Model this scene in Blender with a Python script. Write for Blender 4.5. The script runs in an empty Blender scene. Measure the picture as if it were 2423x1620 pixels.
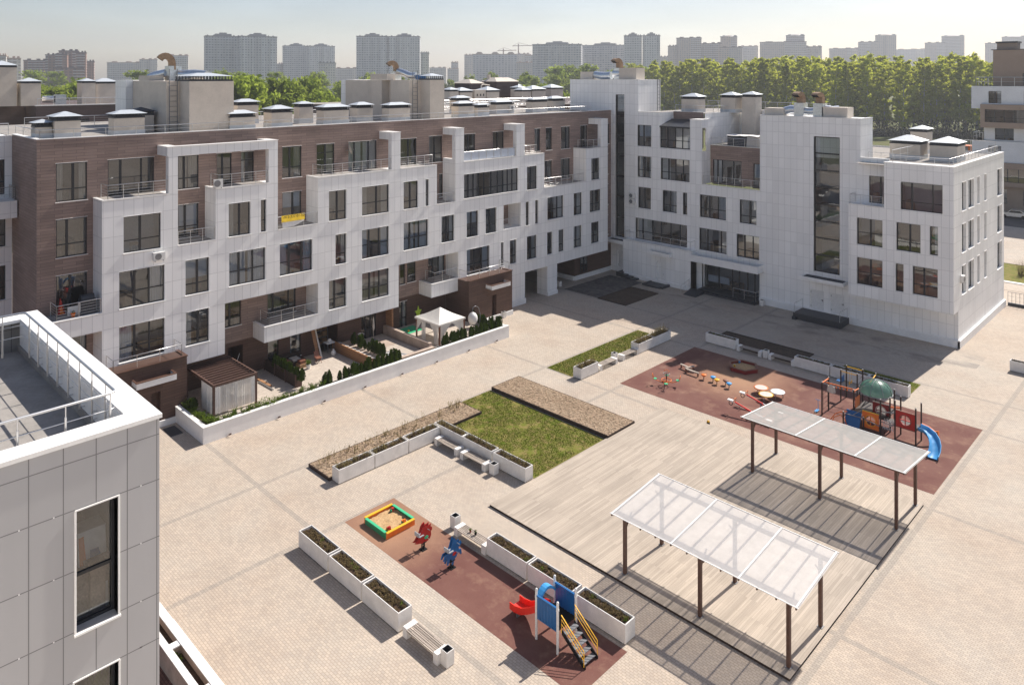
HAZE, SKYS, SUNS, EXPO = .00027, .075, 4.6, .64
import bpy, math, random
from mathutils import Vector, Matrix
R = random.Random(7)
SC = bpy.context.scene
COL = SC.collection
rad = math.radians

# ------------------------------------------------------------------ mesh builder
def wloc(o):
    v = Vector((0, 0, 0))
    while o is not None:
        v += o.location; o = o.parent
    return v

class MB:
    def __init__(s): s.v = []; s.f = []; s.m = []; s.s = []
    def add(s, vs, fs, m=0, smooth=False):
        b = len(s.v); s.v += [tuple(p) for p in vs]
        for f in fs:
            s.f.append(tuple(i + b for i in f)); s.m.append(m); s.s.append(smooth)
    def quad(s, a, b, c, d, m=0): s.add((a, b, c, d), ((0, 1, 2, 3),), m)
    def poly(s, pts, m=0): s.add(pts, (tuple(range(len(pts))),), m)
    def box(s, x0, x1, y0, y1, z0, z1, m=0):
        if x0 > x1: x0, x1 = x1, x0
        if y0 > y1: y0, y1 = y1, y0
        s.add([(x0,y0,z0),(x1,y0,z0),(x1,y1,z0),(x0,y1,z0),(x0,y0,z1),(x1,y0,z1),(x1,y1,z1),(x0,y1,z1)],
              [(0,3,2,1),(4,5,6,7),(0,1,5,4),(1,2,6,5),(2,3,7,6),(3,0,4,7)], m)
    def rbox(s, x0, x1, y0, y1, z0, z1, b=.02, m=0):
        # box with chamfered top edges
        s.add([(x0,y0,z0),(x1,y0,z0),(x1,y1,z0),(x0,y1,z0),(x0,y0,z1-b),(x1,y0,z1-b),(x1,y1,z1-b),(x0,y1,z1-b),
               (x0+b,y0+b,z1),(x1-b,y0+b,z1),(x1-b,y1-b,z1),(x0+b,y1-b,z1)],
              [(0,3,2,1),(0,1,5,4),(1,2,6,5),(2,3,7,6),(3,0,4,7),(4,5,9,8),(5,6,10,9),(6,7,11,10),(7,4,8,11),(8,9,10,11)], m)
    def prism(s, pts, z0, z1, m=0):
        n = len(pts)
        s.add([(x,y,z0) for x,y in pts] + [(x,y,z1) for x,y in pts],
              [tuple(range(n-1,-1,-1)), tuple(range(n,2*n))] + [(i,(i+1)%n,n+(i+1)%n,n+i) for i in range(n)], m)
    def slab(s, pts3, d, m=0):
        # polygon of 3-D points extruded by vector d
        n = len(pts3); d = Vector(d); P = [Vector(p) for p in pts3]
        s.add(P + [p + d for p in P], [tuple(range(n-1,-1,-1)), tuple(range(n,2*n))] + [(i,(i+1)%n,n+(i+1)%n,n+i) for i in range(n)], m)
    def tube(s, pts, r, n=8, m=0, closed=False, cap=True):
        P = [Vector(p) for p in pts]; k = len(P); rings = []
        rr = r if isinstance(r, (list, tuple)) else [r]*k
        up = None
        for i in range(k):
            a = P[i-1] if (i > 0 or closed) else P[i]
            b = P[(i+1) % k] if (i < k-1 or closed) else P[i]
            t = (b - a).normalized()
            if up is None:
                up = Vector((0,0,1)) if abs(t.z) < .9 else Vector((1,0,0))
            x = t.cross(up)
            if x.length < 1e-4: x = t.cross(Vector((0,1,0)))
            x.normalize(); y = x.cross(t).normalized(); up = y
            rings.append([P[i] + (x*math.cos(2*math.pi*j/n) + y*math.sin(2*math.pi*j/n))*rr[i] for j in range(n)])
        vs = [v for g in rings for v in g]; fs = []
        for i in range(k if closed else k-1):
            i2 = (i+1) % k
            for j in range(n): fs.append((i*n+j, i*n+(j+1)%n, i2*n+(j+1)%n, i2*n+j))
        s.add(vs, fs, m, True)
        if cap and not closed:
            s.add(rings[0], [tuple(range(n-1,-1,-1))], m); s.add(rings[-1], [tuple(range(n))], m)
    def bar(s, p, q, w, h, m=0):
        p, q = Vector(p), Vector(q); t = (q-p).normalized()
        up = Vector((0,0,1)) if abs(t.z) < .95 else Vector((0,1,0))
        x = t.cross(up).normalized()*w/2; y = x.cross(t).normalized()*h/2
        vs = [p-x-y, p+x-y, p+x+y, p-x+y, q-x-y, q+x-y, q+x+y, q-x+y]
        s.add(vs, [(0,1,2,3),(7,6,5,4),(0,4,5,1),(1,5,6,2),(2,6,7,3),(3,7,4,0)], m)
    def lathe(s, cx, cy, prof, n=20, m=0, smooth=True):
        vs = []; fs = []; k = len(prof)
        for r, z in prof:
            for j in range(n): vs.append((cx + r*math.cos(2*math.pi*j/n), cy + r*math.sin(2*math.pi*j/n), z))
        for i in range(k-1):
            for j in range(n): fs.append((i*n+j, i*n+(j+1)%n, (i+1)*n+(j+1)%n, (i+1)*n+j))
        s.add(vs, fs, m, smooth)
        if prof[0][0] > .001: s.add(vs[:n], [tuple(range(n-1,-1,-1))], m)
        if prof[-1][0] > .001: s.add(vs[-n:], [tuple(range(n))], m)
    def ball(s, c, r, m=0, n=10):
        prof = [(max(.0005, r*math.sin(math.pi*i/6)), c[2] - r*math.cos(math.pi*i/6)) for i in range(7)]
        s.lathe(c[0], c[1], prof, n, m)
    def xform(s, M, start=0):
        s.v[start:] = [tuple(M @ Vector(p)) for p in s.v[start:]]
    def build(s, name, mats, parent=None, local=False, loc=None):
        me = bpy.data.meshes.new(name)
        if not isinstance(mats, (list, tuple)): mats = [mats]
        off = Vector((0,0,0))
        if not local: off = Vector(loc) if loc is not None else (wloc(parent) if parent else off)
        me.from_pydata([(p[0]-off.x, p[1]-off.y, p[2]-off.z) for p in s.v], [], s.f)
        for mt in mats: me.materials.append(mt)
        for i, p in enumerate(me.polygons):
            p.material_index = s.m[i]; p.use_smooth = s.s[i]
        o = bpy.data.objects.new(name, me); COL.objects.link(o)
        if parent: o.parent = parent
        elif loc is not None: o.location = loc
        return o

def split_build(mb, name, mats, parent):
    # every loose piece becomes a part of its own
    n = len(mb.v); root = list(range(n))
    def find(i):
        while root[i] != i: root[i] = root[root[i]]; i = root[i]
        return i
    for f in mb.f:
        for j in f[1:]: root[find(j)] = find(f[0])
    groups = {}
    for k, f in enumerate(mb.f): groups.setdefault(find(f[0]), []).append(k)
    last = None
    for ks in groups.values():
        p = MB(); ids = {}
        for k in ks:
            for i in mb.f[k]:
                if i not in ids: ids[i] = len(p.v); p.v.append(mb.v[i])
            p.f.append(tuple(ids[i] for i in mb.f[k])); p.m.append(mb.m[k]); p.s.append(mb.s[k])
        last = p.build(name, mats, parent)
    return last
def tag(o, label, cat, group=None):
    o['label'] = label; o['category'] = cat
    if group: o['group'] = group
    return o
def thing(name, label, cat, loc, group=None, rz=0):
    o = bpy.data.objects.new(name, None); COL.objects.link(o)
    o.location = loc; o.rotation_euler = (0, 0, rz); o.empty_display_size = .2
    return tag(o, label, cat, group)
def struct(o, kind='structure'): o['kind'] = kind; return o
def dup(o, parent=None, **kw):
    c = o.copy(); COL.objects.link(c)
    if parent: c.parent = parent
    for k, v in kw.items():
        if k == 'loc': c.location = v
        elif k == 'rz': c.rotation_euler = (0, 0, v)
        elif k == 'scale': c.scale = v
        else: c[k] = v
    for ch in KIDS(o): dup(ch, c)
    return c
def KIDS(o): return [x for x in o.children]

# ------------------------------------------------------------------ materials
class NT:
    def __init__(s, name):
        s.mat = bpy.data.materials.new(name); s.mat.use_nodes = True
        s.t = s.mat.node_tree; s.n = s.t.nodes; s.bsdf = s.n['Principled BSDF']; s.out = s.n['Material Output']
    def new(s, typ, **kw):
        x = s.n.new(typ)
        for k, v in kw.items(): setattr(x, k, v)
        return x
    def put(s, sock, v):
        if v is None: return
        if hasattr(v, 'links') or isinstance(v, bpy.types.NodeSocket): s.t.links.new(v, sock)
        else: sock.default_value = v
    def math(s, op, a, b=None, c=None):
        x = s.new('ShaderNodeMath', operation=op)
        s.put(x.inputs[0], a); s.put(x.inputs[1], b)
        if c is not None: s.put(x.inputs[2], c)
        return x.outputs[0]
    def mix(s, f, a, b, bt='MIX'):
        x = s.new('ShaderNodeMix', data_type='RGBA', blend_type=bt)
        s.put(x.inputs[0], f); s.put(x.inputs[6], a if not isinstance(a, tuple) else a + (1,)*(4-len(a))); s.put(x.inputs[7], b if not isinstance(b, tuple) else b + (1,)*(4-len(b)))
        return x.outputs[2]
    def fmix(s, f, a, b):
        x = s.new('ShaderNodeMix', data_type='FLOAT')
        s.put(x.inputs[0], f); s.put(x.inputs[2], a); s.put(x.inputs[3], b)
        return x.outputs[0]
    def pos(s):
        if not hasattr(s, '_p'): s._p = s.new('ShaderNodeNewGeometry')
        return s._p.outputs['Position']
    def nrm(s): s.pos(); return s._p.outputs['True Normal']
    def obj(s):
        if not hasattr(s, '_o'): s._o = s.new('ShaderNodeTexCoord')
        return s._o.outputs['Object']
    def sep(s, v):
        x = s.new('ShaderNodeSeparateXYZ'); s.put(x.inputs[0], v); return x.outputs
    def comb(s, a=0., b=0., c=0.):
        x = s.new('ShaderNodeCombineXYZ'); s.put(x.inputs[0], a); s.put(x.inputs[1], b); s.put(x.inputs[2], c); return x.outputs[0]
    def noise(s, v, scale, detail=3., rough=.55):
        x = s.new('ShaderNodeTexNoise'); s.put(x.inputs['Vector'], v); x.inputs['Scale'].default_value = scale
        x.inputs['Detail'].default_value = detail; x.inputs['Roughness'].default_value = rough; return x.outputs[0]
    def white(s, v):
        x = s.new('ShaderNodeTexWhiteNoise', noise_dimensions='3D'); s.put(x.inputs['Vector'], v); return x.outputs[0]
    def ramp(s, f, lo, hi, a=0., b=1.):
        x = s.new('ShaderNodeMapRange', clamp=True); s.put(x.inputs[0], f)
        x.inputs[1].default_value = lo; x.inputs[2].default_value = hi; x.inputs[3].default_value = a; x.inputs[4].default_value = b
        return x.outputs[0]
    def scale(s, v, k):
        x = s.new('ShaderNodeVectorMath', operation='MULTIPLY'); s.put(x.inputs[0], v); x.inputs[1].default_value = k; return x.outputs[0]
    def bright(s, col, f):
        x = s.new('ShaderNodeVectorMath', operation='SCALE'); s.put(x.inputs[0], col if not isinstance(col, tuple) else col[:3]); s.put(x.inputs['Scale'], f); return x.outputs[0]
    def bump(s, h, strength=.3, dist=.02):
        x = s.new('ShaderNodeBump'); s.put(x.inputs['Height'], h); x.inputs['Strength'].default_value = strength; x.inputs['Distance'].default_value = dist
        s.t.links.new(x.outputs[0], s.bsdf.inputs['Normal'])
    def done(s, col=None, rough=.6, metal=0., spec=.4):
        if col is not None: s.put(s.bsdf.inputs['Base Color'], col if not isinstance(col, tuple) else col + (1,)*(4-len(col)))
        s.put(s.bsdf.inputs['Roughness'], rough); s.put(s.bsdf.inputs['Metallic'], metal)
        s.bsdf.inputs['Specular IOR Level'].default_value = spec
        return s.mat

def plain(name, col, rough=.6, metal=0., spec=.35, var=.12, sc=3., local=False):
    n = NT(name); p = n.obj() if local else n.pos()
    a = n.noise(p, sc, 4.); b = n.noise(p, sc*9., 2.)
    f = n.math('ADD', n.ramp(a, .3, .7, 1-var, 1+var), n.ramp(b, .3, .7, -var*.5, var*.5))
    return n.done(n.bright(col, f), rough, metal, spec)

def panels(name, col, jw, jdark, tone=.035):
    # facade cladding panels: 0.65 m wide, two tall rows and one short row per 3.75 m storey
    n = NT(name); P = n.sep(n.pos()); N = n.sep(n.nrm())
    onx = n.math('GREATER_THAN', n.math('ABSOLUTE', N[0]), .5)
    h = n.fmix(onx, P[0], P[1])
    u = n.math('DIVIDE', n.math('ADD', h, 100*.65 - .16), .65)
    fu = n.math('FRACT', u)
    du = n.math('MULTIPLY', n.math('MINIMUM', fu, n.math('SUBTRACT', 1., fu)), .65)
    w = n.math('DIVIDE', n.math('ADD', P[2], 37.5 - 10.75), 3.75)
    v = n.math('MULTIPLY', n.math('FRACT', w), 3.75)
    dv = n.math('MINIMUM', n.math('ABSOLUTE', n.math('SUBTRACT', v, 1.07)), n.math('ABSOLUTE', n.math('SUBTRACT', v, 2.41)))
    dv = n.math('MINIMUM', dv, n.math('MINIMUM', v, n.math('SUBTRACT', 3.75, v)))
    line = n.math('MAXIMUM', n.ramp(du, jw*.35, jw*.65, 1, 0), n.ramp(dv, jw*.35, jw*.65, 1, 0))
    flat = n.math('LESS_THAN', n.math('ABSOLUTE', N[2]), .5)
    line = n.math('MULTIPLY', line, flat)
    row = n.math('ADD', n.math('GREATER_THAN', v, 1.07), n.math('GREATER_THAN', v, 2.41))
    cell = n.white(n.comb(n.math('FLOOR', u), n.math('ADD', n.math('MULTIPLY', n.math('FLOOR', w), 3.), row), onx))
    t = n.ramp(cell, 0, 1, 1-tone, 1+tone)
    big = n.ramp(n.noise(n.scale(n.pos(), (1, 1, .35)), .5, 5.), .3, .7, .95, 1.04)
    streak = n.ramp(n.noise(n.scale(n.pos(), (3., 3., .12)), 1.2, 3.), .5, .8, 1., .975)
    t = n.math('MULTIPLY', n.math('MULTIPLY', t, big), streak)
    c = n.mix(line, n.bright(col, t), n.bright(col, jdark))
    return n.done(c, .45, 0, .35)

def planks(name, col, lw, lh, vert_axis='z', var=.25, rough=.7, gap=.012, off=.5, grain=30., mort=.4):
    # boards: long side along the wall / the given axis
    n = NT(name); P = n.sep(n.pos()); N = n.sep(n.nrm())
    if vert_axis == 'z':
        onx = n.math('GREATER_THAN', n.math('ABSOLUTE', N[0]), .5)
        a = n.fmix(onx, P[0], P[1]); b = P[2]
    elif vert_axis == 'x': a, b = P[1], P[0]      # boards run along Y
    else: a, b = P[0], P[1]
    br = n.new('ShaderNodeTexBrick', offset=off, offset_frequency=2, squash=1.)
    n.put(br.inputs['Vector'], n.comb(n.math('ADD', a, 200.), n.math('ADD', b, 200.), 0.))
    br.inputs['Color1'].default_value = (1-var,)*3 + (1,); br.inputs['Color2'].default_value = (1+var,)*3 + (1,)
    br.inputs['Mortar'].default_value = (mort, mort, mort, 1); br.inputs['Scale'].default_value = 1.
    br.inputs['Mortar Size'].default_value = gap; br.inputs['Brick Width'].default_value = lw; br.inputs['Row Height'].default_value = lh
    br.inputs['Mortar Smooth'].default_value = .2
    g = n.noise(n.comb(n.math('MULTIPLY', a, .5), n.math('MULTIPLY', b, grain), 0.), 1., 4.)
    big = n.ramp(n.noise(n.pos(), .35, 4.), .3, .7, .9, 1.1)
    f = n.math('MULTIPLY', n.ramp(g, .3, .7, .86, 1.12), big)
    c = n.mix(1., n.bright(col, f), br.outputs['Color'], 'MULTIPLY')
    return n.done(c, rough, 0, .3)

M = {}
M['white_panel'] = panels('white_panel', (.88, .87, .85), .034, .74)
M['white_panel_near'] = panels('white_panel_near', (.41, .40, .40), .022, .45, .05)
M['white_paint'] = plain('white_paint', (.84, .83, .81), .4, 0, .4, .05, 1.5)
M['coping'] = plain('coping_metal', (.82, .80, .77), .35, 0, .5, .06, 2.)
M['brown_clad'] = planks('brown_cladding', (.27, .195, .165), 1.3, .21, 'z', .12, .6, .008, .37, 18.)
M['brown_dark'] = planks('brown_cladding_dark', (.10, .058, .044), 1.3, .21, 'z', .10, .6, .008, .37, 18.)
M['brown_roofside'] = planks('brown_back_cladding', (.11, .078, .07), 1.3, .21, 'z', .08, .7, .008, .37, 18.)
M['stucco'] = plain('cream_stucco', (.62, .55, .47), .85, 0, .2, .07, .8)
M['roof_tile'] = plain('grey_roof_felt', (.30, .275, .25), .9, 0, .2, .14, 1.2)
M['roof_dark'] = plain('dark_roof_felt', (.055, .055, .062), .8, 0, .3, .25, .9)
M['cap'] = plain('zinc_cap', (.50, .53, .56), .5, .2, .5, .06, 2.)
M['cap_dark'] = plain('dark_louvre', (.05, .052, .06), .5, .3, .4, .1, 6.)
M['frame'] = plain('anthracite_frame', (.022, .023, .027), .4, 0, .45, .08, 5.)
M['steel'] = plain('brushed_steel', (.62, .61, .60), .32, .85, .5, .05, 6.)
M['galv'] = plain('galvanised_duct', (.66, .68, .70), .3, .9, .5, .12, 6.)
M['rust'] = plain('rusty_duct_hood', (.36, .24, .15), .6, .35, .4, .22, 5.)
M['black'] = plain('black_void', (.008, .008, .009), .8, 0, .2, .05, 2.)
M['ac'] = plain('ac_casing', (.72, .71, .68), .45, 0, .4, .04, 4.)
M['grey_metal'] = plain('grey_metal', (.22, .22, .23), .45, .5, .4, .1, 5.)
M['soil'] = plain('planter_soil', (.075, .048, .032), .95, 0, .1, .5, 9.)
M['concrete'] = plain('white_concrete', (.74, .71, .67), .7, 0, .25, .09, 2.)
M['concrete_raw'] = plain('raw_concrete', (.42, .33, .27), .85, 0, .2, .16, 1.4)
M['terracotta'] = planks('terracotta_boards', (.33, .17, .085), 2.4, .14, 'z', .1, .75, .01, .4, 12.)
M['deckwood'] = planks('deck_boards', (.40, .335, .27), 2.9, .12, 'x', .13, .75, .005, .37, 26., .7)
M['deckside'] = plain('deck_edge', (.05, .033, .026), .8, 0, .2, .2, 3.)
M['brownsteel'] = plain('rust_brown_steel', (.10, .05, .034), .55, .1, .4, .22, 6.)
M['slat'] = planks('weathered_slats', (.45, .38, .32), 1.8, .07, 'y', .28, .8, .012, .5, 40.)
M['pergola'] = plain('pergola_brown', (.10, .055, .042), .6, 0, .35, .12, 4.)
M['fence_brown'] = planks('slat_fence', (.07, .045, .035), 3., .10, 'z', .1, .7, .02, .5, 12.)
M['int_a'] = plain('room_plaster', (.60, .55, .50), .8, 0, .2, .1, 1.)
M['int_b'] = plain('room_brown', (.34, .27, .22), .8, 0, .2, .1, 1.)
M['int_c'] = plain('room_grey', (.38, .39, .42), .8, 0, .2, .1, 1.)
M['furn'] = plain('room_furniture', (.34, .25, .18), .7, 0, .3, .3, 2.)
M['curtain'] = plain('curtain_cloth', (.78, .76, .74), .9, 0, .1, .07, 3.)
M['curtain_b'] = plain('curtain_beige', (.60, .53, .46), .9, 0, .1, .07, 3.)
M['blind'] = plain('window_blind', (.60, .65, .72), .8, 0, .2, .05, 3.)
def flat_col(k, c, rough=.5, metal=0., spec=.4, var=.07): M[k] = plain(k, c, rough, metal, spec, var, 6.); return M[k]
for k, c in dict(red=(.42,.016,.012), slide_red=(.75,.022,.008), orange=(.75,.17,.02), yellow=(.78,.42,.02), blue=(.012,.11,.30), sky_blue=(.05,.30,.62),
                 green=(.03,.22,.10), play_brown=(.035,.02,.016), white_pl=(.75,.74,.72), red_dark=(.22,.012,.012), wood_red=(.20,.08,.05), mint=(.05,.45,.22),
                 lime=(.35,.50,.03), banner_yellow=(.80,.54,.03), cloth_white=(.78,.76,.73), grey_pl=(.30,.31,.33), cushion=(.55,.51,.46), cardboard=(.36,.22,.12)).items():
    flat_col(k, c)
M['blue'].node_tree.nodes['Principled BSDF'].inputs['Roughness'].default_value = .35

def glass():
    n = NT('window_glass')
    fr = n.new('ShaderNodeFresnel'); fr.inputs[0].default_value = 1.52
    k = n.math('MINIMUM', n.math('ADD', n.math('MULTIPLY', fr.outputs[0], 1.9), .05), 1.)
    tr = n.new('ShaderNodeBsdfTransparent'); tr.inputs[0].default_value = (.66, .70, .74, 1)
    wob = n.new('ShaderNodeBump'); n.put(wob.inputs['Height'], n.noise(n.pos(), .9, 1.)); wob.inputs['Strength'].default_value = .05; wob.inputs['Distance'].default_value = .05
    gl = n.new('ShaderNodeBsdfGlossy'); gl.inputs['Roughness'].default_value = .01; gl.inputs[0].default_value = (.92, .95, .97, 1)
    n.t.links.new(wob.outputs[0], gl.inputs['Normal'])
    mx = n.new('ShaderNodeMixShader'); n.put(mx.inputs[0], k); n.t.links.new(tr.outputs[0], mx.inputs[1]); n.t.links.new(gl.outputs[0], mx.inputs[2])
    n.t.links.new(mx.outputs[0], n.out.inputs[0]); return n.mat
M['glass'] = glass()

def sheer(name, col, trans, transp, var=.06):
    n = NT(name)
    c = n.bright(col, n.ramp(n.noise(n.pos(), 2.5, 3.), .3, .7, 1-var, 1+var))
    d = n.new('ShaderNodeBsdfDiffuse'); n.put(d.inputs[0], c)
    t = n.new('ShaderNodeBsdfTranslucent'); n.put(t.inputs[0], c)
    g = n.new('ShaderNodeBsdfGlossy'); g.inputs['Roughness'].default_value = .35
    p = n.new('ShaderNodeBsdfTransparent'); p.inputs[0].default_value = (.97, .95, .93, 1)
    m1 = n.new('ShaderNodeMixShader'); m1.inputs[0].default_value = trans; n.t.links.new(d.outputs[0], m1.inputs[1]); n.t.links.new(t.outputs[0], m1.inputs[2])
    m2 = n.new('ShaderNodeMixShader'); m2.inputs[0].default_value = .08; n.t.links.new(m1.outputs[0], m2.inputs[1]); n.t.links.new(g.outputs[0], m2.inputs[2])
    m3 = n.new('ShaderNodeMixShader'); m3.inputs[0].default_value = transp; n.t.links.new(m2.outputs[0], m3.inputs[1]); n.t.links.new(p.outputs[0], m3.inputs[2])
    n.t.links.new(m3.outputs[0], n.out.inputs[0]); return n.mat
M['polycarb'] = sheer('polycarbonate_sheet', (.80, .79, .78), .35, .36)
M['polycarb_tilt_shade'] = sheer('shade_toned_polycarbonate', (.58, .57, .54), .3, .36)  # greyer colour holds the shade of a sheet tilted away from the sun
M['sheer'] = sheer('sheer_curtain', (.86, .84, .81), .4, .13)
M['tent_cloth'] = sheer('tent_canvas', (.80, .77, .72), .25, 0.)
M['dome'] = sheer('green_dome', (.10, .27, .20), .4, .42)

def leaf(name, cols, tr=.35):
    n = NT(name)
    w = n.noise(n.obj(), .32, 2.); w2 = n.white(n.scale(n.pos(), (3.1, 2.7, 3.3)))
    c = n.mix(n.ramp(w, .32, .68), cols[0], cols[1])
    c = n.mix(n.ramp(w2, 0, 1, 0, .55), c, cols[2])
    oi = n.new('ShaderNodeObjectInfo')
    c = n.bright(c, n.ramp(oi.outputs['Random'], 0, 1, .82, 1.18))
    d = n.new('ShaderNodeBsdfDiffuse'); n.put(d.inputs[0], c)
    t = n.new('ShaderNodeBsdfTranslucent'); n.put(t.inputs[0], c)
    m = n.new('ShaderNodeMixShader'); m.inputs[0].default_value = tr
    n.t.links.new(d.outputs[0], m.inputs[1]); n.t.links.new(t.outputs[0], m.inputs[2]); n.t.links.new(m.outputs[0], n.out.inputs[0])
    return n.mat
M['birch_leaf'] = leaf('spring_birch_leaf', ((.46,.50,.05), (.58,.56,.08), (.30,.36,.045)), .58)
M['tree_leaf'] = leaf('broadleaf', ((.27,.35,.045), (.38,.42,.07), (.16,.23,.035)), .55)
M['thuja'] = leaf('thuja_leaf', ((.045,.085,.010), (.085,.115,.014), (.020,.030,.006)), .2)
M['juniper'] = leaf('juniper_leaf', ((.12,.19,.02), (.19,.23,.04), (.06,.10,.014)), .35)
M['twig'] = leaf('dry_twig', ((.19,.15,.065), (.27,.23,.09), (.14,.10,.05)), .15)
M['heath'] = leaf('heath_plant', ((.14,.10,.05), (.21,.16,.075), (.085,.058,.032)), .15)
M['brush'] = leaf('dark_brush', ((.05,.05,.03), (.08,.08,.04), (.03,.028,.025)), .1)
M['bark'] = plain('birch_bark', (.42, .40, .37), .85, 0, .2, .35, 2., True)
M['bark_b'] = plain('dark_bark', (.10, .075, .055), .9, 0, .2, .25, 3., True)
M['grass'] = leaf('grass_blade', ((.10,.15,.012), (.18,.19,.035), (.07,.10,.01)), .3)
# ------------------------------------------------------------------ ground materials
def paving():
    n = NT('block_paving'); p = n.pos(); P = n.sep(p)
    br = n.new('ShaderNodeTexBrick', offset=.5, offset_frequency=2)
    n.put(br.inputs['Vector'], n.comb(n.math('ADD', P[0], 300.), n.math('ADD', P[1], 300.), 0.))
    br.inputs['Color1'].default_value = (.92, .92, .93, 1); br.inputs['Color2'].default_value = (1.10, 1.09, 1.07, 1)
    br.inputs['Mortar'].default_value = (.66, .63, .60, 1); br.inputs['Scale'].default_value = 1.; br.inputs['Mortar Size'].default_value = .010
    br.inputs['Mortar Smooth'].default_value = .3; br.inputs['Brick Width'].default_value = .205; br.inputs['Row Height'].default_value = .125
    big = n.ramp(n.noise(p, .16, 5., .6), .35, .65, 0., 1.)
    blotch = n.ramp(n.noise(p, .55, 5., .65), .42, .66, 0., 1.)
    c = n.mix(big, (.415, .338, .27), (.45, .395, .332))
    c = n.mix(n.math('MULTIPLY', blotch, .45), c, (.51, .425, .345))
    dirt = n.ramp(n.noise(n.scale(p, (1., .45, 1.)), .23, 6., .7), .56, .74, 0., .30)
    c = n.mix(dirt, c, (.30, .25, .21))
    # darker drainage bands of the paving grid
    def band(co, x, w): return n.ramp(n.math('ABSOLUTE', n.math('SUBTRACT', co, x)), w*.8, w, 1, 0)
    g = None
    for co, xs in ((P[0], (-41.45, -34.78, -12.6)), (P[1], (20.75, 32.75, 45.9, 58.6, 64.15))):
        for x in xs:
            b = band(co, x, .17); g = b if g is None else n.math('MAXIMUM', g, b)
    c = n.mix(n.math('MULTIPLY', g, .5), c, (.28, .255, .225))
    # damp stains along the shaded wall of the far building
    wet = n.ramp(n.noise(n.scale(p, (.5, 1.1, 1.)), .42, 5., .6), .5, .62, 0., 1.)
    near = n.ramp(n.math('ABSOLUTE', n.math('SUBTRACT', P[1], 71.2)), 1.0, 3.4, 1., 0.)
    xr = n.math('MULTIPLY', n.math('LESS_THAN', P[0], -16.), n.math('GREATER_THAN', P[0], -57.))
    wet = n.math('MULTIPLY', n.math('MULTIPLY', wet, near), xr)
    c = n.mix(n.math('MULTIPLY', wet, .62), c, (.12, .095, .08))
    c = n.mix(1., c, br.outputs['Color'], 'MULTIPLY')
    return n.done(c, n.fmix(wet, .82, .5), 0, .25)
M['paving'] = paving()
M['brick_pave'] = planks('dark_brick_paving', (.16, .075, .055), .22, .11, 'y', .3, .85, .012, .5, 3.)
def rubber():
    n = NT('rubber_surface'); p = n.pos(); P = n.sep(p)
    a = n.ramp(n.noise(p, .38, 5., .6), .36, .66)
    c = n.mix(a, (.140, .058, .047), (.185, .090, .070))
    worn = n.ramp(n.noise(p, .8, 4., .65), .52, .70)
    c = n.mix(n.math('MULTIPLY', worn, .5), c, (.31, .185, .128))
    # sand trodden around the sandpits
    for x, y, r in ((-32.8, 24., 4.6), (-29., 55., 5.)):
        d = n.math('SQRT', n.math('ADD', n.math('POWER', n.math('SUBTRACT', P[0], x), 2.), n.math('POWER', n.math('SUBTRACT', P[1], y), 2.)))
        d = n.math('ADD', d, n.math('MULTIPLY', n.noise(p, .9, 3.), 1.6))
        c = n.mix(n.ramp(d, r*.35, r*1.15, .75, 0.), c, (.40, .235, .14))
    c = n.bright(c, n.ramp(n.noise(p, 60., 2.), .3, .7, .86, 1.14))
    return n.done(c, .9, 0, .2)
M['rubber'] = rubber()
def ground_mix(name, a, b, c3, s1, s2, rough=.95):
    n = NT(name); p = n.pos()
    c = n.mix(n.ramp(n.noise(p, s1, 5., .65), .35, .65), a, b)
    c = n.mix(n.ramp(n.noise(p, s2, 4., .7), .45, .7), c, c3)
    return n.done(c, rough, 0, .15)
M['lawn'] = ground_mix('lawn_turf', (.10, .135, .01), (.17, .155, .035), (.26, .18, .08), .7, 2.2)
M['straw'] = leaf('loose_straw', ((.42,.32,.22), (.55,.44,.32), (.28,.19,.12)), .1)
M['mulch'] = ground_mix('bark_mulch', (.34, .245, .17), (.26, .175, .115), (.45, .345, .25), 2.5, 20.)
M['sand'] = ground_mix('play_sand', (.46, .30, .15), (.55, .37, .20), (.33, .20, .10), 2.5, 11.)
M['darksoil'] = ground_mix('dark_soil', (.07, .05, .038), (.12, .085, .06), (.045, .035, .03), 1.2, 7.)
M['asphalt_wet'] = ground_mix('worn_asphalt', (.10, .09, .085), (.17, .15, .135), (.055, .05, .048), .7, 2.)
M['meadow'] = ground_mix('meadow', (.085, .11, .02), (.13, .12, .04), (.07, .07, .03), .03, .3)
M['terrace'] = ground_mix('terrace_paving', (.46, .40, .34), (.52, .45, .38), (.38, .32, .27), .8, 4.)
M['road'] = ground_mix('road_asphalt', (.09, .085, .085), (.12, .11, .105), (.075, .07, .07), .4, 3.)

def sheet(name, x0, x1, y0, y1, z, mat, kind='structure', nx=1, ny=1):
    mb = MB(); mb.quad((x0,y0,z), (x1,y0,z), (x1,y1,z), (x0,y1,z)); return struct(mb.build(name, mat), kind)
sheet('ground', -2300, 2300, -2300, 2300, -.06, M['meadow'])
sheet('pavement', -120, 230, -60, 99, 0., M['paving'])
sheet('pavement', -120, 60, 99, 102.5, .02, M['paving'])
sheet('lawn', -70, 60, 103.2, 113, .03, M['lawn'])
sheet('far_pavement', -70, 60, 113.4, 141.5, .0, M['paving'])
sheet('road', -70, 60, 141.5, 152, .0, M['road'])
sheet('brick_path', -60, -18.3, -30, 11.6, .004, M['brick_pave'])
sheet('rubber_ground', -35.12, -12.92, 47.6, 58.7, .004, M['rubber'])
sheet('rubber_ground', -34.75, -18.5, 22.35, 25.6, .004, M['rubber'])
sheet('lawn', -41.4, -30.43, 32.72, 39.55, .02, M['lawn'])
sheet('lawn', -41.3, -38.6, 45.95, 58.8, .02, M['lawn'])
sheet('lawn', -24., -18.25, 61.2, 63.9, .02, M['lawn'])
sheet('lawn', -13.6, -6, 75.6, 80, .02, M['lawn'])
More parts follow.
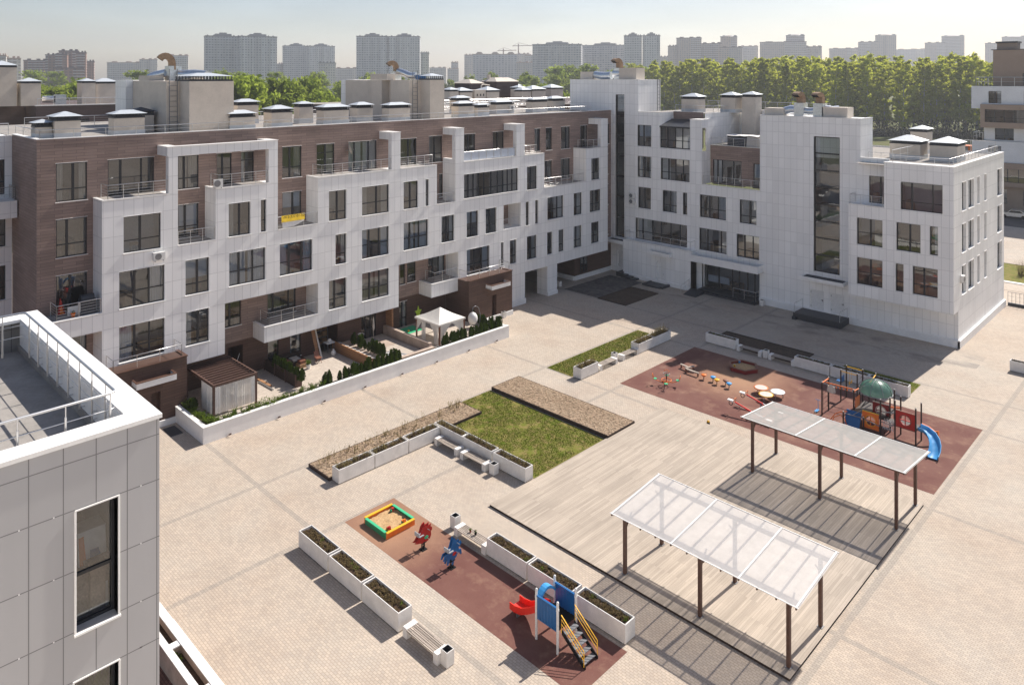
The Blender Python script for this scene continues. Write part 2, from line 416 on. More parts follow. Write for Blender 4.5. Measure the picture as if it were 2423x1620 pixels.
sheet('soil_ground', -35.0, -26.9, 61.2, 64.3, .02, M['darksoil'])
sheet('soil_ground', -50.2, -46.65, 64.2, 70.2, .03, M['darksoil'])
sheet('asphalt_ground', -55.2, -50.4, 64.3, 72.8, .012, M['asphalt_wet'])
def kerb(name, x0, x1, y0, y1, h, w=.10, mat='deckside'):
    mb = MB()
    mb.box(x0-w, x1+w, y0-w, y0, 0, h); mb.box(x0-w, x1+w, y1, y1+w, 0, h); mb.box(x0-w, x0, y0, y1, 0, h); mb.box(x1, x1+w, y0, y1, 0, h)
    return mb.build(name, M[mat])
struct(kerb('bed_kerb', -50.2, -46.65, 64.2, 70.2, .07, .08))
struct(kerb('flower_bed_kerb', -35.0, -26.9, 61.2, 64.3, .07, .08))
mb = MB(); mb.box(-70, 60, 102.5, 103.1, 0, .12); struct(mb.build('verge_kerb', M['concrete']))
PR = random.Random(5)
def sprig(mb, x, y, z, h, r, n, kind=0):
    for _ in range(n):
        a = PR.uniform(0, 6.28); t = PR.uniform(.1, .7); d = Vector((math.cos(a)*t, math.sin(a)*t, 1)).normalized()
        b = Vector((x + PR.uniform(-r, r), y + PR.uniform(-r, r), z)); L = h*PR.uniform(.5, 1.1); w = Vector((-d.y, d.x, 0)).normalized()*PR.uniform(.008,.02)
        e = b + d*L; mb.add([b-w, b+w, e], [(0,1,2)], kind)
        for k in range(2 if h < .35 else 5):
            c = b + d*L*PR.uniform(.35, 1); u = Vector((PR.uniform(-1,1),PR.uniform(-1,1),PR.uniform(-.3,1))).normalized()*PR.uniform(.03,.07); v = u.cross(d).normalized()*.02
            mb.add([c, c+u*.5+v, c+u, c+u*.5-v], [(0,1,2,3)], kind)
# raised mulch beds
def mulch_bed(name, x0, x1, y0, y1, h, label):
    t = thing(name, label, 'garden bed', ((x0+x1)/2, (y0+y1)/2, 0))
    kerb('edging', x0, x1, y0, y1, h, .05).parent = t
    for ch in t.children: ch.data.transform(Matrix.Translation((-(x0+x1)/2, -(y0+y1)/2, 0)))
    nx, ny = max(4, int((x1-x0)*8)), max(4, int((y1-y0)*8)); mb = MB(); vs = []; rr = random.Random(3)
    for j in range(ny+1):
        for i in range(nx+1):
            e = 0 if i in (0, nx) or j in (0, ny) else rr.uniform(-.012, .015)
            vs.append((x0+(x1-x0)*i/nx, y0+(y1-y0)*j/ny, h-.015+e))
    mb.add(vs, [(j*(nx+1)+i, j*(nx+1)+i+1, (j+1)*(nx+1)+i+1, (j+1)*(nx+1)+i) for j in range(ny) for i in range(nx)])
    mb.build('mulch', M['mulch'], t)
    mb = MB()
    for _ in range(int((x1-x0)*(y1-y0)*130)):      # loose straw and bark lying on top
        x, y = rr.uniform(x0+.03,x1-.03), rr.uniform(y0+.03,y1-.03); a = rr.uniform(0,6.28); L = rr.uniform(.05,.14); w = rr.uniform(.012,.03); z = h+rr.uniform(-.005,.035); dx, dy = math.cos(a)*L, math.sin(a)*L
        mb.add([(x-dx-dy*.15*w/L,y-dy,z),(x+dy*w/L,y-dx*w/L,z+rr.uniform(0,.02)),(x+dx,y+dy,z),(x-dy*w/L,y+dx*w/L,z-.004)], [(0,1,2,3)])
    o = mb.build('straw', M['straw'], t); o['kind'] = 'stuff'
    if x1-x0 < 4:
        mb = MB()
        for _ in range(60): sprig(mb, rr.uniform(x0+.1,x0+1.), rr.uniform(y0+.2,y1-.2), h, rr.uniform(.3,.75), .04, 4, 0)
        o = mb.build('twigs', M['twig'], t); o['kind'] = 'stuff'
mulch_bed('mulch_bed', -41.2, -38.95, 24.0, 36.3, .2, 'long narrow bed of bark mulch behind the corner of white planters')
mulch_bed('mulch_bed', -41.3, -30.25, 39.7, 42.6, .26, 'wide bed of bark mulch with dark edging between lawn and paving')

# ------------------------------------------------------------------ building helpers
def mapper(axis, plane):
    # a = along the wall, d = depth into the building, z
    if axis == 'x': return lambda a, d, z: (plane - d, a, z)
    return lambda a, d, z: (a, plane + d, z)
def lbox(mb, F, a0, a1, d0, d1, z0, z1, m=0):
    p, q = F(a0, d0, z0), F(a1, d1, z1); mb.box(p[0], q[0], p[1], q[1], p[2], q[2], m)
def facade(mb, axis, plane, rects, holes, depth=0., reveal=.2, m=0, mh=None):
    F = mapper(axis, plane)
    A = sorted({round(v, 3) for r in rects + holes for v in r[:2]}); Z = sorted({round(v, 3) for r in rects + holes for v in r[2:4]})
    inr = lambda L, a, z: any(r[0] < a < r[1] and r[2] < z < r[3] for r in L)
    na, nz = len(A)-1, len(Z)-1
    st = [[0]*nz for _ in range(na)]
    for i in range(na):
        for j in range(nz):
            a, z = (A[i]+A[i+1])/2, (Z[j]+Z[j+1])/2
            st[i][j] = 2 if inr(holes, a, z) else (1 if inr(rects, a, z) else 0)
            if st[i][j] == 1:
                mb.quad(F(A[i],0,Z[j]), F(A[i+1],0,Z[j]), F(A[i+1],0,Z[j+1]), F(A[i],0,Z[j+1]), m)
    g = lambda i, j: st[i][j] if 0 <= i < na and 0 <= j < nz else 0
    for i in range(na):
        for j in range(nz):
            if st[i][j] != 1: continue
            for di, dj, e in ((-1,0,((A[i],Z[j]),(A[i],Z[j+1]))), (1,0,((A[i+1],Z[j]),(A[i+1],Z[j+1]))), (0,-1,((A[i],Z[j]),(A[i+1],Z[j]))), (0,1,((A[i],Z[j+1]),(A[i+1],Z[j+1])))):
                s = g(i+di, j+dj)
                if s == 1: continue
                D = reveal if s == 2 else depth
                if D <= 0: continue
                (a0, z0), (a1, z1) = e
                mb.quad(F(a0,0,z0), F(a1,0,z1), F(a1,D,z1), F(a0,D,z0), (mh if (s == 2 and mh is not None) else m))
    return F

WR = random.Random(21)
def window(parent, axis, plane, a0, a1, z0, z1, mull=(), trans=.3, set_=.17, room=1.5, name='window', sill=True, curtain=None, trim=False, thick=.06):
    F = mapper(axis, plane); W = a1-a0; H = z1-z0; fr = MB(); t = thick
    d0, d1 = set_-.02, set_+.05
    lbox(fr, F, a0, a0+t, d0, d1, z0, z1); lbox(fr, F, a1-t, a1, d0, d1, z0, z1)
    lbox(fr, F, a0+t, a1-t, d0, d1, z0, z0+t); lbox(fr, F, a0+t, a1-t, d0, d1, z1-t, z1)
    zt = z0 + H*trans if trans else None
    for k, mfr in enumerate(mull):
        x = a0 + W*mfr; w = .055 if k else .075
        lbox(fr, F, x-w, x+w, d0-.004, d1, z0+t, z1-t)
    if zt: lbox(fr, F, a0+t, a1-t, d0-.002, d1-.005, zt-.035, zt+.035)
    o = fr.build(name, M['frame'], parent)
    g = MB(); lbox(g, F, a0+.01, a1-.01, set_+.012, set_+.018, z0+.01, z1-.01)
    gg = MB(); gg.quad(F(a0+.01,set_+.015,z0+.01), F(a1-.01,set_+.015,z0+.01), F(a1-.01,set_+.015,z1-.01), F(a0+.01,set_+.015,z1-.01)); gg.build('pane', M['glass'], o)
    if sill:
        s = MB(); lbox(s, F, a0-.05, a1+.05, -.07, set_-.03, z0-.045, z0-.002); s.build('sill', M['coping'], o); s = MB(); lbox(s, F, a0-.03, a1+.03, -.03, .05, z1+.002, z1+.03); s.build('head_flashing', M['coping'], o)
    if trim:
        s = MB(); lbox(s, F, a0-.04, a0, -.03, set_, z0, z1); lbox(s, F, a1, a1+.04, -.03, set_, z0, z1); s.build('trim', M['coping'], o)
    if room:
        i = MB(); e = .25; r0 = set_+.08; r1 = set_+room
        b0, b1, y0, y1 = a0-e*.5, a1+e*.5, z0-.25, z1+.12
        c = [F(b0,r0,y0),F(b1,r0,y0),F(b1,r0,y1),F(b0,r0,y1),F(b0,r1,y0),F(b1,r1,y0),F(b1,r1,y1),F(b0,r1,y1)]
        i.add(c, [(4,5,6,7),(0,1,5,4),(3,2,6,7),(0,3,7,4),(1,2,6,5)], 0)
        # things standing in the room
        for _ in range(WR.randint(1, 3)):
            x = WR.uniform(a0, a1-.3); w = WR.uniform(.25, .7); h = WR.uniform(.4, 1.3)
            lbox(i, F, x, min(x+w, b1-.02), r0+WR.uniform(.2,.5), r1-.05, y0+.01, y0+h, 1)
        i.build('interior', [M[WR.choice(('int_a','int_b','int_b','int_c'))], M['furn']], o)
        k = WR.random() if curtain is None else (0 if curtain else 1)
        if k < .68:
            cu = MB(); d = set_+.16; mt = WR.choice(('curtain','curtain','curtain_b','blind'))
            if mt == 'blind' and W < 2.:
                zb = z1 - H*WR.uniform(.3, .75); lbox(cu, F, a0+.05, a1-.05, d, d+.01, zb, z1-.03)
            else:
                spans = WR.choice((((0,.24),(.76,1)), ((0,.3),), ((.66,1),), ((0,.48),(.55,1)), ((.5,1),)))
                for f0, f1 in spans:
                    x0, x1 = a0+W*f0, a0+W*f1; nn = max(6, int((x1-x0)/.05))
                    vs = []
                    for q in range(nn+1):
                        x = x0+(x1-x0)*q/nn; dd = d + .035*math.sin(q*1.9) + .012*math.sin(q*.7)
                        vs += [F(x, dd, z0+.02), F(x, dd, z1-.03)]
                    cu.add(vs, [(2*q, 2*q+2, 2*q+3, 2*q+1) for q in range(nn)], 0, True)
            if cu.f: cu.build('curtain', M[mt], o)
    return o

def railing(parent, pts, h=1.0, step=1.0, bars=4, r=.024, name='railing', mat='steel', panel=None):
    mb = MB(); P = [Vector(p) for p in pts]
    mb.tube([p + Vector((0,0,h)) for p in P], r*1.25, 8)
    for a, b in zip(P, P[1:]):
        L = (b-a).length; n = max(1, round(L/step))
        for i in range(n+1):
            q = a.lerp(b, i/n); mb.tube([q, q + Vector((0,0,h))], r, 6)
        for k in range(bars):
            zz = Vector((0,0,h*(k+1)/(bars+1))); mb.tube([a+zz, b+zz], r*.42, 5)
    return mb.build(name, M[mat], parent)
def coping(mb, pts, w, z, t=.05, over=.04):
    for (x0,y0),(x1,y1) in zip(pts, pts[1:]):
        mb.box(min(x0,x1)-over, max(x0,x1)+over, min(y0,y1)-over, max(y0,y1)+over, z, z+t)

def chimney(parent, x0, x1, y0, y1, zb, zt, dark=False, flash=True, cap='hip', stacked=False):
    b = MB(); b.box(x0, x1, y0, y1, zb, zt); o = b.build('chimney', M['stucco'], parent)
    c = MB(); w, d = x1-x0, y1-y0; bh = .22
    c.box(x0-.03, x1+.03, y0-.03, y1+.03, zt, zt+.10, 1)
    for i in range(max(3, int(w/.22))+1):
        x = x0 + (w-.05)*i/max(3, int(w/.22)); c.box(x, x+.05, y0+.01, y0+.05, zt+.1, zt+.1+bh, 1); c.box(x, x+.05, y1-.05, y1-.01, zt+.1, zt+.1+bh, 1)
    for i in range(max(3, int(d/.22))+1):
        y = y0 + (d-.05)*i/max(3, int(d/.22)); c.box(x0+.01, x0+.05, y, y+.05, zt+.1, zt+.1+bh, 1); c.box(x1-.05, x1-.01, y, y+.05, zt+.1, zt+.1+bh, 1)
    c.box(x0+.12, x1-.12, y0+.12, y1-.12, zt+.1, zt+.1+bh-.01, 1)
    e = .16; z = zt+.1+bh; hh = min(w, d)*.22; r = min(w, d)/2
    cx0, cx1, cy0, cy1 = x0-e, x1+e, y0-e, y1+e
    q0, q1 = (x0+r, y0+r), (x1-r, y1-r)
    vs = [(cx0,cy0,z),(cx1,cy0,z),(cx1,cy1,z),(cx0,cy1,z),(q0[0],q0[1],z+hh),(max(q1[0],q0[0]+.05),q0[1],z+hh),(max(q1[0],q0[0]+.05),max(q1[1],q0[1]+.05),z+hh),(q0[0],max(q1[1],q0[1]+.05),z+hh)]
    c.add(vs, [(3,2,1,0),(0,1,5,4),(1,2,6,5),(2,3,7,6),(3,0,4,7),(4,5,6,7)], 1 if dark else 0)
    c.build('chimney_cap', [M['cap'], M['cap_dark']], o)
    if flash:
        f = MB(); f.box(x0-.025, x1+.025, y0-.025, y1+.025, zb, zb+.42); f.build('flashing', M['cap'], o)
    return o
def duct_hood(parent, x, y, z, dx, dy, s=1., base=True, rusty=True):
    # gooseneck hood: a curved square duct opening downwards towards (dx, dy)
    t = Vector((dx, dy, 0)).normalized(); n = Vector((-t.y, t.x, 0)); w = .42*s
    mb = MB(); pts = []
    for i in range(9):
        a = math.pi*i/8*.80
        pts.append((Vector((x, y, z)) + t*(.45*s*(1-math.cos(a))) + Vector((0,0,.55*s*math.sin(a))), a))
    base_p = Vector((x, y, z))
    rings = []
    for p, a in [(base_p - Vector((0,0,.45*s)), 0)] + pts:
        r = Vector((0,0,1))*math.sin(a) - t*math.cos(a)   # outward radial
        rings.append([p + r*w*.55 - n*w, p + r*w*.55 + n*w, p - r*w*.55 + n*w, p - r*w*.55 - n*w])
    vs = [v for g in rings for v in g]; fs = []
    for i in range(len(rings)-1):
        for j in range(4): fs.append((i*4+j, i*4+(j+1)%4, (i+1)*4+(j+1)%4, (i+1)*4+j))
    mb.add(vs, fs, 0)
    L = rings[-1]; c = sum((Vector(p) for p in L), Vector())/4; dirn = (pts[-1][0]-pts[-2][0])*.1
    mb.add([c + (Vector(p)-c)*.93 - dirn for p in L], [(0,1,2,3)], 1)
    return mb.build('duct_hood', [M['rust' if rusty else 'galv'], M['black']], parent)
def air_con(name, label, x, y, z, axis, w=.8, h=.58, d=.32):
    t = thing(name, label, 'air conditioner', (x, y, z), 'air conditioner units on the facades'); F = mapper(axis, x if axis == 'x' else y)
    a = y if axis == 'x' else x
    b = MB(); lbox(b, F, a-w/2, a+w/2, -d, -.04, z, z+h); b.build('casing', M['ac'], t)
    g = MB(); c = F(a-.08, -d-.012, z+h/2); n = Vector(F(0,-1,0)) - Vector(F(0,0,0)); u = Vector(F(1,0,0)) - Vector(F(0,0,0))
    ring = [Vector(c) + u*math.cos(i*math.pi/8)*h*.4 + Vector((0,0,1))*math.sin(i*math.pi/8)*h*.4 for i in range(16)]
    g.slab(ring, n*.012); g.build('fan_grille', M['grey_metal'], t)
    k = MB(); lbox(k, F, a-w*.38, a-w*.33, -d, 0, z-.05, z); lbox(k, F, a+w*.33, a+w*.38, -d, 0, z-.05, z); k.build('bracket', M['grey_metal'], t)
    return t
# ------------------------------------------------------------------ left apartment building (long brown block with white projecting volumes)
XW, XB = -54.75, -56.65
LB = thing('apartment_building', 'long brown apartment block with white stepped projecting volumes along the courtyard left side', 'apartment building', (-60, 40, 0))
white_win = [ # Y0, Y1, z0, z1, mullions, transom
 (17.70,20.15,11.92,14.42,(.45,),.33), (17.42,20.41,8.17,10.70,(.34,.66),.42), (17.42,20.41,4.50,6.95,(.34,.67),.38),
 (21.87,23.60,8.17,10.70,(.52,),.30), (21.90,23.59,4.50,6.95,(.55,),.40), (25.08,26.80,11.92,14.42,(.52,),.0), (27.66,28.10,11.92,14.42,(),.35),
 (25.12,28.04,8.17,10.70,(.28,.66),.42), (29.25,32.15,8.17,10.70,(.3,.68),.40), (34.33,35.40,8.17,10.70,(),.34), (33.70,35.40,4.50,6.95,(.36,),.33),
 (36.97,39.82,8.17,10.70,(.28,.65),.46), (36.97,39.82,4.50,6.95,(.3,.66),.40), (33.70,35.40,11.92,14.42,(.5,),.28), (36.97,39.84,11.92,14.42,(.55,),.42),
 (41.45,43.11,11.92,14.42,(.5,),.28), (44.00,44.38,11.92,14.42,(),.4), (41.45,44.31,8.17,10.70,(.28,.65),.42), (45.92,47.54,8.17,10.70,(.45,),.34),
 (49.14,50.71,8.17,10.70,(.45,),.32), (51.70,53.24,8.17,10.70,(.45,),.32), (57.56,58.08,8.17,10.70,(),.36), (59.03,59.54,8.17,10.70,(),.36),
 (48.78,56.40,12.05,14.42,(.09,.18,.27,.37,.5,.62,.72,.81,.9),.32), (57.75,59.33,11.92,14.42,(.45,),.34), (49.14,52.26,4.45,6.98,(.35,.68),.40),
 (53.87,54.25,4.55,6.98,(),.35), (55.16,56.15,4.50,6.98,(),.33), (57.75,59.27,4.50,6.98,(.4,),.42), (60.96,61.84,4.50,6.95,(),.32), (62.85,63.76,4.50,6.95,(),.32),
 (65.47,66.92,4.50,6.95,(.4,),.34), (68.65,70.15,4.50,6.95,(.4,),.36), (61.0,63.71,8.3,10.75,(.3,.65),.44), (65.47,66.98,8.20,10.72,(.4,),.36), (68.37,70.44,8.20,10.72,(.35,.68),.36),
 (68.68,70.23,11.92,14.43,(.45,),.34)]
loggias = [(54.23,56.78,8.25,10.75)]
whites = [(16.35,21.33,0.,15.65), (12.97,16.35,6.97,8.15), (21.33,24.09,3.22,11.85), (24.09,24.78,3.22,11.85), (24.09,29.08,6.98,15.65), (29.08,32.68,6.98,11.85),
 (27.94,32.68,3.22,4.42), (32.68,40.88,3.22,15.65), (40.88,45.35,7.0,15.65), (45.35,47.68,7.0,11.87), (44.69,48.05,3.22,4.45), (47.68,57.43,7.0,15.65), (48.05,57.43,0.,7.0),
 (57.43,60.49,3.26,15.65), (60.49,67.67,3.26,11.87), (67.67,71.8,3.26,15.62)]
holes = [w[:4] for w in white_win] + loggias
mb = MB(); facade(mb, 'x', XW, whites, holes, 1.9, .2)
for (a0,a1,z0,z1) in loggias:   # deep loggia lining
    F = mapper('x', XW); mb.quad(F(a0,.2,z0),F(a0,1.88,z0),F(a0,1.88,z1),F(a0,.2,z1)); mb.quad(F(a1,.2,z0),F(a1,1.88,z0),F(a1,1.88,z1),F(a1,.2,z1)); mb.quad(F(a0,.2,z0),F(a1,.2,z0),F(a1,1.88,z0),F(a0,1.88,z0)); mb.quad(F(a0,.2,z1),F(a1,.2,z1),F(a1,1.88,z1),F(a0,1.88,z1))
# frames, posts and returns standing on the top balconies
for y0, y1 in ((20.68,21.33),(28.31,29.08),(40.11,41.09),(47.68,48.78),(56.15,57.4),(70.5,71.8)):
    mb.box(XW-.5, XW, y0, y1, 15.66, 18.33)
    mb.box(XB, XW, y0-(0.08 if y0 < 22 else 0), y1, 18.33, 18.97)
mb.box(XW-.5, XW, 21.33, 28.31, 18.33, 18.97)
mb.box(XB, XW-.03, 47.7, 48.1, 14.0, 16.0)                     # low wall beside the fourth post
mb.box(-56.3, XW+.0, 61.0, 62.6, 0, 3.25)                  # free-standing column of the passage
mb.build('projecting_wall', M['white_panel'], LB)
# copings and balcony floors on top of the white volumes
mb = MB(); fl = MB()
for y0, y1, z in ((16.35,20.66,15.65),(24.09,28.3,15.65),(32.68,40.1,15.65),(41.1,45.35,15.65),(48.8,56.13,15.65),(57.42,60.49,15.65),(67.67,70.48,15.62),(21.35,24.07,11.85),(29.1,32.66,11.85),(45.37,47.66,11.87),(60.5,67.66,11.87),(12.97,16.33,8.15),(27.94,32.66,4.42),(44.69,48.03,4.45)):
    mb.box(XW-.28, XW+.04, y0, y1, z+.003, z+.05)
    if z > 15 or z in (8.15, 4.42, 4.45): mb.box(XB+.02, XW-.28, y0-.03, y0+.22, z+.003, z+.05)
    fl.box(XB+.01, XW-.285, y0+.03, y1-.03, z+.004, z+.02)
for y0, y1 in ((20.6,21.35),(28.29,29.1),(40.09,41.11),(47.66,48.8),(56.13,57.42),(70.48,71.82)):
    mb.box(XB, XW+.04, y0-.02, y1+.02, 18.973, 19.02)
mb.box(XW-.54, XW+.04, 21.37, 28.27, 18.973, 19.02)
split_build(mb, 'coping', M['coping'], LB); split_build(fl, 'balcony_floor', M['roof_tile'], LB)
mb = MB(); mb.box(XW-.02, XW+.1, 54.0, 57.5, 0, .55); mb.box(XW-.02, XW+.08, 61.0, 62.65, 0, .4); split_build(mb, 'plinth', M['white_paint'], LB)
# brown main body
brown_win = [
 (14.10,15.98,15.62,18.20,(.55,),.32), (17.29,20.38,15.40,18.20,(.27,.72),.0), (22.09,23.61,15.62,18.10,(.3,),.32), (25.0,26.18,15.5,18.08,(.4,),.0), (26.95,28.02,15.4,18.06,(),.75),
 (30.49,32.24,15.65,18.22,(.4,),.33), (14.11,15.98,11.90,14.45,(.35,),.33), (14.11,15.98,8.2,10.70,(.45,),.0), (30.50,32.24,12.0,14.45,(.55,),.0), (33.67,35.40,15.55,18.22,(.5,),.72), (36.83,39.82,15.5,18.22,(.22,.72),.0),
 (42.52,44.41,15.6,18.15,(.5,),.0), (45.92,47.59,15.65,18.22,(.45,),.33), (50.47,52.01,15.7,18.17,(.4,),.0), (54.53,56.12,15.7,18.20,(.45,),.0), (47.22,47.66,12.2,14.44,(),.75),
 (60.96,61.89,15.68,18.22,(.75,),.0), (62.84,63.88,15.68,18.22,(.75,),.0), (65.48,67.03,15.65,18.22,(.6,),.0), (68.95,70.26,15.6,18.20,(.6,),.0), (62.65,63.88,12.2,14.5,(.3,),.0), (65.41,67.03,12.2,14.5,(.35,),.0),
 (22.09,23.61,12.0,14.46,(.35,),.33), (25.67,26.95,4.5,6.6,(.3,),.3), (29.18,31.71,4.5,6.6,(.2,.75),.0), (42.45,43.05,4.5,6.5,(),.0), (43.3,44.3,4.55,6.6,(.1,),.34), (45.84,47.9,4.5,6.5,(.3,.65),.0),
 (38.18,39.75,.35,2.65,(.3,.65),.42), (42.4,43.25,.3,2.9,(.4,),.4), (29.20,30.16,.55,2.6,(),.3), (31.18,32.18,.7,2.6,(),.3), (14.6,15.95,4.5,6.5,(.3,),.0), (72.6,74.6,15.7,18.2,(.5,),.3), (72.8,74.4,11.95,14.4,(.5,),.3), (72.8,74.4,8.2,10.7,(.5,),.3), (72.8,74.4,4.5,6.9,(.5,),.3)]
store = (33.44, 35.72, .0, 2.7); dark_door = (25.87, 27.10, 0., 2.9); tun = (57.5, 61.0, 0., 3.24); tun2 = (62.6, 67.9, 0., 3.24)
mb = MB(); facade(mb, 'x', XB, [(12.99,75.0,3.25,19.85)], [w[:4] for w in brown_win if w[2] > 3.2], 0, .16)
mb.quad((XB,12.99,3.25),(XB-6.65,12.99,3.25),(XB-6.65,12.99,19.85),(XB,12.99,19.85))
mb.build('wall', M['brown_clad'], LB)
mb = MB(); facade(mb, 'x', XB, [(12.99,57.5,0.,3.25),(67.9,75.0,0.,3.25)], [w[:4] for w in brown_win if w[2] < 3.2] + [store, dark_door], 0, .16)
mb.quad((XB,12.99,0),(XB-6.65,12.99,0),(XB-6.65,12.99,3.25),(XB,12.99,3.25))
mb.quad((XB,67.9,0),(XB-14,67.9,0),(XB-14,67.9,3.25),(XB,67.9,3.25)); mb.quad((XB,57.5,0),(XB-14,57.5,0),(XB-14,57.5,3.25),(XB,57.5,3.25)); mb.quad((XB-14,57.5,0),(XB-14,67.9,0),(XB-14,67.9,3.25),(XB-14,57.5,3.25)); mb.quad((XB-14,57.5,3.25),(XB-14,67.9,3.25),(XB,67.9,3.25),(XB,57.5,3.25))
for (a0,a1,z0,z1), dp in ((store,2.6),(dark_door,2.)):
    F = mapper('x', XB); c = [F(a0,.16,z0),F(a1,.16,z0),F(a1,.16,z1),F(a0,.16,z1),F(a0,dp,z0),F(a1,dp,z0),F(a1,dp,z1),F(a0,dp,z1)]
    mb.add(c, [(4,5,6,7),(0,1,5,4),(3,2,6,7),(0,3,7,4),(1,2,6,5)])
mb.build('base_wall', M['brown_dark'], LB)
mb = MB(); mb.box(XB-.05, XB+.12, 67.85, 75, 0, .5); mb.box(XB-9, XB-.05, 67.7, 67.85, 0, .5); split_build(mb, 'plinth', M['white_paint'], LB)
for w in white_win: window(LB, 'x', XW, *w[:4], mull=w[4], trans=w[5])
for w in brown_win: window(LB, 'x', XB, *w[:4], mull=w[4], trans=w[5], set_=.1, room=2.)
# low window on the base wall right of the passage
window(LB, 'x', XB+.1, 68.84, 70.14, .7, 2.59, (.5,), .3, 0.0, 0, sill=False)
# loggia back door
mb = MB(); mb.box(XW-1.9, XW-1.87, 54.25, 56.76, 8.26, 10.74); mb.build('loggia_wall', M['brown_clad'], LB)
window(LB, 'x', XW-1.8, 54.4, 55.5, 8.3, 10.5, (.4,), 0, .0, 0, sill=False, name='balcony_door')
# roof
mb = MB(); mb.quad((XB-.2,13.1,19.7),(XB-.2,75,19.7),(XB-22,75,19.7),(XB-22,13.1,19.7)); mb.build('roof', M['roof_tile'], LB)
mb = MB(); mb.box(XB-.3, XB+.03, 12.95, 75, 19.853, 19.9); mb.box(XB-6.65, XB-.3, 12.95, 13.3, 19.853, 19.9); mb.box(XB-.28, XB-.2, 13.3, 74.9, 19.7, 19.852); split_build(mb, 'roof_coping', M['coping'], LB)
railing(LB, [(-63.3,13.2,19.9),(-56.8,13.2,19.9),(-56.8,71.2,19.9)], .56, 2.0, 1, .022, 'roof_railing')
railing(LB, [(-70.,15.2,19.7),(-70.,22,19.7)], 1.0, 1.7, 4, .02, 'roof_railing'); railing(LB, [(-71.5,50,19.7),(-71.5,74,19.7)], 1.0, 2.0, 4, .02, 'roof_railing')
railing(LB, [(-68.5,27,19.7),(-68.5,46,19.7)], .9, 2.0, 4, .02, 'roof_railing')
for c in ((-59.6,-58.6,13.35,14.35,20.55),(-59.6,-58.15,14.4,16.0,20.95),(-59.2,-58.0,18.1,20.2,21.0),(-58.6,-57.4,26.4,28.5,20.75),(-59.5,-58.1,30.3,32.2,20.98),(-62.9,-61.9,35.0,36.4,21.2),(-59.6,-58.4,35.4,38.0,20.98),
          (-61.6,-60.4,40.2,42.0,21.0),(-59.0,-57.9,42.1,44.6,21.0),(-59.2,-58.1,51.0,53.2,20.92),(-60.2,-59.4,54.9,56.6,20.64),(-63.2,-62.0,60.2,63.1,20.75),(-62.2,-61.1,65.4,68.0,20.96),(-63.5,-62.2,70.2,72.6,20.96),(-66.2,-65.,30.6,32.6,21.4),(-67.2,-66.,57.6,59.8,21.2)):
    chimney(LB, *c[:4], 19.7, c[4])
chimney(LB, -62.6, -61.2, 20.5, 22.0, 19.7, 21.0, True, False)  # cap coloured dark to stand for the shade on it
# stair-core penthouses
def penthouse(boxes, white, cap, ladder):
    mb = MB()
    for b in boxes: mb.box(*b)
    o = mb.build('penthouse', M['stucco'], LB)
    mb = MB(); mb.box(*white); mb.build('white_panel', M['white_panel'], o)
    mb = MB(); mb.box(*cap)
    x0, x1, y0, y1, z0, z1 = cap; mb.v[-8:] = []; mb.f[-6:] = []; mb.m[-6:] = []; mb.s[-6:] = []
    mb.box(x0-.05, x1+.05, y0-.05, y1+.05, z0, z0+.14, 1)
    n = int((y1-y0)/.25)
    for i in range(n+1):
        y = y0 + (y1-y0-.05)*i/n; mb.box(x1-.06, x1-.01, y, y+.05, z0+.14, z0+.4, 1); mb.box(x0+.01, x0+.06, y, y+.05, z0+.14, z0+.4, 1)
    r = (x1-x0)/2; z = z0+.4
    mb.add([(x0-.1,y0-.1,z),(x1+.1,y0-.1,z),(x1+.1,y1+.1,z),(x0-.1,y1+.1,z),(x0+r,y0+r*.8,z+.26),(x0+r,y1-r*.8,z+.26)], [(3,2,1,0),(0,1,4),(1,2,5,4),(2,3,5),(3,0,4,5)], 0)
    mb.build('louvre_cap', [M['cap'], M['cap_dark']], o)
    x, y, z0, z1 = ladder; mb = MB()
    mb.tube([(x,y,z0),(x,y,z1+.9)], .03, 6); mb.tube([(x,y+.6,z0),(x,y+.6,z1+.9)], .03, 6)
    for i in range(int((z1-z0)/.4)): mb.tube([(x,y,z0+.3+i*.4),(x,y+.6,z0+.3+i*.4)], .015, 5)
    mb.build('ladder', M['grey_metal'], o)
    return o
c1 = penthouse([(-60.6,-57.6,23.3,26.8,19.7,23.65),(-64.4,-59.5,22.3,25.4,19.7,23.66),(-70.6,-64.4,23.6,26.8,19.7,23.64),(-66.5,-65.2,22.6,23.6,19.7,23.62),(-66.8,-64.6,22.8,24.,23.66,24.1)],
     (-73.3,-70.6,23.0,27.5,19.7,23.7), (-60.5,-57.7,23.4,26.7,23.65,24.3), (-59.4,22.5,19.8,23.7))
c2 = penthouse([(-60.8,-58.4,47.5,49.35,19.7,23.68),(-63.0,-59.9,46.0,48.4,19.7,23.66),(-68.2,-63.0,46.8,50.,19.7,23.64),(-66.2,-64.4,45.9,46.8,19.7,23.62),(-66.6,-63.6,46.,47.,23.66,24.3)],
     (-76.,-73.2,48.4,52.,19.7,23.66), (-60.2,-58.5,47.6,49.25,23.68,24.2), (-59.8,46.4,19.8,23.7))
mb = MB(); mb.box(-73.2,-68.2,47.2,51.,19.7,23.62); mb.build('penthouse_wall', M['stucco'], c2)
def duct_run(parent, pts, r): mb = MB(); mb.tube(pts, r, 12); return mb.build('ventilation_duct', M['galv'], parent)
duct_hood(LB, -64.4, 24.6, 25.1, -.3, -1, 1.15)
mb = MB(); mb.box(-64.9,-63.9,24.2,25.2,23.66,24.9); mb.build('duct_box', M['galv'], LB)
duct_run(LB, [(-64.9,24.4,24.3),(-66.,23.9,24.1),(-66.6,23.6,23.9)], .38); duct_run(LB, [(-63.8,25.0,24.15),(-62.6,25.8,24.2),(-61.4,26.3,24.1)], .4)
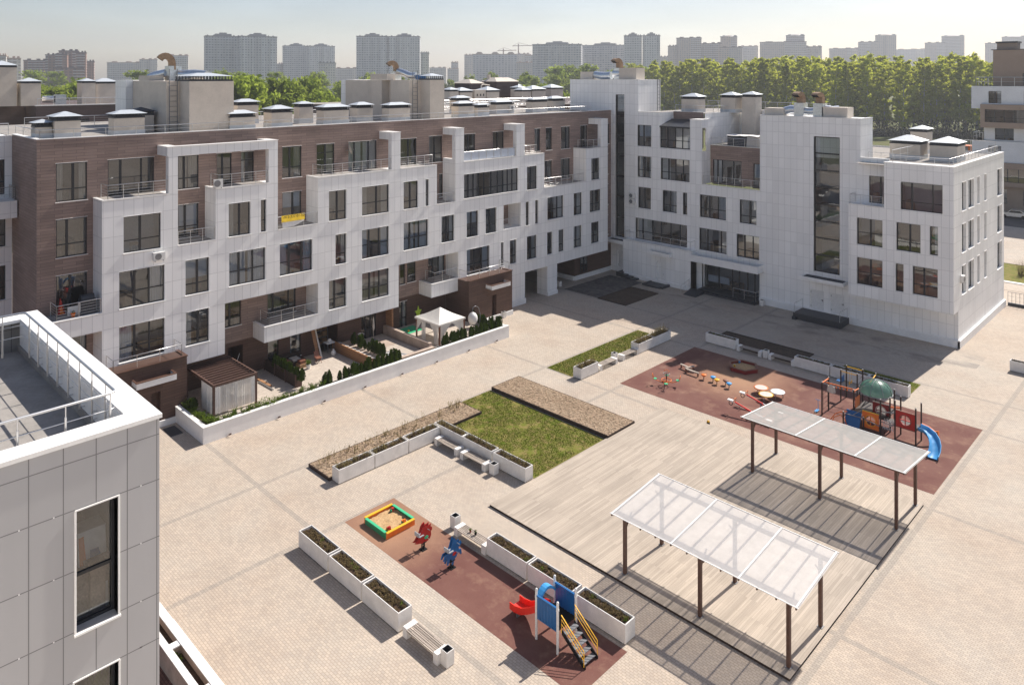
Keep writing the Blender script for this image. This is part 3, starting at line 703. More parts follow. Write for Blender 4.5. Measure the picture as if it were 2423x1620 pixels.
duct_hood(LB, -65.0, 48.2, 24.9, -.5, -1, 1.05)
mb = MB(); mb.box(-65.4,-64.6,47.8,48.6,23.66,24.6); mb.build('duct_box', M['galv'], LB)
duct_run(LB, [(-64.6,48.2,24.6),(-63.6,48.4,24.35),(-62.9,48.5,24.1),(-62.0,48.6,24.1)], .36)
mb = MB(); mb.box(-61.8,-61.1,48.4,49.1,23.7,24.2); mb.build('fan_housing', M['blue'], LB)
# porch boxes with canopy trays
def porch(y0, y1, x1, dy, ty0, ty1):
    mb = MB(); D = (dy, dy+.62, 0.15, 2.45); facade(mb, 'x', x1, [(y0,y1,0,4.38)], [D], 3.4, .5)
    F = mapper('x', x1); mb.quad(F(D[0],.5,D[2]),F(D[1],.5,D[2]),F(D[1],.5,D[3]),F(D[0],.5,D[3]))
    mb.quad((x1-.1,y0,4.37),(x1-.1,y1,4.37),(XW-1.8,y1,4.37),(XW-1.8,y0,4.37))
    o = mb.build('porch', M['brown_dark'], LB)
    mb = MB(); mb.box(x1-.22, x1+.06, y0-.05, y1+.05, 4.385, 4.45); mb.box(XW+.0, x1-.22, y1-.2, y1+.05, 4.385, 4.45); split_build(mb, 'coping', M['brownsteel'], o)
    mb = MB(); mb.box(x1+.002, x1+.85, ty0, ty1, 3.32, 3.38); mb.box(x1+.82, x1+.9, ty0, ty1, 3.3, 3.7); mb.box(x1+.002, x1+.82, ty0, ty0+.07, 3.3, 3.69); mb.box(x1+.002, x1+.82, ty1-.07, ty1, 3.3, 3.69)
    mb.box(x1+.003, x1+.82, ty0+.07, ty1-.07, 3.45, 3.5, 1); mb.box(x1+.75, x1+.93, ty0-.02, ty1+.02, 3.703, 3.74, 1); mb.box(x1+.0, x1+.75, ty0-.02, ty0+.1, 3.703, 3.74, 1); mb.box(x1+.0, x1+.75, ty1-.1, ty1+.02, 3.703, 3.74, 1)
    mb.build('canopy_tray', [M['white_paint'], M['brownsteel']], o)
    mb = MB(); mb.box(x1-.02, x1+.1, y0+.4, y1+.06, 0, .42); mb.build('plinth', M['white_paint'], o)
    railing(LB, [(XW+.05,y0+.15,4.45),(x1-.15,y0+.15,4.45),(x1-.15,y1-.3,4.45),(XW+.05,y1-.3,4.45)], .82, 1.35, 1, .022)
porch(16.45, 21.35, -53.2, 18.95, 17.7, 20.3); porch(47.98, 53.88, -53.16, 51.05, 50.2, 52.75)
# balcony railings
def brail(y0, y1, z, xw=XW-.14, left=True, right=False, n=1.05):
    pts = [(xw,y0,z),(xw,y1,z)]
    if left: pts = [(XB+.35,y0,z)] + pts
    if right: pts = pts + [(XB+.3,y1,z)]
    railing(LB, pts, .95, n, 4)
for a in ((16.75,20.66,15.7),(24.4,28.28,15.7),(33.1,40.05,15.7),(41.12,44.9,15.7)): brail(*a)
brail(57.45, 59.4, 15.7, left=False, right=True); brail(66.9+1.2, 70.46, 15.66)
for a in ((21.4,24.05,11.9),(29.1,32.6,11.9),(45.4,47.6,11.9),(60.55,67.4,11.9)): brail(*a, left=False)
brail(13.7,16.3,8.2); brail(28.4,32.6,4.47); brail(45.2,48.0,4.5); railing(LB, [(XW-.2,54.25,8.27),(XW-.2,56.76,8.27)], .95, 1.2, 5)
mb = MB(); mb.tube([(XW-.14,48.8,16.6),(XW-.14,56.1,16.6)], .03, 8)
for i in range(8): mb.tube([(XW-.14,48.85+i*1.03,15.7),(XW-.14,48.85+i*1.03,16.6)], .024, 6)
o = mb.build('railing', M['steel'], LB)
mb = MB(); mb.box(XW-.19, XW-.175, 48.85, 56.05, 15.75, 16.55); mb.build('privacy_screen', M['blind'], o)

# neighbouring wing at the left edge
NW = thing('apartment_building', 'white wing set back at the left edge of the photo beside the brown block', 'apartment building', (-66, 8, 0))
mb = MB(); nww = [(10.6,12.55,15.62,18.1),(10.6,12.6,11.9,14.2),(10.6,12.6,8.1,10.55),(10.6,12.6,4.5,6.9)]
facade(mb, 'x', -63.3, [(2,12.98,0,19.75)], nww, 0, .2); mb.quad((-63.3,2,19.7),(-63.3,12.98,19.7),(-78,12.98,19.7),(-78,2,19.7))
mb.box(-63.3,-61.4,8.5,12.9,14.15,15.35); mb.build('wall', M['white_panel'], NW)
for w in nww: window(NW, 'x', -63.3, *w, mull=(.6,), trans=.35)
railing(NW, [(-61.5,9,15.36),(-61.5,12.8,15.36),(-63.2,12.8,15.36)], .95, .9, 5); railing(NW, [(-63.5,3,19.75),(-63.5,12.8,19.75)], .9, 1.8, 3); railing(NW, [(-66.5,3,19.7),(-66.5,12.8,19.7)], 1.2, 1.8, 3)
mb = MB(); mb.box(-63.6,-63.27,2,12.98,19.753,19.8); mb.build('roof_coping', M['coping'], NW)

# rear block behind the roofs
RBK = thing('apartment_building', 'dark brown rear block whose parapet and chimneys show behind the left roof', 'apartment building', (-140, 35, 0))
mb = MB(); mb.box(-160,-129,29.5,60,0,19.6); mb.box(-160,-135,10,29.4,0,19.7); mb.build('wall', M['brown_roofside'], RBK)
mb = MB(); mb.box(-129.4,-128.9,29.4,60,19.603,19.75); mb.build('roof_coping', M['coping'], RBK)
railing(RBK, [(-129.6,29.8,19.6),(-129.6,60,19.6)], 1.1, 2.2, 1, .04)
window(RBK, 'x', -128.98, 35.2, 36.7, 15.2, 17.6, (.5,), 0, 0., 0, sill=False)
mb = MB(); mb.box(-128.98,-128.9,33.3,35.1,15.,17.6); mb.build('wall_panel', M['white_panel'], RBK)
for c in ((-133.5,-131,28.,30.6,23.),(-135.5,-131.6,24.4,27.6,25.4),(-133.5,-131,36.2,38.2,23.),(-134,-131.5,38.4,41.6,22.9),(-140,-136,21,24.5,24.2)): chimney(RBK, *c[:4], 19.6, c[4], False, False)
mb = MB(); mb.tube([(-132.5,31.2,20.5),(-131.8,32.6,20.5)], .55, 12); mb.box(-132.6,-131.6,32.7,34.2,19.6,21.2); mb.build('ventilation_duct', M['galv'], RBK)

# roofs beyond, right of the second penthouse
RB2 = thing('apartment_building', 'rear block with cream chimneys and a black roof house beyond the long block', 'apartment building', (-100, 90, 0))
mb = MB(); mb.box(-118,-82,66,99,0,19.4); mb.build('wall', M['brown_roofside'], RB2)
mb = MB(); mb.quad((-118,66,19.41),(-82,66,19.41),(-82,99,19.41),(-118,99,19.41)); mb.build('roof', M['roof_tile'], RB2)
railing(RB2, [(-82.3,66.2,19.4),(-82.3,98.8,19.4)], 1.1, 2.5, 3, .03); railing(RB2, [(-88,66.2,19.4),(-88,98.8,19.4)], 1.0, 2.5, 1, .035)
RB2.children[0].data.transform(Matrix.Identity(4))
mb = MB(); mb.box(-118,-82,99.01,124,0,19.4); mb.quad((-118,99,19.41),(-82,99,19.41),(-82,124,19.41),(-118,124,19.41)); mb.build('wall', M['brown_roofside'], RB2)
for c in ((-98,-96,82.4,84.3,21.5),(-98.5,-96,84.6,87.5,21.3),(-99,-96,90.9,94.0,21.3),(-98,-96,98.9,101.,21.7),(-96,-94,97.8,100.2,21.3),(-97,-94,100.5,104.2,21.4),(-103,-100,112.5,116.2,21.5),(-108,-105,106,109,22.)): chimney(RB2, *c[:4], 19.4, c[4], False, False)
mb = MB(); mb.box(-98.5,-96,88.,90.7,19.4,21.7)
for y in (88.5,89.3,90.): mb.box(-95.995,-95.98,y,y+.25,20.6,21.0,1)
mb.build('chimney', [M['stucco'], M['black']], RB2)
mb = MB(); mb.box(-104,-100,97.2,103.,19.4,23.1); mb.box(-105,-100.5,91.2,94.3,19.4,22.8); mb.box(-106,-101,88.7,91.2,19.4,22.); mb.box(-106,-101,94.3,97.2,19.4,22.)
o = mb.build('roof_house', M['brown_roofside'], RB2)
mb = MB()
for x0,x1,y0,y1,z in ((-104.2,-99.8,97.,103.2,23.1),(-105.2,-100.3,91.,94.5,22.8)):
    r = (x1-x0)/2*.8; mb.add([(x0,y0,z),(x1,y0,z),(x1,y1,z),(x0,y1,z),(x0+r,y0+r*.7,z+.75),(x1-r,y0+r*.7,z+.75),(x1-r,y1-r*.7,z+.75),(x0+r,y1-r*.7,z+.75)], [(0,1,5,4),(1,2,6,5),(2,3,7,6),(3,0,4,7),(4,5,6,7)])
mb.tube([(-99.7,93.,20.4),(-99.7,93.,22.4),(-99.9,93.6,22.6),(-100,95.4,22.4)], .12, 8); mb.tube([(-103,98,23.1),(-103,98,24.4)], .35, 10)
mb.build('roof_cap', M['stucco'], o)
# ------------------------------------------------------------------ right (far) white building in the shade
YR, YX, XS = 74.95, 73.45, -18.38
RW = thing('apartment_building', 'white panelled building with two stair towers closing the far side of the courtyard', 'apartment building', (-38, 80, 0))
# name, X0, X1, z0, z1, mullions, transom
wy = [(-52.62,-50.68,15.65,18.20,(.4,),.0),(-52.60,-50.68,11.92,14.45,(.45,),.35),(-52.51,-50.73,8.2,10.73,(.45,),.0),(-49.06,-47.18,8.2,10.71,(.5,),.32),(-46.34,-45.8,8.2,10.71,(),.35),
      (-49.32,-45.49,11.95,14.47,(.25,.5,.76),.36),(-44.14,-40.94,8.2,10.74,(.35,.68),.40),(-39.3,-37.38,8.2,10.73,(.6,),.32),(-52.91,-45.82,4.45,6.97,(.13,.33,.5,.68,.86),.38),(-44.22,-40.87,4.5,6.98,(.28,.78),.33),(-39.64,-37.08,4.5,6.97,(.33,.7),.32)]
strip1 = (-55.89,-54.59,4.27,21.8); strip2 = (-31.24,-28.69,4.46,18.02); entry = (-43.9,-37.05,.0,3.25)
dr = [(-55.6,-54.5,.55,2.6),(-31.62,-30.25,.6,2.6),(-29.6,-28.25,.6,2.6)]
sb = (-25.95,-24.3,11.95,14.55)
rects = [(-56.65,-52.54,0,23.62),(-63.3,-56.65,19.7,23.62),(-52.54,-49.5,0,19.78),(-49.5,-45.45,0,15.65),(-45.45,-43.95,0,19.12),(-43.95,-37.0,0,11.88),(-37.0,-26.72,0,19.92),(-26.72,-24.1,3.2,16.2),(-26.72,XS,0,3.25)]
mb = MB(); facade(mb, 'y', YR, rects, [w[:4] for w in wy] + [strip1, strip2, entry, sb] + dr, 0, .2)
F = mapper('y', YR)
mb.quad((-49.5,YR,15.66),(-45.45,YR,15.66),(-45.45,YR+3,15.66),(-49.5,YR+3,15.66))
# stair tower returns
mb.box(-63.29,-52.541,YR+.25,79.7,19.7,23.61); mb.box(-36.99,-26.721,YR+.3,78.2,15.9,19.91)
for x in (-52.54,-26.72): mb.quad((x,YR,16 if x > -30 else 19.7),(x,YR+.26,16 if x > -30 else 19.7),(x,YR+.26,19.9 if x > -30 else 23.6),(x,YR,19.9 if x > -30 else 23.6))
mb.quad((-37.0,YR,11.88),(-37.0,YR+8,11.88),(-37.0,YR+8,19.9),(-37.0,YR,19.9)); mb.quad((-63.3,YR,19.7),(-63.3,79.7,19.7),(-63.3,79.7,23.6),(-63.3,YR,23.6))
mb.quad((-63.3,YR,23.62),(-52.54,YR,23.62),(-52.54,YR+.3,23.62),(-63.3,YR+.3,23.62)); mb.quad((-37,YR,19.92),(-26.72,YR,19.92),(-26.72,YR+.4,19.92),(-37,YR+.4,19.92))
# pillar with side slit, recess and terrace walls
mb.quad((-43.95,YR,11.88),(-43.95,YR+.15,11.88),(-43.95,YR+.15,19.12),(-43.95,YR,19.12)); mb.quad((-43.95,YR+.95,11.88),(-43.95,YR+1.9,11.88),(-43.95,YR+1.9,19.12),(-43.95,YR+.95,19.12))
mb.quad((-43.95,YR+.15,11.88),(-43.95,YR+.95,11.88),(-43.95,YR+.95,15.6),(-43.95,YR+.15,15.6)); mb.quad((-43.95,YR+.15,18.2),(-43.95,YR+.95,18.2),(-43.95,YR+.95,19.12),(-43.95,YR+.15,19.12))
mb.quad((-45.45,YR,19.12),(-43.95,YR,19.12),(-43.95,YR+1.9,19.12),(-45.45,YR+1.9,19.12)); mb.quad((-45.45,YR,15.65),(-45.45,YR+1.9,15.65),(-45.45,YR+1.9,19.12),(-45.45,YR,19.12))
mb.quad((-44.1,YR+.97,16.2),(-44.1,84.,16.2),(-44.1,84.,19.8),(-44.1,YR+.97,19.8)); mb.quad((-44.1,84.,16.2),(-37,84.,16.2),(-37,84.,20.0),(-44.1,84.,20.0))
mb.quad((-49.5,YR,15.65),(-49.5,YR+3,15.65),(-49.5,YR+3,19.8),(-49.5,YR,19.8))
mb.box(-53.9,-44.6,73.7,YR-.002,3.5,4.42); mb.box(-53.9,-49.05,73.7,YR-.002,0,3.5); mb.box(-48.12,-44.6,73.7,YR-.002,0,3.5); mb.box(-49.05,-48.12,73.7,YR-.002,2.55,3.5); mb.box(-49.05,-48.12,74.0,YR-.002,0.001,2.55)
wall_o = mb.build('wall', M['white_panel'], RW)
# projecting box at the right end
bx = [(-26.49,-24.23,8.15,10.67,(.52,),.46),(-23.01,-21.01,8.15,10.70,(.55,),.32),(-20.24,-19.61,8.17,10.72,(),.36),(-26.49,-24.23,4.4,6.93,(.52,),.46),(-23.07,-22.42,4.4,6.93,(),.34),(-21.63,-19.62,4.42,6.95,(.44,),.36),(-22.64,-19.24,11.92,14.44,(.26,.76),.30)]
mb = MB(); facade(mb, 'y', YX, [(-27.3,-24.1,3.22,11.87),(-24.1,XS-.003,3.22,16.07)], [w[:4] for w in bx], 1.5, .2)
sx = [(76.15,77.5,11.92,14.5,(),.0),(78.3,80.2,11.9,14.5,(.5,),.0),(81.45,82.3,11.92,14.5,(),0.),(84.05,84.95,11.92,14.5,(),0.),(89.3,91.3,11.75,14.5,(),0.)]
sides = [(y0,y1,z0-k*3.75,z1-k*3.75,m,t) for k in range(3) for y0,y1,z0,z1,m,t in sx]
facade(mb, 'x', XS, [(YX,92.2,3.22,16.07),(YR,92.2,0,3.22)], [w[:4] for w in sides], 0, .28)
mb.quad((XS,92.2,0),(XS-20,92.2,0),(XS-20,92.2,16),(XS,92.2,16))
mb.build('projecting_wall', M['white_panel'], RW)
for w in wy: window(RW, 'y', YR, *w[:4], mull=w[4], trans=w[5], sill=False, trim=True)
for w in bx: window(RW, 'y', YX, *w[:4], mull=w[4], trans=w[5], sill=False, trim=True, room=1.3, curtain=WR.random() < .2)
for w in sides: window(RW, 'x', XS, *w[:4], mull=w[4], trans=w[5], set_=.26, room=1.0, curtain=False)
window(RW, 'y', YR, *sb, mull=(.62,), trans=0, sill=False, room=1.4)
# tall stair windows: one part each with horizontal members
for st, rows in ((strip1, 7), (strip2, 8)):
    a0,a1,z0,z1 = st; o = window(RW, 'y', YR, a0,a1,z0,z1, (), 0, sill=False, trim=True, room=2.2, name='stair_window', curtain=False, thick=.1)
    fr = MB()
    for i in range(1, rows): 
        z = z0+(z1-z0)*i/rows; lbox(fr, F, a0+.1, a1-.1, .13, .24, z-.06, z+.06)
        lbox(fr, F, a0+.1, a1-.1, .6, 2.2, z-.25, z-.12)
    split_build(fr, 'transom', M['frame'], o)
mb = MB()     # brown recessed storeys
facade(mb, 'y', YR+1.9, [(-43.94,-37.0,11.9,16.2)], [(-43.6,-40.1,12.0,14.6),(-38.7,-37.1,12.0,14.5)], 0, .12)
facade(mb, 'y', YR+2.95, [(-49.49,-45.45,15.66,19.82)], [], 0, 0)
mb.build('brown_wall', M['brown_clad'], RW)
window(RW, 'y', YR+1.9, -43.6,-40.1,12.0,14.6,(.16,.32,.72),0,set_=.08,sill=False,curtain=True); window(RW, 'y', YR+1.9, -38.7,-37.1,12.0,14.5,(.55,),0,set_=.08,sill=False,curtain=True)
# glazed winter garden on the terrace
o = window(RW, 'y', YR, -49.48,-45.47,15.68,18.2,(.24,.5,.74),.36,sill=False,room=1.7,name='winter_garden',thick=.1)
mb = MB(); mb.add([(-49.5,YR-.05,18.22),(-45.45,YR-.05,18.22),(-45.45,YR+2.6,18.95),(-49.5,YR+2.6,18.95),(-49.5,YR-.05,18.05),(-45.45,YR-.05,18.05)], [(0,1,2,3),(4,5,1,0)]); mb.build('winter_garden_roof', M['frame'], o)
# roofs
mb = MB(); mb.quad((-52.5,YR+.2,19.72),(-49.5,YR+.2,19.72),(-49.5,92,19.72),(-52.5,92,19.72)); mb.quad((-49.5,YR+2.96,19.72),(-44.1,YR+2.96,19.72),(-44.1,92,19.72),(-49.5,92,19.72)); mb.quad((-44.1,84.01,19.72),(-37,84.01,19.72),(-37,92,19.72),(-44.1,92,19.72))
mb.quad((-43.95,YR+1.9,16.21),(-37,YR+1.9,16.21),(-37,84,16.21),(-43.95,84,16.21)); mb.quad((-36.9,78.2,15.8),(-18.7,78.2,15.8),(-18.7,92,15.8),(-36.9,92,15.8)); mb.quad((-26.7,YX+.3,15.8),(-18.7,YX+.3,15.8),(-18.7,78.3,15.8),(-26.7,78.3,15.8))
mb.build('roof', M['roof_tile'], RW)
mb = MB()
for b in ((-63.34,-52.5,YR-.04,YR+.3,23.625,23.67),(-52.8,-52.5,YR+.3,79.7,23.625,23.67),(-37.03,-26.68,YR-.04,YR+.3,19.925,19.97),(-27.0,-26.68,YR+.3,78.2,19.925,19.97),(-52.5,-49.46,YR-.04,YR+.3,19.785,19.83),(-45.5,-43.91,YR-.04,YR+1.9,19.125,19.17),
          (-49.5,-43.9,YR+2.9,YR+3.2,19.825,19.86),(-44.3,-44.06,YR+3.2,84,19.81,19.85),(-44.1,-37,83.96,84.3,20.01,20.06),(-43.9,-37.03,YR-.04,YR+.26,11.885,11.93),(-27.34,-24.14,YX-.04,YX+.3,11.875,11.92),
          (-24.14,XS+.04,YX-.04,YX+.45,16.075,16.12),(XS-.41,XS+.04,YX+.45,92.2,16.075,16.12),(-26.72,-24.1,YR-.04,YR+.3,16.205,16.25),(-43.95,-37.0,YR+1.86,YR+2.1,16.215,16.25),(-53.94,-44.56,73.66,73.95,4.425,4.47)): mb.box(*b)
split_build(mb, 'coping', M['coping'], RW)
mb = MB(); mb.box(-54.5,-45.2,73.56,73.7,0,.45); mb.box(-37.0,XS+.18,YR-.25,YR-.002,0,.62); mb.box(XS+.002,XS+.2,YR-.25,92.2,0,.66); mb.box(-37.0,XS+.14,YR-.2,YR-.002,.62,.66); split_build(mb, 'plinth', M['white_paint'], RW)
# canopies and trays
def tray(x0, x1, y0, y1, z0, z1):
    mb = MB(); mb.box(x0, x1, y0, y1, z0, z0+.06); mb.box(x0, x1, y0, y0+.08, z0+.06, z1); mb.box(x0, x0+.08, y0+.08, y1, z0+.06, z1); mb.box(x1-.08, x1, y0+.08, y1, z0+.06, z1)
    mb.box(x0+.08, x1-.08, y0+.08, y1, z0+.10, z0+.28, 1); mb.build('canopy_tray', [M['white_paint'], M['roof_dark']], RW)
tray(-44.55,-36.6,73.62,YR-.003,3.36,4.12); tray(-49.7,-46.9,72.9,73.65,3.42,3.86); tray(-32.0,-27.9,73.7,YR-.003,3.74,4.06); tray(-56.6,-53.92,73.72,YR-.003,3.72,4.12)
# entrance glazing and doors
mb = MB(); mb.quad((-43.9,YR,0),(-43.9,YR+1.2,0),(-43.9,YR+1.2,3.3),(-43.9,YR,3.3)); mb.quad((-44.6,73.7,0),(-44.6,YR,0),(-44.6,YR,3.4),(-44.6,73.7,3.4)); mb.build('entrance_side', M['white_panel'], RW)
o = window(RW, 'y', YR+.6, -43.9,-37.05,.35,3.25,(.26,.5,.62,.76,.88),.0,set_=.0,sill=False,room=2.5,name='entrance_glazing',thick=.09,curtain=False)
mb = MB(); mb.box(-43.5,-40.9,YR+.66,YR+.68,1.0,1.75); mb.build('frosted_band', M['blind'], o)
mb = MB(); mb.box(-43.88,-36.9,YR-.9,YR+.6,0.002,.34); mb.box(-43.88,-36.9,YR-1.25,YR-.9,.002,.17); split_build(mb, 'entrance_step', M['cap_dark'], RW)
for (a0,a1,z0,z1), dp in [(d, YR+.16) for d in dr] + [((-49.03,-48.14,.05,2.54), 74.1)]:
    mb = MB(); mb.box(a0, a1, dp-.05, dp, z0, z1); o = mb.build('door', M['white_pl'], RW)
    mb = MB(); mb.box(a1-.17, a1-.13, dp-.1, dp-.05, z0+.95, z0+1.12); mb.box(a1-.30, a1-.13, dp-.115, dp-.09, z0+1.05, z0+1.08); mb.build('handle', M['black'], o)
    mb = MB(); mb.box(a0+.02, a0+.06, dp-.06, dp-.05, z0+.2, z0+.4); mb.box(a0+.02, a0+.06, dp-.06, dp-.05, z1-.4, z1-.2); mb.build('hinge', M['grey_metal'], o)
mb = MB(); mb.box(-32.3,-27.7,72.5,YR-.26,.002,.6); mb.box(-32.3,-31.9,72.2,72.5,.002,.3); split_build(mb, 'door_step', M['cap_dark'], RW)
mb = MB(); mb.box(-49.6,-47.5,71.9,73.55,.002,.16); mb.box(-49.9,-49.6,71.9,73.55,.002,.22); mb.box(-47.5,-47.2,72.0,73.55,.002,.24)
for i in range(4): mb.box(-54.4+i*.75,-53.7+i*.75,73.0-.1*i,74.9-.1*i if i < 1 else 73.55,.002,.5-.11*i)
split_build(mb, 'door_step', M['cap_dark'], RW)
mb = MB(); mb.slab([(-44.5,71.9,.003),(-44.5,73.6,.003),(-44.5,73.6,.4)], (1.6,0,0)); mb.build('ramp', M['cap_dark'], RW)
railing(RW, [(-32.2,72.6,.6),(-32.2,74.5,.6)], .95, 1.8, 1, .022); railing(RW, [(-27.8,72.6,.6),(-27.8,74.5,.6)], .95, 1.8, 1, .022)
railing(RW, [(-39.6,YR-.95,.34),(-37.0,YR-.95,.34),(-37.0,YR-.2,.34)], .95, 1.2, 1, .022); railing(RW, [(-44.75,71.9,.02),(-44.75,73.6,.4)], .9, 1.6, 1, .022)
railing(RW, [(-53.7,YR-.1,4.47),(-53.7,73.85,4.47),(-44.75,73.85,4.47),(-44.75,YR-.1,4.47)], .95, 1.35, 1, .022)
railing(RW, [(-43.85,YR+.12,11.93),(-37.1,YR+.12,11.93)], .95, 1.0, 5, .022); railing(RW, [(-43.9,YR+2.1,16.25),(-37.1,YR+2.1,16.25)], .85, 1.3, 4, .022)
railing(RW, [(-27.2,74.9,11.92),(-27.2,YX+.12,11.92),(-24.25,YX+.12,11.92)], .9, .9, 5, .022)
railing(RW, [(-49.4,YR+3.2,19.85),(-44.3,YR+3.2,19.85),(-44.3,83,19.85)], .75, 1.3, 2, .02, 'roof_railing'); railing(RW, [(-52.4,91,19.75),(-36,91,19.75)], 1., 1.6, 3, .022, 'roof_railing')
railing(RW, [(-26.2,YR+.6,16.2),(-23.9,YR+.6,16.2)], .55, 1., 1, .02, 'roof_railing'); railing(RW, [(-23.6,YX+.7,16.1),(-18.9,YX+.7,16.1),(-18.9,91.8,16.1)], .62, 1.3, 3, .022, 'roof_railing'); railing(RW, [(-23.6,YX+.7,16.1),(-23.6,91.6,16.1),(-19.,91.6,16.1)], 1.1, 2.2, 1, .022, 'roof_railing')
for c in ((-49.2,-47.0,79.2,81.,19.72,21.3),(-45.3,-43.4,81.6,83.3,19.72,21.5),(-42.9,-41.2,82.3,83.9,16.22,21.6),(-25.9,-23.1,80.6,83.,15.8,17.3),(-26.,-24.4,87.4,89.4,15.8,18.1),(-22.3,-19.9,80.8,83.6,15.8,17.3)): chimney(RW, *c)
# roof plant
mb = MB(); mb.box(-62.6,-60.6,76.2,77.6,23.65,24.65); mb.box(-55.9,-53.3,75.6,77.4,23.65,25.1); mb.box(-36.8,-34.7,75.6,76.9,19.95,20.7); mb.box(-30.7,-28.2,75.6,77.2,19.95,20.95); split_build(mb, 'vent_housing', M['stucco'], RW)
duct_run(RW, [(-60.6,76.8,24.25),(-59.2,76.6,24.1),(-57.8,76.6,24.15)], .5); duct_run(RW, [(-57.2,76.5,24.4),(-55.9,76.5,24.4)], .62); duct_hood(RW, -56.4, 76.4, 25.5, -.35, -1, 1.05)
mb = MB(); mb.box(-57.,-56.,76.,77.,23.65,25.1); mb.build('duct_box', M['galv'], RW)
for x in (-33.1, -29.5-1.6): 
    mb = MB(); mb.box(x-.5,x+.5,75.6,76.7,19.95,21.3); mb.build('duct_box', M['galv'], RW); duct_hood(RW, x, 76.2, 21.7, -.3, -1, .95)
duct_run(RW, [(-34.8,76.2,20.4),(-34.2,76.2,20.6),(-33.6,76.2,20.6)], .42); duct_run(RW, [(-32.6,76.2,20.5),(-32.2,76.2,20.45),(-31.6,76.2,20.5)], .36); duct_run(RW, [(-30.6,76.2,20.6),(-30.1,76.2,20.55)], .55); duct_run(RW, [(-30.3,76.4,20.6),(-29.5,76.9,20.7)], .4)
mb = MB(); mb.tube([(-52.48,79.0,19.8),(-52.48,79.0,23.7)], .04, 6); mb.tube([(-52.48,79.45,19.8),(-52.48,79.45,23.7)], .03, 6)
for i in range(9): mb.tube([(-52.48,79.0,20.1+i*.42),(-52.48,79.45,20.1+i*.42)], .018, 5)
mb.build('ladder', M['grey_metal'], RW)
window(RW, 'y', 84.0, -39.6,-39.0,16.4,18.8,(),0,set_=-.04,room=0,sill=False)

# ------------------------------------------------------------------ foreground building, lower left
XF, YF = -18.35, 6.72
FB = thing('apartment_building', 'pale panelled building in the left foreground with a railed roof terrace', 'apartment building', (-24, 0, 0))
fw = [(4.96,5.81,11.78,14.46),(4.92,5.82,8.05,10.72),(-3.4,-1.2,11.78,14.46),(-3.4,-1.2,8.05,10.72),(4.96,5.81,4.3,6.97)]
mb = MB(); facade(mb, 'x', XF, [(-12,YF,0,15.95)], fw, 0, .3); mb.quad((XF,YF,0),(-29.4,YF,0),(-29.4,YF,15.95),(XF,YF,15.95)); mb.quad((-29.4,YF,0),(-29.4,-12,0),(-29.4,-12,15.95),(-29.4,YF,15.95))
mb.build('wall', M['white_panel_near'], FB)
mb = MB()
mb.box(XF-.56, XF+.05, -12, YF+.05, 15.953, 16.05); mb.box(-29.45, XF-.56, YF-.60, YF+.05, 15.953, 16.05); mb.box(-29.45,-28.7,-12,YF-.60,15.953,16.05)
split_build(mb, 'coping', M['coping'], FB)
mb = MB(); mb.box(XF-.55, XF-.50, -12, YF-.6, 15.0, 15.95); mb.box(-28.7, XF-.55, YF-.62, YF-.58, 15.0, 15.95); split_build(mb, 'parapet', M['white_paint'], FB)
mb = MB(); mb.quad((-28.7,-12,15.05),(XF-.5,-12,15.05),(XF-.5,YF-.58,15.05),(-28.7,YF-.58,15.05)); mb.box(XF-.62,XF-.55,-12,YF-.62,15.05,15.22); mb.box(-28.7,XF-.62,YF-.69,YF-.62,15.05,15.22)
mb.build('roof', M['terrace_tiles'] if 'terrace_tiles' in M else M['roof_tile'], FB)
# unseen wing added to this building for window reflections and bounced light
mb = MB(); ew = [(-16+4.2*i, -13.8+4.2*i, 1.2+3.75*k, 3.4+3.75*k) for i in range(12) for k in range(5)]
mb.quad((XF,-1.5,0),(40,-1.5,0),(40,-1.5,19.8),(XF,-1.5,19.8)); mb.quad((XF,-16,19.8),(40,-16,19.8),(40,-1.5,19.8),(XF,-1.5,19.8)); mb.build('unseen_wing_wall', M['white_panel'], FB)
mb = MB()
for a0,a1,z0,z1 in ew: mb.box(a0,a1,-1.495,-1.47,z0,z1)
o = mb.build('unseen_wing_windows', M['frame'], FB); o['kind'] = 'stuff'
# things seen through the two windows
t = thing('cardboard_box', 'tall white box with orange and dark blue marks behind the upper foreground window', 'box', (XF-1.1,5.5,11.6))
mb = MB(); mb.slab([(XF-.75,5.25,11.6),(XF-.75,5.85,11.6),(XF-1.0,5.85,13.4),(XF-1.0,5.25,13.4)], (-.5,0,0)); mb.build('carton', M['white_pl'], t)
for y0,y1,z0,z1,c in ((5.27,5.42,12.6,13.3,'orange'),(5.3,5.4,11.7,12.4,'orange'),(5.5,5.72,12.75,12.95,'blue'),(5.52,5.78,12.2,12.38,'blue'),(5.5,5.7,11.85,11.98,'blue')):
    f = lambda z: XF-.75-.25*(z-11.6)/1.8+.004
    mb = MB(); mb.poly([(f(z0),y0,z0),(f(z0),y1,z0+.05),(f(z1),y1-.04,z1),(f(z1),y0,z1)]); mb.build('printed_mark', M[c], t)
t = thing('room_plant', 'broad-leaved green plant behind the lower foreground window', 'plant', (XF-.8,5.4,8.0)); mb = MB()
for k in range(9):
    a = -1.2+.3*k; p = Vector((XF-.8,5.4,9.0)); d = Vector((.25*math.sin(k*2.1),math.sin(a)*.55,1.15+.2*math.cos(k))); w = Vector((0,.09,-.05)); mb.add([p-w*.3,p+d*.6-w,p+d,p+d*.6+w,p+w*.3], [(0,1,2,3,4)])
mb.build('leaves', M['juniper'], t); mb = MB(); mb.lathe(XF-.8,5.4,[(.16,8.0),(.22,8.5),(.05,8.52),(.04,9.05)],12); mb.build('pot', M['terracotta'], t)
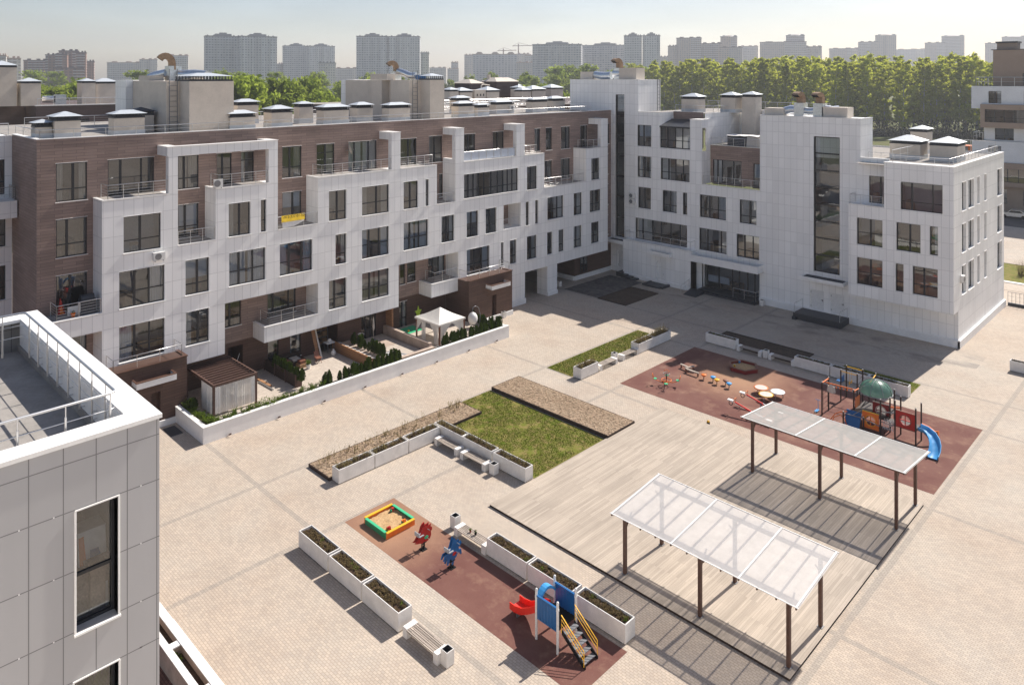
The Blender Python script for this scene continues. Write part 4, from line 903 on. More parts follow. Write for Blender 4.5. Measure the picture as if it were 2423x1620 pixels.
# railing mounted inside the parapet
mb = MB(); xr, yr, zr = XF-.68, YF-.74, 16.58; P = [(xr,-11,zr),(xr,yr-.12,zr),(xr-.04,yr-.03,zr),(xr-.13,yr,zr),(-27.3,yr,zr),(-27.42,yr-.04,zr),(-27.46,yr-.14,zr),(-27.46,-11,zr)]
mb.tube(P, .032, 10)
for zz in (16.2, 15.85): mb.tube([(p[0],p[1],zz) for p in P], .012, 6)
posts = [(xr, yr-.12-.93*i) for i in range(12)] + [(xr-.75-1.02*i, yr) for i in range(8)] + [(-27.46, yr-.6-1.0*i) for i in range(8)]
for x, y in posts:
    mb.tube([(x,y,15.3),(x,y,16.32)], .026, 8); mb.tube([(x,y,16.32),(x,y,zr)], .014, 6)
    ox, oy = (.13,0) if x == xr else ((0,.13) if y == yr else (-.1,0))
    for zz in (15.35, 15.55): mb.tube([(x,y,zz),(x+ox,y+oy,zz)], .014, 5)
mb.build('roof_railing', M['steel'], FB)
for w in fw: window(FB, 'x', XF, *w, mull=(), trans=.42, set_=.27, room=3., trim=True, curtain=False)
mb = MB()
for k in range(5):
    for y in (3.91-.65,3.91,4.55,5.20,5.82,6.33): 
        for z in (14.5-3.75*k,13.16-3.75*k,11.82-3.75*k,10.75-3.75*k):
            if any(a-.1 < y < b+.1 and c-.1 < z < d+.1 for a,b,c,d in fw): continue
            mb.box(XF-.002, XF+.006, y-.035, y-.012, z-.012, z+.012)
mb.build('cladding_clip', M['white_paint'], FB)

# ------------------------------------------------------------------ far building at the right edge
FR = thing('apartment_building', 'white and tan stepped apartment block at the right edge in front of the wood', 'apartment building', (-25, 170, 0))
YQ = 158.
def blk(x0, x1, y, z0, z1, mat, wins, name='wall'):
    mb = MB(); facade(mb, 'y', y, [(x0,x1,z0,z1)], [w[:4] for w in wins], 12, .3); mb.quad((x0,y+12,z1),(x1,y+12,z1),(x1,y,z1),(x0,y,z1)); mb.build(name, mat, FR)
    for w in wins: window(FR, 'y', y, *w[:4], mull=w[4] if len(w) > 4 else (.5,), trans=.35, sill=False, room=1.6, set_=.25)
M['tan'] = plain('tan_render', (.34,.26,.205), .8, 0, .2, .06, .5); M['pale_blue_white'] = plain('white_render', (.70,.72,.74), .7, 0, .3, .05, .5)
blk(-33.7,-12,YQ+2.5,22.3,28.9,M['tan'],[(-29.1,-27.9,22.5,24.6)])
blk(-36.5,-12,YQ-.5,18.2,22.3,M['pale_blue_white'],[(-33.8,-31.8,19.2,21.4),(-28.4,-27.,19.1,21.4),(-23,-21,19.1,21.4)])
blk(-34.9,-12,YQ-1.4,14.8,19.0,M['tan'],[(-34.2,-26.8,15.8,18.1,(.2,.4,.62,.85))])
blk(-34.6,-12,YQ,12.4,14.8,M['pale_blue_white'],[(-32.9,-30.,12.6,14.7),(-28.2,-26.9,12.6,14.7)])
blk(-36.4,-12,YQ-.6,8.6,12.4,M['pale_blue_white'],[(-33.8,-31.8,9.4,11.5),(-28.3,-26.8,8.9,11.4),(-23,-21,9,11.4)])
blk(-33.,-12,YQ-1.2,4.4,8.6,M['tan'],[(-32.4,-26.9,5.2,7.6,(.3,.6))])
blk(-33.,-12,YQ,0,4.4,M['tan'],[(-28.6,-26.9,1.2,3.8),(-32.4,-31,1.2,3.8)])
mb = MB(); mb.box(-33.4,-30.3,YQ+4,YQ+7,28.9,30.2); mb.box(-27,-24,YQ+4,YQ+7,28.9,30.6); mb.build('chimney', M['tan'], FR); mb = MB(); mb.box(-33.6,-30.1,YQ+3.8,YQ+7.2,30.2,30.5); mb.box(-34,-11.9,YQ+2.4,YQ+15,28.9,29.02); mb.build('chimney_cap', M['cap_dark'], FR)
railing(FR, [(-35.8,YQ+8,22.3),(-35.8,YQ-.2,22.3),(-12,YQ-.2,22.3)], 1.6, 2., 1, .05); railing(FR, [(-36.2,YQ+4,12.4),(-36.2,YQ-.4,12.4),(-34.7,YQ-.4,12.4)], 1.4, 2., 1, .05)
# ------------------------------------------------------------------ deck and canopies
DK = thing('wooden_deck', 'large square deck of bleached boards in the middle of the courtyard', 'deck', (-21.6, 37.5, 0))
mb = MB(); mb.quad((-30.28,28.85,.125),(-12.98,28.85,.125),(-12.98,46.1,.125),(-30.28,46.1,.125)); mb.build('deck_boards', M['deckwood'], DK)
mb = MB(); mb.box(-30.25,-13.01,28.88,28.98,.005,.118); mb.box(-13.11,-13.01,28.98,46.0,.005,.118); mb.box(-30.25,-30.15,28.98,46.,.005,.118); mb.box(-30.15,-13.11,45.9,46.,.005,.118); mb.build('deck_edge', M['deckside'], DK)
def canopy(y0, y1, zf, zb, sheet_m, label):
    x0, x1 = -21.94, -12.68; yp = (y0+.45, y0+3.6); t = thing('canopy', label, 'canopy', ((x0+x1)/2, (y0+y1)/2, .125))
    zz = lambda y: zf + (zb-zf)*(y-y0)/(y1-y0)
    for x in (-21.38,-17.32,-13.28):
        for y in yp:
            mb = MB(); mb.box(x-.075,x+.075,y-.075,y+.075,.14,zz(y)-.16); o = mb.build('post', M['brownsteel'], t)
            mb = MB(); mb.box(x-.12,x+.12,y-.12,y+.12,.127,.15); mb.build('base_plate', M['grey_metal'], o)
            mb = MB(); s = 1 if y == yp[0] else -1; mb.bar((x,y+s*.05,zz(y)-.75),(x,y+s*.55,zz(y+s*.55)-.2),.06,.06); mb.build('brace', M['brownsteel'], o)
    for y in yp: mb = MB(); mb.box(x0+.12,x1-.12,y-.11,y+.11,zz(y)-.2,zz(y)-.02-.09); mb.build('beam', M['brownsteel'], t)
    n = 12
    for i in range(n):
        x = x0+.1+(x1-x0-.2)*i/(n-1); mb = MB(); mb.bar((x,y0-.02,zz(y0)-.05),(x,y1+.02,zz(y1)-.05),.05,.08); mb.build('rafter', M['brownsteel'], t)
    mb = MB(); mb.quad((x0,y0,zz(y0)+.005),(x1,y0,zz(y0)+.005),(x1,y1,zz(y1)+.005),(x0,y1,zz(y1)+.005)); mb.build('roof_sheet', M[sheet_m], t)
    mb = MB()
    for i in (0, 4, 8, 11):
        x = x0+.1+(x1-x0-.2)*i/(n-1); mb.bar((x,y0,zz(y0)+.02),(x,y1,zz(y1)+.02),.07,.014)
    mb.bar((x0,y0,zz(y0)+.012),(x1,y0,zz(y0)+.012),.04,.03); mb.bar((x0,y1,zz(y1)+.012),(x1,y1,zz(y1)+.012),.04,.03)
    mb.build('joint_strip', M['white_pl'], t)
    return t
canopy(28.95, 33.05, 3.0, 3.35, 'polycarb', 'shade canopy with a bright white translucent roof nearest the front of the deck')
canopy(41.9, 46.1, 3.45, 3.05, 'polycarb_tilt_shade', 'shade canopy at the back of the deck, its roof toned grey for its tilt from the sun')

# ------------------------------------------------------------------ planters, benches, bins
def planter(x0, x1, y0, y1, label, plant='heath', group='white planter boxes of the courtyard', h=.86):
    t = thing('planter_box', label, 'planter', ((x0+x1)/2, (y0+y1)/2, 0), group); w = .055
    mb = MB(); mb.box(x0+.12,x1-.12,y0+.1,y1-.1,0.005,.06,1)
    mb.rbox(x0,x1,y0,y0+w,.05,h,.012); mb.rbox(x0,x1,y1-w,y1,.05,h,.012); mb.rbox(x0,x0+w,y0+w,y1-w,.05,h,.012); mb.rbox(x1-w,x1,y0+w,y1-w,.05,h,.012); mb.box(x0+.01,x1-.01,y0+.01,y1-.01,.05,.09)
    L = max(x1-x0, y1-y0)
    mb.build('box', [M['concrete'], M['deckside']], t)
    mb = MB(); nx, ny = max(3,int((x1-x0)/.12)), max(3,int((y1-y0)/.12)); vs = [(x0+w+(x1-x0-2*w)*i/nx, y0+w+(y1-y0-2*w)*j/ny, h-.13+PR.uniform(-.03,.04)) for j in range(ny+1) for i in range(nx+1)]
    mb.add(vs, [(j*(nx+1)+i,j*(nx+1)+i+1,(j+1)*(nx+1)+i+1,(j+1)*(nx+1)+i) for j in range(ny) for i in range(nx)]); mb.build('soil', M['soil'], t)
    mb = MB(); n = int((x1-x0)*(y1-y0)*(46 if plant == 'heath' else 30))
    if plant:
        for _ in range(n):
            x, y = PR.uniform(x0+.13,x1-.13), PR.uniform(y0+.13,y1-.13)
            if plant == 'heath': sprig(mb, x, y, h-.13, .17, .05, 7, 0)
            else: sprig(mb, x, y, h-.14, PR.uniform(.45,.85) if plant == 'twig' else PR.uniform(.3,.5), .05, 4, 1 if PR.random() < .75 else 0)
        if plant == 'heath':
            for _ in range(PR.randint(1,2)): sprig(mb, PR.uniform(x0+.2,x1-.2), PR.uniform(y0+.2,y1-.2), h-.12, .2, .09, 16, 2)
        o = mb.build('plants', [M['heath'], M['twig'], M['juniper']], t); o['kind'] = 'stuff'
    return t
for x0, lb in ((-34.55,'white planter at the outer end of the front left row, farthest from the bench'),(-31.70,'middle white planter of the front left row'),(-28.87,'white planter of the front left row beside the slatted bench')): planter(x0, x0+2.72, 19.5, 20.25, lb)
for x0, lb in ((-27.28,'white planter beside the bench with cacti pots, at the deck side'),(-24.44,'middle white planter between small playground and deck, behind the slide tower'),(-21.52,'white planter behind the yellow stair rails of the slide tower')): planter(x0, x0+2.75, 25.82, 26.53, lb)
for y0, lb in ((24.15,'white planter at the open end of the corner group, long side to the mulch'),(26.74,'middle white planter of the corner group along the mulch bed'),(29.33,'white planter of the corner group next to the inner corner')): planter(-38.88, -38.16, y0, y0+2.52, lb, 'mixed')
for x0, lb in ((-38.9,'white planter forming the inner corner beside the lawn'),(-36.13,'middle white planter behind the two benches by the lawn'),(-33.22,'white planter at the lawn edge nearest the deck')): planter(x0, x0+2.76, 31.98, 32.64, lb, 'mixed')
planter(-38.5, -37.68, 45.97, 48.15, 'white planter with dry twigs at the near end of the lawn strip', 'twig'); planter(-38.5, -37.65, 53.8, 56.22, 'white planter with tall twigs beside the bench on the lawn strip', 'twig'); planter(-38.5, -37.65, 56.26, 58.8, 'white planter with tall twigs at the far end of the lawn strip', 'twig')
for x0, x1, lb in ((-35.08,-32.15,'white planter in shade at the left end behind the big playground'),(-26.86,-23.98,'white planter in shade right of the two dark benches'),(-23.9,-21.05,'white planter in shade behind the climbing frame'),(-21.0,-18.15,'white planter at the sunny right end behind the climbing frame')): planter(x0, x1, 60.5, 61.12, lb, 'heath')
planter(-13.95, -11.1, 72.0, 72.55, 'white planter alone on the right paving beside a grass patch', 'heath')

BENCH = None
def bench(cx, cy, rz, L, label, loc_label=None):
    t = thing('slatted_bench', label, 'bench', (cx, cy, 0), 'slatted benches with white block ends', rz)
    for s in (-1, 1):
        mb = MB(); mb.rbox(s*(L/2)-.14, s*(L/2)+.14, -.31, .31, .004, .44, .012); mb.build('end_block', M['concrete'], t, True)
    mb = MB(); mb.box(-L/2+.14, L/2-.14, -.22, -.16, .30, .36); mb.box(-L/2+.14, L/2-.14, .16, .22, .30, .36); mb.build('frame', M['deckside'], t, True)
    n = 7
    mb = MB()
    for i in range(n): 
        y = -.29 + .58*i/(n-1)
        mb.box(-L/2+.142, L/2-.142, y-.034, y+.034, .362+PR.uniform(0,.006), .41)
    mb.build('seat_slats', M['slat'], t, True)
    return t
bench(-24.72, 19.85, 0, 2.05, 'slatted bench with white ends at the end of the front left planters')
bench(-28.5, 26.05, 0, 2.1, 'slatted bench carrying two small cactus pots near the spring riders')
bench(-36.78, 31.48, 0, 1.95, 'slatted bench tucked into the corner of the planters by the lawn')
bench(-34.2, 31.45, 0, 2.0, 'slatted bench by the lawn next to the white bin')
bench(-37.98, 49.6, math.pi/2, 2.1, 'slatted bench on the lawn strip next to the near planter')
bench(-37.98, 52.7, math.pi/2, 2.0, 'slatted bench on the lawn strip next to the two far planters')
bench(-30.9, 60.8, 0, 2.0, 'dark slatted bench in shade right of the far left planter'); bench(-28.0, 60.8, 0, 2.0, 'dark slatted bench in shade left of the far middle planter')
def bin_(x, y, label, h=.64, w=.40):
    t = thing('litter_bin', label, 'litter bin', (x, y, 0), 'white square litter bins'); a = w/2; k = .035
    mb = MB(); mb.rbox(x-a,x+a,y-a,y-a+k,.03,h,.008); mb.rbox(x-a,x+a,y+a-k,y+a,.03,h,.008); mb.rbox(x-a,x-a+k,y-a+k,y+a-k,.03,h,.008); mb.rbox(x+a-k,x+a,y-a+k,y+a-k,.03,h,.008); mb.box(x-a+.02,x+a-.02,y-a+.02,y+a-.02,.004,.04); mb.build('box', M['concrete'], t)
    mb = MB(); i = a-k-.004; mb.box(x-i,x+i,y-i,y+i,.05,h-.2); c = [(x-i,y-i),(x+i,y-i),(x+i,y+i),(x-i,y+i)]
    for (p, q) in zip(c, c[1:]+c[:1]): mb.quad((*p,h-.2),(*q,h-.2),(*q,h-.02),(*p,h-.02))
    mb.build('liner', M['cap_dark'], t)
bin_(-23.36, 19.9, 'white bin standing at the end of the front left bench'); bin_(-30.15, 26.24, 'white bin beside the bench with cactus pots', .66); bin_(-32.56, 31.43, 'white bin at the end of the benches by the lawn')
bin_(-38.35, 51.2, 'white bin between the two benches on the lawn strip'); bin_(-29.45, 60.8, 'white bin between the two dark benches in shade'); bin_(-56.3, 64.75, 'white bin at the foot of the passage column', .6); bin_(-36.45, 74.3, 'white bin at the right side of the glazed entrance', .6); bin_(-53.0, 52.5, 'white bin beside the brown porch behind the thuja row', .6)
# cactus pots on the bench
for x, y, s, lb in ((-28.75, 26.05, 1., 'tiny yellow-green potted plant on the slatted bench'), (-28.4, 26.1, 1.3, 'larger dark green potted plant on the slatted bench')):
    t = thing('potted_plant', lb, 'potted plant', (x, y, .41)); mb = MB(); mb.lathe(x, y, [(.04*s,.415),(.055*s,.415+.08*s)], 12); mb.build('pot', M['red_dark'] if s < 1.2 else M['black'], t)
    mb = MB(); sprig(mb, x, y, .415+.07*s, .14*s, .02, 22); mb.build('leaves', M['juniper'] if s < 1.2 else M['thuja'], t)
# ------------------------------------------------------------------ small playground
t = thing('sandbox', 'square sandbox with green and yellow-orange plank sides on the small playground', 'sandbox', (-32.87, 23.93, 0)); x0,x1,y0,y1 = -33.88,-31.86,23.02,24.86
for a, mt, mt2 in (((x0,x0+.05,y0,y1),'orange','yellow'),((x1-.05,x1,y0,y1),'orange','yellow'),((x0+.05,x1-.05,y0,y0+.05),'green','mint'),((x0+.05,x1-.05,y1-.05,y1),'green','mint')):
    mb = MB(); mb.box(*a, .006, .30); o = mb.build('side_board', M[mt], t)
    g = .05; mb = MB(); mb.box(a[0]-(g if a[1]-a[0] < .1 else -.07), a[1]+(g if a[1]-a[0] < .1 else -.07), a[2]-(g if a[3]-a[2] < .1 else -.02), a[3]+(g if a[3]-a[2] < .1 else -.02), .302, .34); mb.build('seat_board', M[mt2], o)
mb = MB(); nx = 16; vs = [(x0+.05+(x1-x0-.1)*i/nx, y0+.05+(y1-y0-.1)*j/nx, .17+PR.uniform(-.035,.05)) for j in range(nx+1) for i in range(nx+1)]
mb.add(vs, [(j*(nx+1)+i,j*(nx+1)+i+1,(j+1)*(nx+1)+i+1,(j+1)*(nx+1)+i) for j in range(nx) for i in range(nx)], 0, True); mb.build('sand', M['sand'], t)
for nm, lb, x, y, cols in (('toy_bucket','red and green toy bucket at the far corner of the square sandbox',-33.5,24.6,('red','green')),('toy_truck','orange and teal toy truck in the sand by the right corner',-32.15,24.35,('orange','mint')),('toy_digger','small red toy at the near side of the sandbox',-32.2,23.4,('red','yellow'))):
    t = thing(nm, lb, 'toy', (x, y, .2)); mb = MB()
    if nm == 'toy_bucket': mb.lathe(x, y, [(.06,.2),(.085,.36)], 12)
    else: mb.box(x-.12,x+.12,y-.07,y+.07,.25,.33); mb.box(x+.0,x+.1,y-.06,y+.06,.33,.42)
    mb.build('body', M[cols[0]], t); mb = MB()
    if nm == 'toy_bucket': mb.lathe(x+.03, y-.13, [(.05,.2),(.07,.3),(.01,.33)], 10)
    else:
        for sx in (-.08,.08):
            for sy in (-.085,.085): mb.tube([(x+sx,y+sy-.015,.25),(x+sx,y+sy+.015,.25)], .05, 10)
    mb.build('wheels' if nm != 'toy_bucket' else 'sand_mould', M[cols[1]], t)

def rider(name, label, x, y, prof, col, holes, seat_y, seat_z, hb, panel):
    t = thing(name, label, 'spring rider', (x, y, 0)); B = MB()
    for sx in (-.11, .07): B.slab([(x+sx, y+u, z) for u, z in prof], (.04,0,0))
    B.build('side_panels', M[col], t)
    B = MB(); B.box(x-.19,x+.19,y+seat_y-.14,y+seat_y+.14,seat_z,seat_z+.04); B.box(x-.17,x+.17,y+seat_y-.2,y+seat_y-.16,seat_z+.03,seat_z+.22); B.build('seat', M['grey_pl'], t)
    B = MB(); B.tube([(x-.3,y+hb[0],hb[1]),(x+.3,y+hb[0],hb[1])], .02, 8); B.tube([(x-.28,y+hb[0]-.05,hb[1]-.42),(x+.28,y+hb[0]-.05,hb[1]-.42)], .02, 8); B.build('handle_bar', M['steel'], t)
    B = MB(); B.slab([(x+.112,y+panel[0]+.13*math.cos(a*math.pi/8),panel[1]+.08*math.sin(a*math.pi/8)) for a in range(16)], (.012,0,0)); B.build('side_badge', M['mint' if col == 'red' else 'red'], t)
    B = MB(); pts = [(x+.085*math.cos(i*.8), y+.085*math.sin(i*.8), .03+.36*i/40) for i in range(41)]; B.tube(pts, .02, 6); B.box(x-.16,x+.16,y-.16,y+.16,.005,.03); B.box(x-.13,x+.13,y-.12,y+.12,.38,.42); B.build('spring', M['black'], t)
# profiles along Y (nose towards +Y)
rider('spring_rider', 'red spring rider shaped like a plump rooster on the small playground', -29.91, 23.87, [(-.62,.58),(-.5,.60),(-.35,.76),(-.2,.95),(-.12,1.15),(-.0,1.27),(.12,1.30),(.16,1.18),(.2,1.10),(.3,1.14),(.42,1.18),(.40,1.05),(.5,.98),(.5,.85),(.42,.80),(.44,.62),(.36,.46),(.15,.38),(-.1,.38),(-.28,.46),(-.45,.50)], 'red', (), -.22, .80, (.2,1.0), (.12,.62))
rider('spring_rider', 'blue spring rider shaped like a leaping pony on the small playground', -27.8, 23.96, [(-.62,.62),(-.52,.84),(-.38,.86),(-.22,.86),(-.1,1.05),(-.02,1.25),(.1,1.45),(.2,1.30),(.26,1.18),(.36,1.08),(.50,1.15),(.56,1.02),(.46,.94),(.36,.92),(.36,.78),(.52,.74),(.56,.5),(.48,.48),(.42,.62),(.3,.64),(.22,.5),(.1,.44),(.02,.2),(-.06,.2),(-.08,.5),(-.2,.52),(-.3,.3),(-.38,.32),(-.36,.56),(-.44,.72),(-.54,.6)], 'blue', (), -.16, .88, (.26,1.15), (.08,.70))

def pole(mb, x, y, h, r=.05, m=0, z0=.005): mb.tube([(x,y,z0),(x,y,h)], r, 10, m); mb.ball((x,y,h), r*1.05, m, 8)
t = thing('slide_tower', 'small slide tower with blue panels, red slide and yellow stair rails', 'playground slide', (-21.1, 24.05, 0)); X0,X1,Y0,Y1 = -21.7,-20.5,23.47,24.65
for x in (X0,X1):
    for y in (Y0,Y1): mb = MB(); pole(mb, x, y, 2.12, .055); mb.tube([(x,y,1.78),(x,y,1.86)], .066, 10); mb.build('post', M['white_pl'], t)
mb = MB(); mb.box(X0,X1,Y0,Y1,.92,.98); mb.build('platform', M['black'], t)
for y, s, nm in ((Y0,-1,'front'),(Y1,1,'back')):
    mb = MB(); mb.box(X0+.06,X1-.06,y-.02,y+.02,.90,1.86)
    for i in range(6): x = X0+.17+i*.172; mb.box(x-.05,x+.05,y-.036,y+.036,1.0,1.80)
    for i in range(5): x = X0+.25+i*.172; mb.box(x-.02,x+.02,y-.045,y+.045,.96,1.0)
    mb.box(X0+.05,X1-.05,y-.045,y+.045,1.83,1.90); mb.build('side_panel', M['blue'], t)
mb = MB(); ring = []
for i in range(9):
    a = math.pi*i/8; ring.append((Y0+.08+(Y1-Y0-.16)*i/8, 1.70+.32*math.sin(a)))
vs = [];
for y, z in ring: vs += [(X0-.14,y,z),(X0+.14,y,z),(X0+.14,y,z-.12),(X0-.14,y,z-.12)]
mb.add(vs, [(i*4+j,i*4+(j+1)%4,(i+1)*4+(j+1)%4,(i+1)*4+j) for i in range(8) for j in range(4)]); mb.build('entry_arch', M['sky_blue'], t)
mb = MB(); sl = [(X0+.02,.98),(X0-.25,.92),(X0-.75,.58),(X0-1.2,.34),(X0-1.6,.27),(X0-1.85,.30)]; ya, yb = 23.72, 24.36
for (xa,za),(xb,zb) in zip(sl, sl[1:]):
    mb.quad((xa,ya,za),(xb,ya,zb),(xb,yb,zb),(xa,yb,za))
    for y in (ya, yb): mb.slab([(xa,y-.02,za-.05),(xb,y-.02,zb-.05),(xb,y-.02,zb+.24),(xa,y-.02,za+.26)], (0,.04,0))
o = mb.build('slide', M['slide_red'], t); mb = MB(); mb.box(X0-1.5,X0-1.44,ya+.05,yb-.05,.01,.26); mb.build('slide_foot', M['grey_metal'], o)
mb = MB(); xs0, xs1 = X1+.1, -19.2
for y in (23.62, 24.42): mb.slab([(xs0,y,.98),(xs0,y,.78),(xs1-.1,y,.01),(xs1+.06,y,.01),(xs1+.06,y,.12)], (0,.035,0))
split_build(mb, 'stair_stringer', M['black'], t)
mb = MB()
for i in range(5): xx = xs0+.03+(xs1-xs0-.05)*(i+.5)/5; z = .98-.93*(i+.6)/5; mb.box(xx-.11,xx+.11,23.655,24.42,z-.02,z+.01)
mb.build('step', M['grey_metal'], t)
for y in (23.60, 24.47):
    mb = MB(); a, b = Vector((xs0,y,.98)), Vector((xs1,y,.10))
    mb.tube([a-Vector((0,0,.1)),a+Vector((0,0,.62)),b+Vector((0,0,.62)),b], .02, 8)
    for h in (.25,.44): mb.tube([a+Vector((0,0,h)),b+Vector((0,0,h))], .014, 6)
    mb.build('stair_rail', M['yellow'], t)

# ------------------------------------------------------------------ big playground
cx, cy = -32.32, 49.86
t = thing('carousel', 'small roundabout with four orange hoop seats around a centre wheel', 'roundabout', (cx, cy, 0))
mb = MB(); pole(mb, cx, cy, .9, .045); mb.build('centre_post', M['play_brown'], t)
mb = MB(); mb.tube([(cx+.38*math.cos(i*.3927),cy+.38*math.sin(i*.3927),.42) for i in range(16)], .03, 6, closed=True); mb.build('footrest_ring', M['orange'], t)
mb = MB(); mb.tube([(cx+.25*math.cos(i*.3927),cy+.25*math.sin(i*.3927),.92) for i in range(16)], .022, 6, closed=True); mb.tube([(cx-.25,cy,.92),(cx+.25,cy,.92)], .015, 6); mb.build('hand_wheel', M['grey_metal'], t)
for k in range(4):
    a = .55+k*math.pi/2; d = Vector((math.cos(a),math.sin(a),0)); n = Vector((-d.y,d.x,0)); c = Vector((cx,cy,0))+d*.86
    mb = MB(); mb.tube([Vector((cx,cy,.3)),Vector((cx,cy,.26))+d*.45,Vector((cx,cy,.34))+d*.75,Vector((cx,cy,.43))+d*.84], .03, 8); o = mb.build('arm', M['orange'], t)
    mb = MB(); mb.slab([c+n*.16*math.cos(i*.6283)+d*.13*math.sin(i*.6283)+Vector((0,0,.44)) for i in range(10)], (0,0,.04)); mb.build('seat', M['mint'], o)
    mb = MB(); mb.tube([c+d*.12+n*.17+Vector((0,0,.46)),c+d*.18+n*.19+Vector((0,0,.72)),c+d*.2+n*.1+Vector((0,0,.82)),c+d*.2-n*.1+Vector((0,0,.82)),c+d*.18-n*.19+Vector((0,0,.72)),c+d*.12-n*.17+Vector((0,0,.46))], .02, 6); mb.tube([c+d*.18-n*.18+Vector((0,0,.66)),c+d*.18+n*.18+Vector((0,0,.66))], .014, 6); mb.build('backrest_hoop', M['orange'], o)
t = thing('balance_beam', 'zigzag wooden balance beam on short legs beside the stepping mushrooms', 'balance beam', (-32.4, 53.4, 0))
for a, b in (((-33.45,53.72,.3),(-32.45,53.5,.3)),((-32.62,53.1,.33),(-32.4,54.05,.33)),((-32.62,53.14,.3),(-31.35,53.05,.3))):
    mb = MB(); mb.bar(a, b, .17, .07); o = mb.build('beam', M['slat'], t)
    mb = MB(); va, vb = Vector(a), Vector(b)
    for f in (.08,.92): p = va.lerp(vb, f); mb.box(p.x-.05,p.x+.05,p.y-.05,p.y+.05,.005,.265)
    mb.build('leg', M['wood_red'], o)
mush = [(-30.84,52.92,'orange','orange stepping mushroom nearest the balance beam'),(-30.1,53.05,'sky_blue','light blue stepping mushroom second in the row'),(-29.62,52.79,'yellow','yellow-orange stepping mushroom in the middle of the row'),(-29.06,53.14,'wood_red','pale tan stepping mushroom fourth in the row'),(-28.59,52.81,'sky_blue','blue stepping mushroom nearest the round trampoline tables')]
for x, y, c, lb in mush:
    t = thing('stepping_mushroom', lb, 'stepping mushroom', (x, y, 0), 'stepping mushrooms')
    mb = MB(); mb.lathe(x, y, [(.05,.20),(.14,.27),(.215,.355),(.21,.39),(.12,.41),(.001,.415)], 18); mb.build('cap', M[c], t)
    mb = MB(); mb.lathe(x, y, [(.035,.005),(.035,.22)], 10); mb.build('stem', M['grey_metal'], t)
for x, y, c, lb in ((-26.4,53.65,'orange','round orange-rimmed play table farthest of the three'),(-25.57,52.75,'yellow','round yellow-rimmed play table nearest the seesaws'),(-25.16,53.81,'white_pl','round white play table nearest the climbing frame')):
    t = thing('play_table', lb, 'play table', (x, y, 0), 'round play tables')
    mb = MB(); mb.lathe(x, y, [(.50,.40),(.53,.42),(.53,.45),(.45,.462)], 28); mb.build('rim', M[c], t)
    mb = MB(); mb.lathe(x, y, [(.449,.44),(.449,.463),(.001,.464)], 28, 0, False); mb.build('top', M['cushion'] if c != 'white_pl' else M['white_pl'], t)
    mb = MB()
    for k in range(3): a = k*2.09+.6; mb.tube([(x+.34*math.cos(a),y+.34*math.sin(a),.4),(x+.4*math.cos(a),y+.4*math.sin(a),.005)], .03, 7)
    split_build(mb, 'leg', M['grey_metal'], t)
for y, lb in ((49.1,'orange and white seesaw nearest the deck canopy'),(50.85,'orange and white seesaw nearest the round play tables')):
    t = thing('seesaw', lb, 'seesaw', (-25., y, 0), 'seesaws'); a, b = Vector((-26.45,y,.82)), Vector((-23.55,y,.28))
    mb = MB(); mb.tube([a,b], .055, 8); mb.build('beam', M['white_pl'], t)
    mb = MB(); mb.tube([a+Vector((.35,0,.0)),b-Vector((.35,0,0))], .062, 8); mb.build('beam_sleeve', M['slide_red'], t)
    for p, s in ((a,1),(b,-1)):
        mb = MB(); mb.box(p.x-.22,p.x+.2,y-.12,y+.12,p.z+.03,p.z+.09); o = mb.build('seat', M['white_pl'], t)
        mb = MB(); mb.tube([(p.x+s*.34,y-.16,p.z+.28),(p.x+s*.30,y-.14,p.z),(p.x+s*.30,y+.14,p.z),(p.x+s*.34,y+.16,p.z+.28)], .018, 6); mb.tube([(p.x+s*.34,y-.16,p.z+.28),(p.x+s*.34,y+.16,p.z+.28)], .018, 6); mb.build('handle', M['orange'], o)
        mb = MB(); mb.tube([(p.x+.14*math.cos(i*.5236),y,p.z-.16+.14*math.sin(i*.5236)) for i in range(12)], .025, 6, closed=True); mb.build('bumper', M['black'], o)
    mb = MB(); mb.tube([(-25,y-.22,.005),(-25,y-.04,.56),(-25,y+.04,.56),(-25,y+.22,.005)], .04, 8); mb.build('stand', M['grey_metal'], t)
hc, hr = (-29.6, 57.05), 1.18
t = thing('sandpit', 'hexagonal sandpit with red sides and brown wooden rims in the building shadow', 'sandbox', (hc[0], hc[1], 0)); P = [(hc[0]+hr*math.cos(.06+i*math.pi/3), hc[1]+hr*math.sin(.06+i*math.pi/3)) for i in range(6)]
for i in range(6):
    (xa,ya),(xb,yb) = P[i],P[(i+1)%6]; mb = MB(); mb.bar((xa,ya,.15),(xb,yb,.15),.05,.28); o = mb.build('side_board', M['red_dark'], t)
    mb = MB(); mb.bar((xa,ya,.315),(xb,yb,.315),.17,.035); mb.build('seat_board', M['wood_red'], o)
mb = MB(); mb.add([(hc[0]+(p[0]-hc[0])*.97,hc[1]+(p[1]-hc[1])*.97,.14) for p in P], [(0,1,2,3,4,5)]); mb.build('sand', M['sand'], t)
for x, y, c, lb in ((-30.3,57.7,'sky_blue','light blue sand toy in the hexagonal sandpit'),(-30.2,56.7,'yellow','yellow sand toy at the near corner of the hexagonal sandpit')):
    t = thing('toy_bucket', lb, 'toy', (x, y, .15)); mb = MB(); mb.lathe(x, y, [(.06,.145),(.09,.3)], 10); mb.build('bucket', M[c], t); mb = MB(); mb.tube([(x-.09,y,.3),(x-.06,y,.38),(x+.06,y,.38),(x+.09,y,.3)], .01, 5); mb.build('handle', M['white_pl'], t)
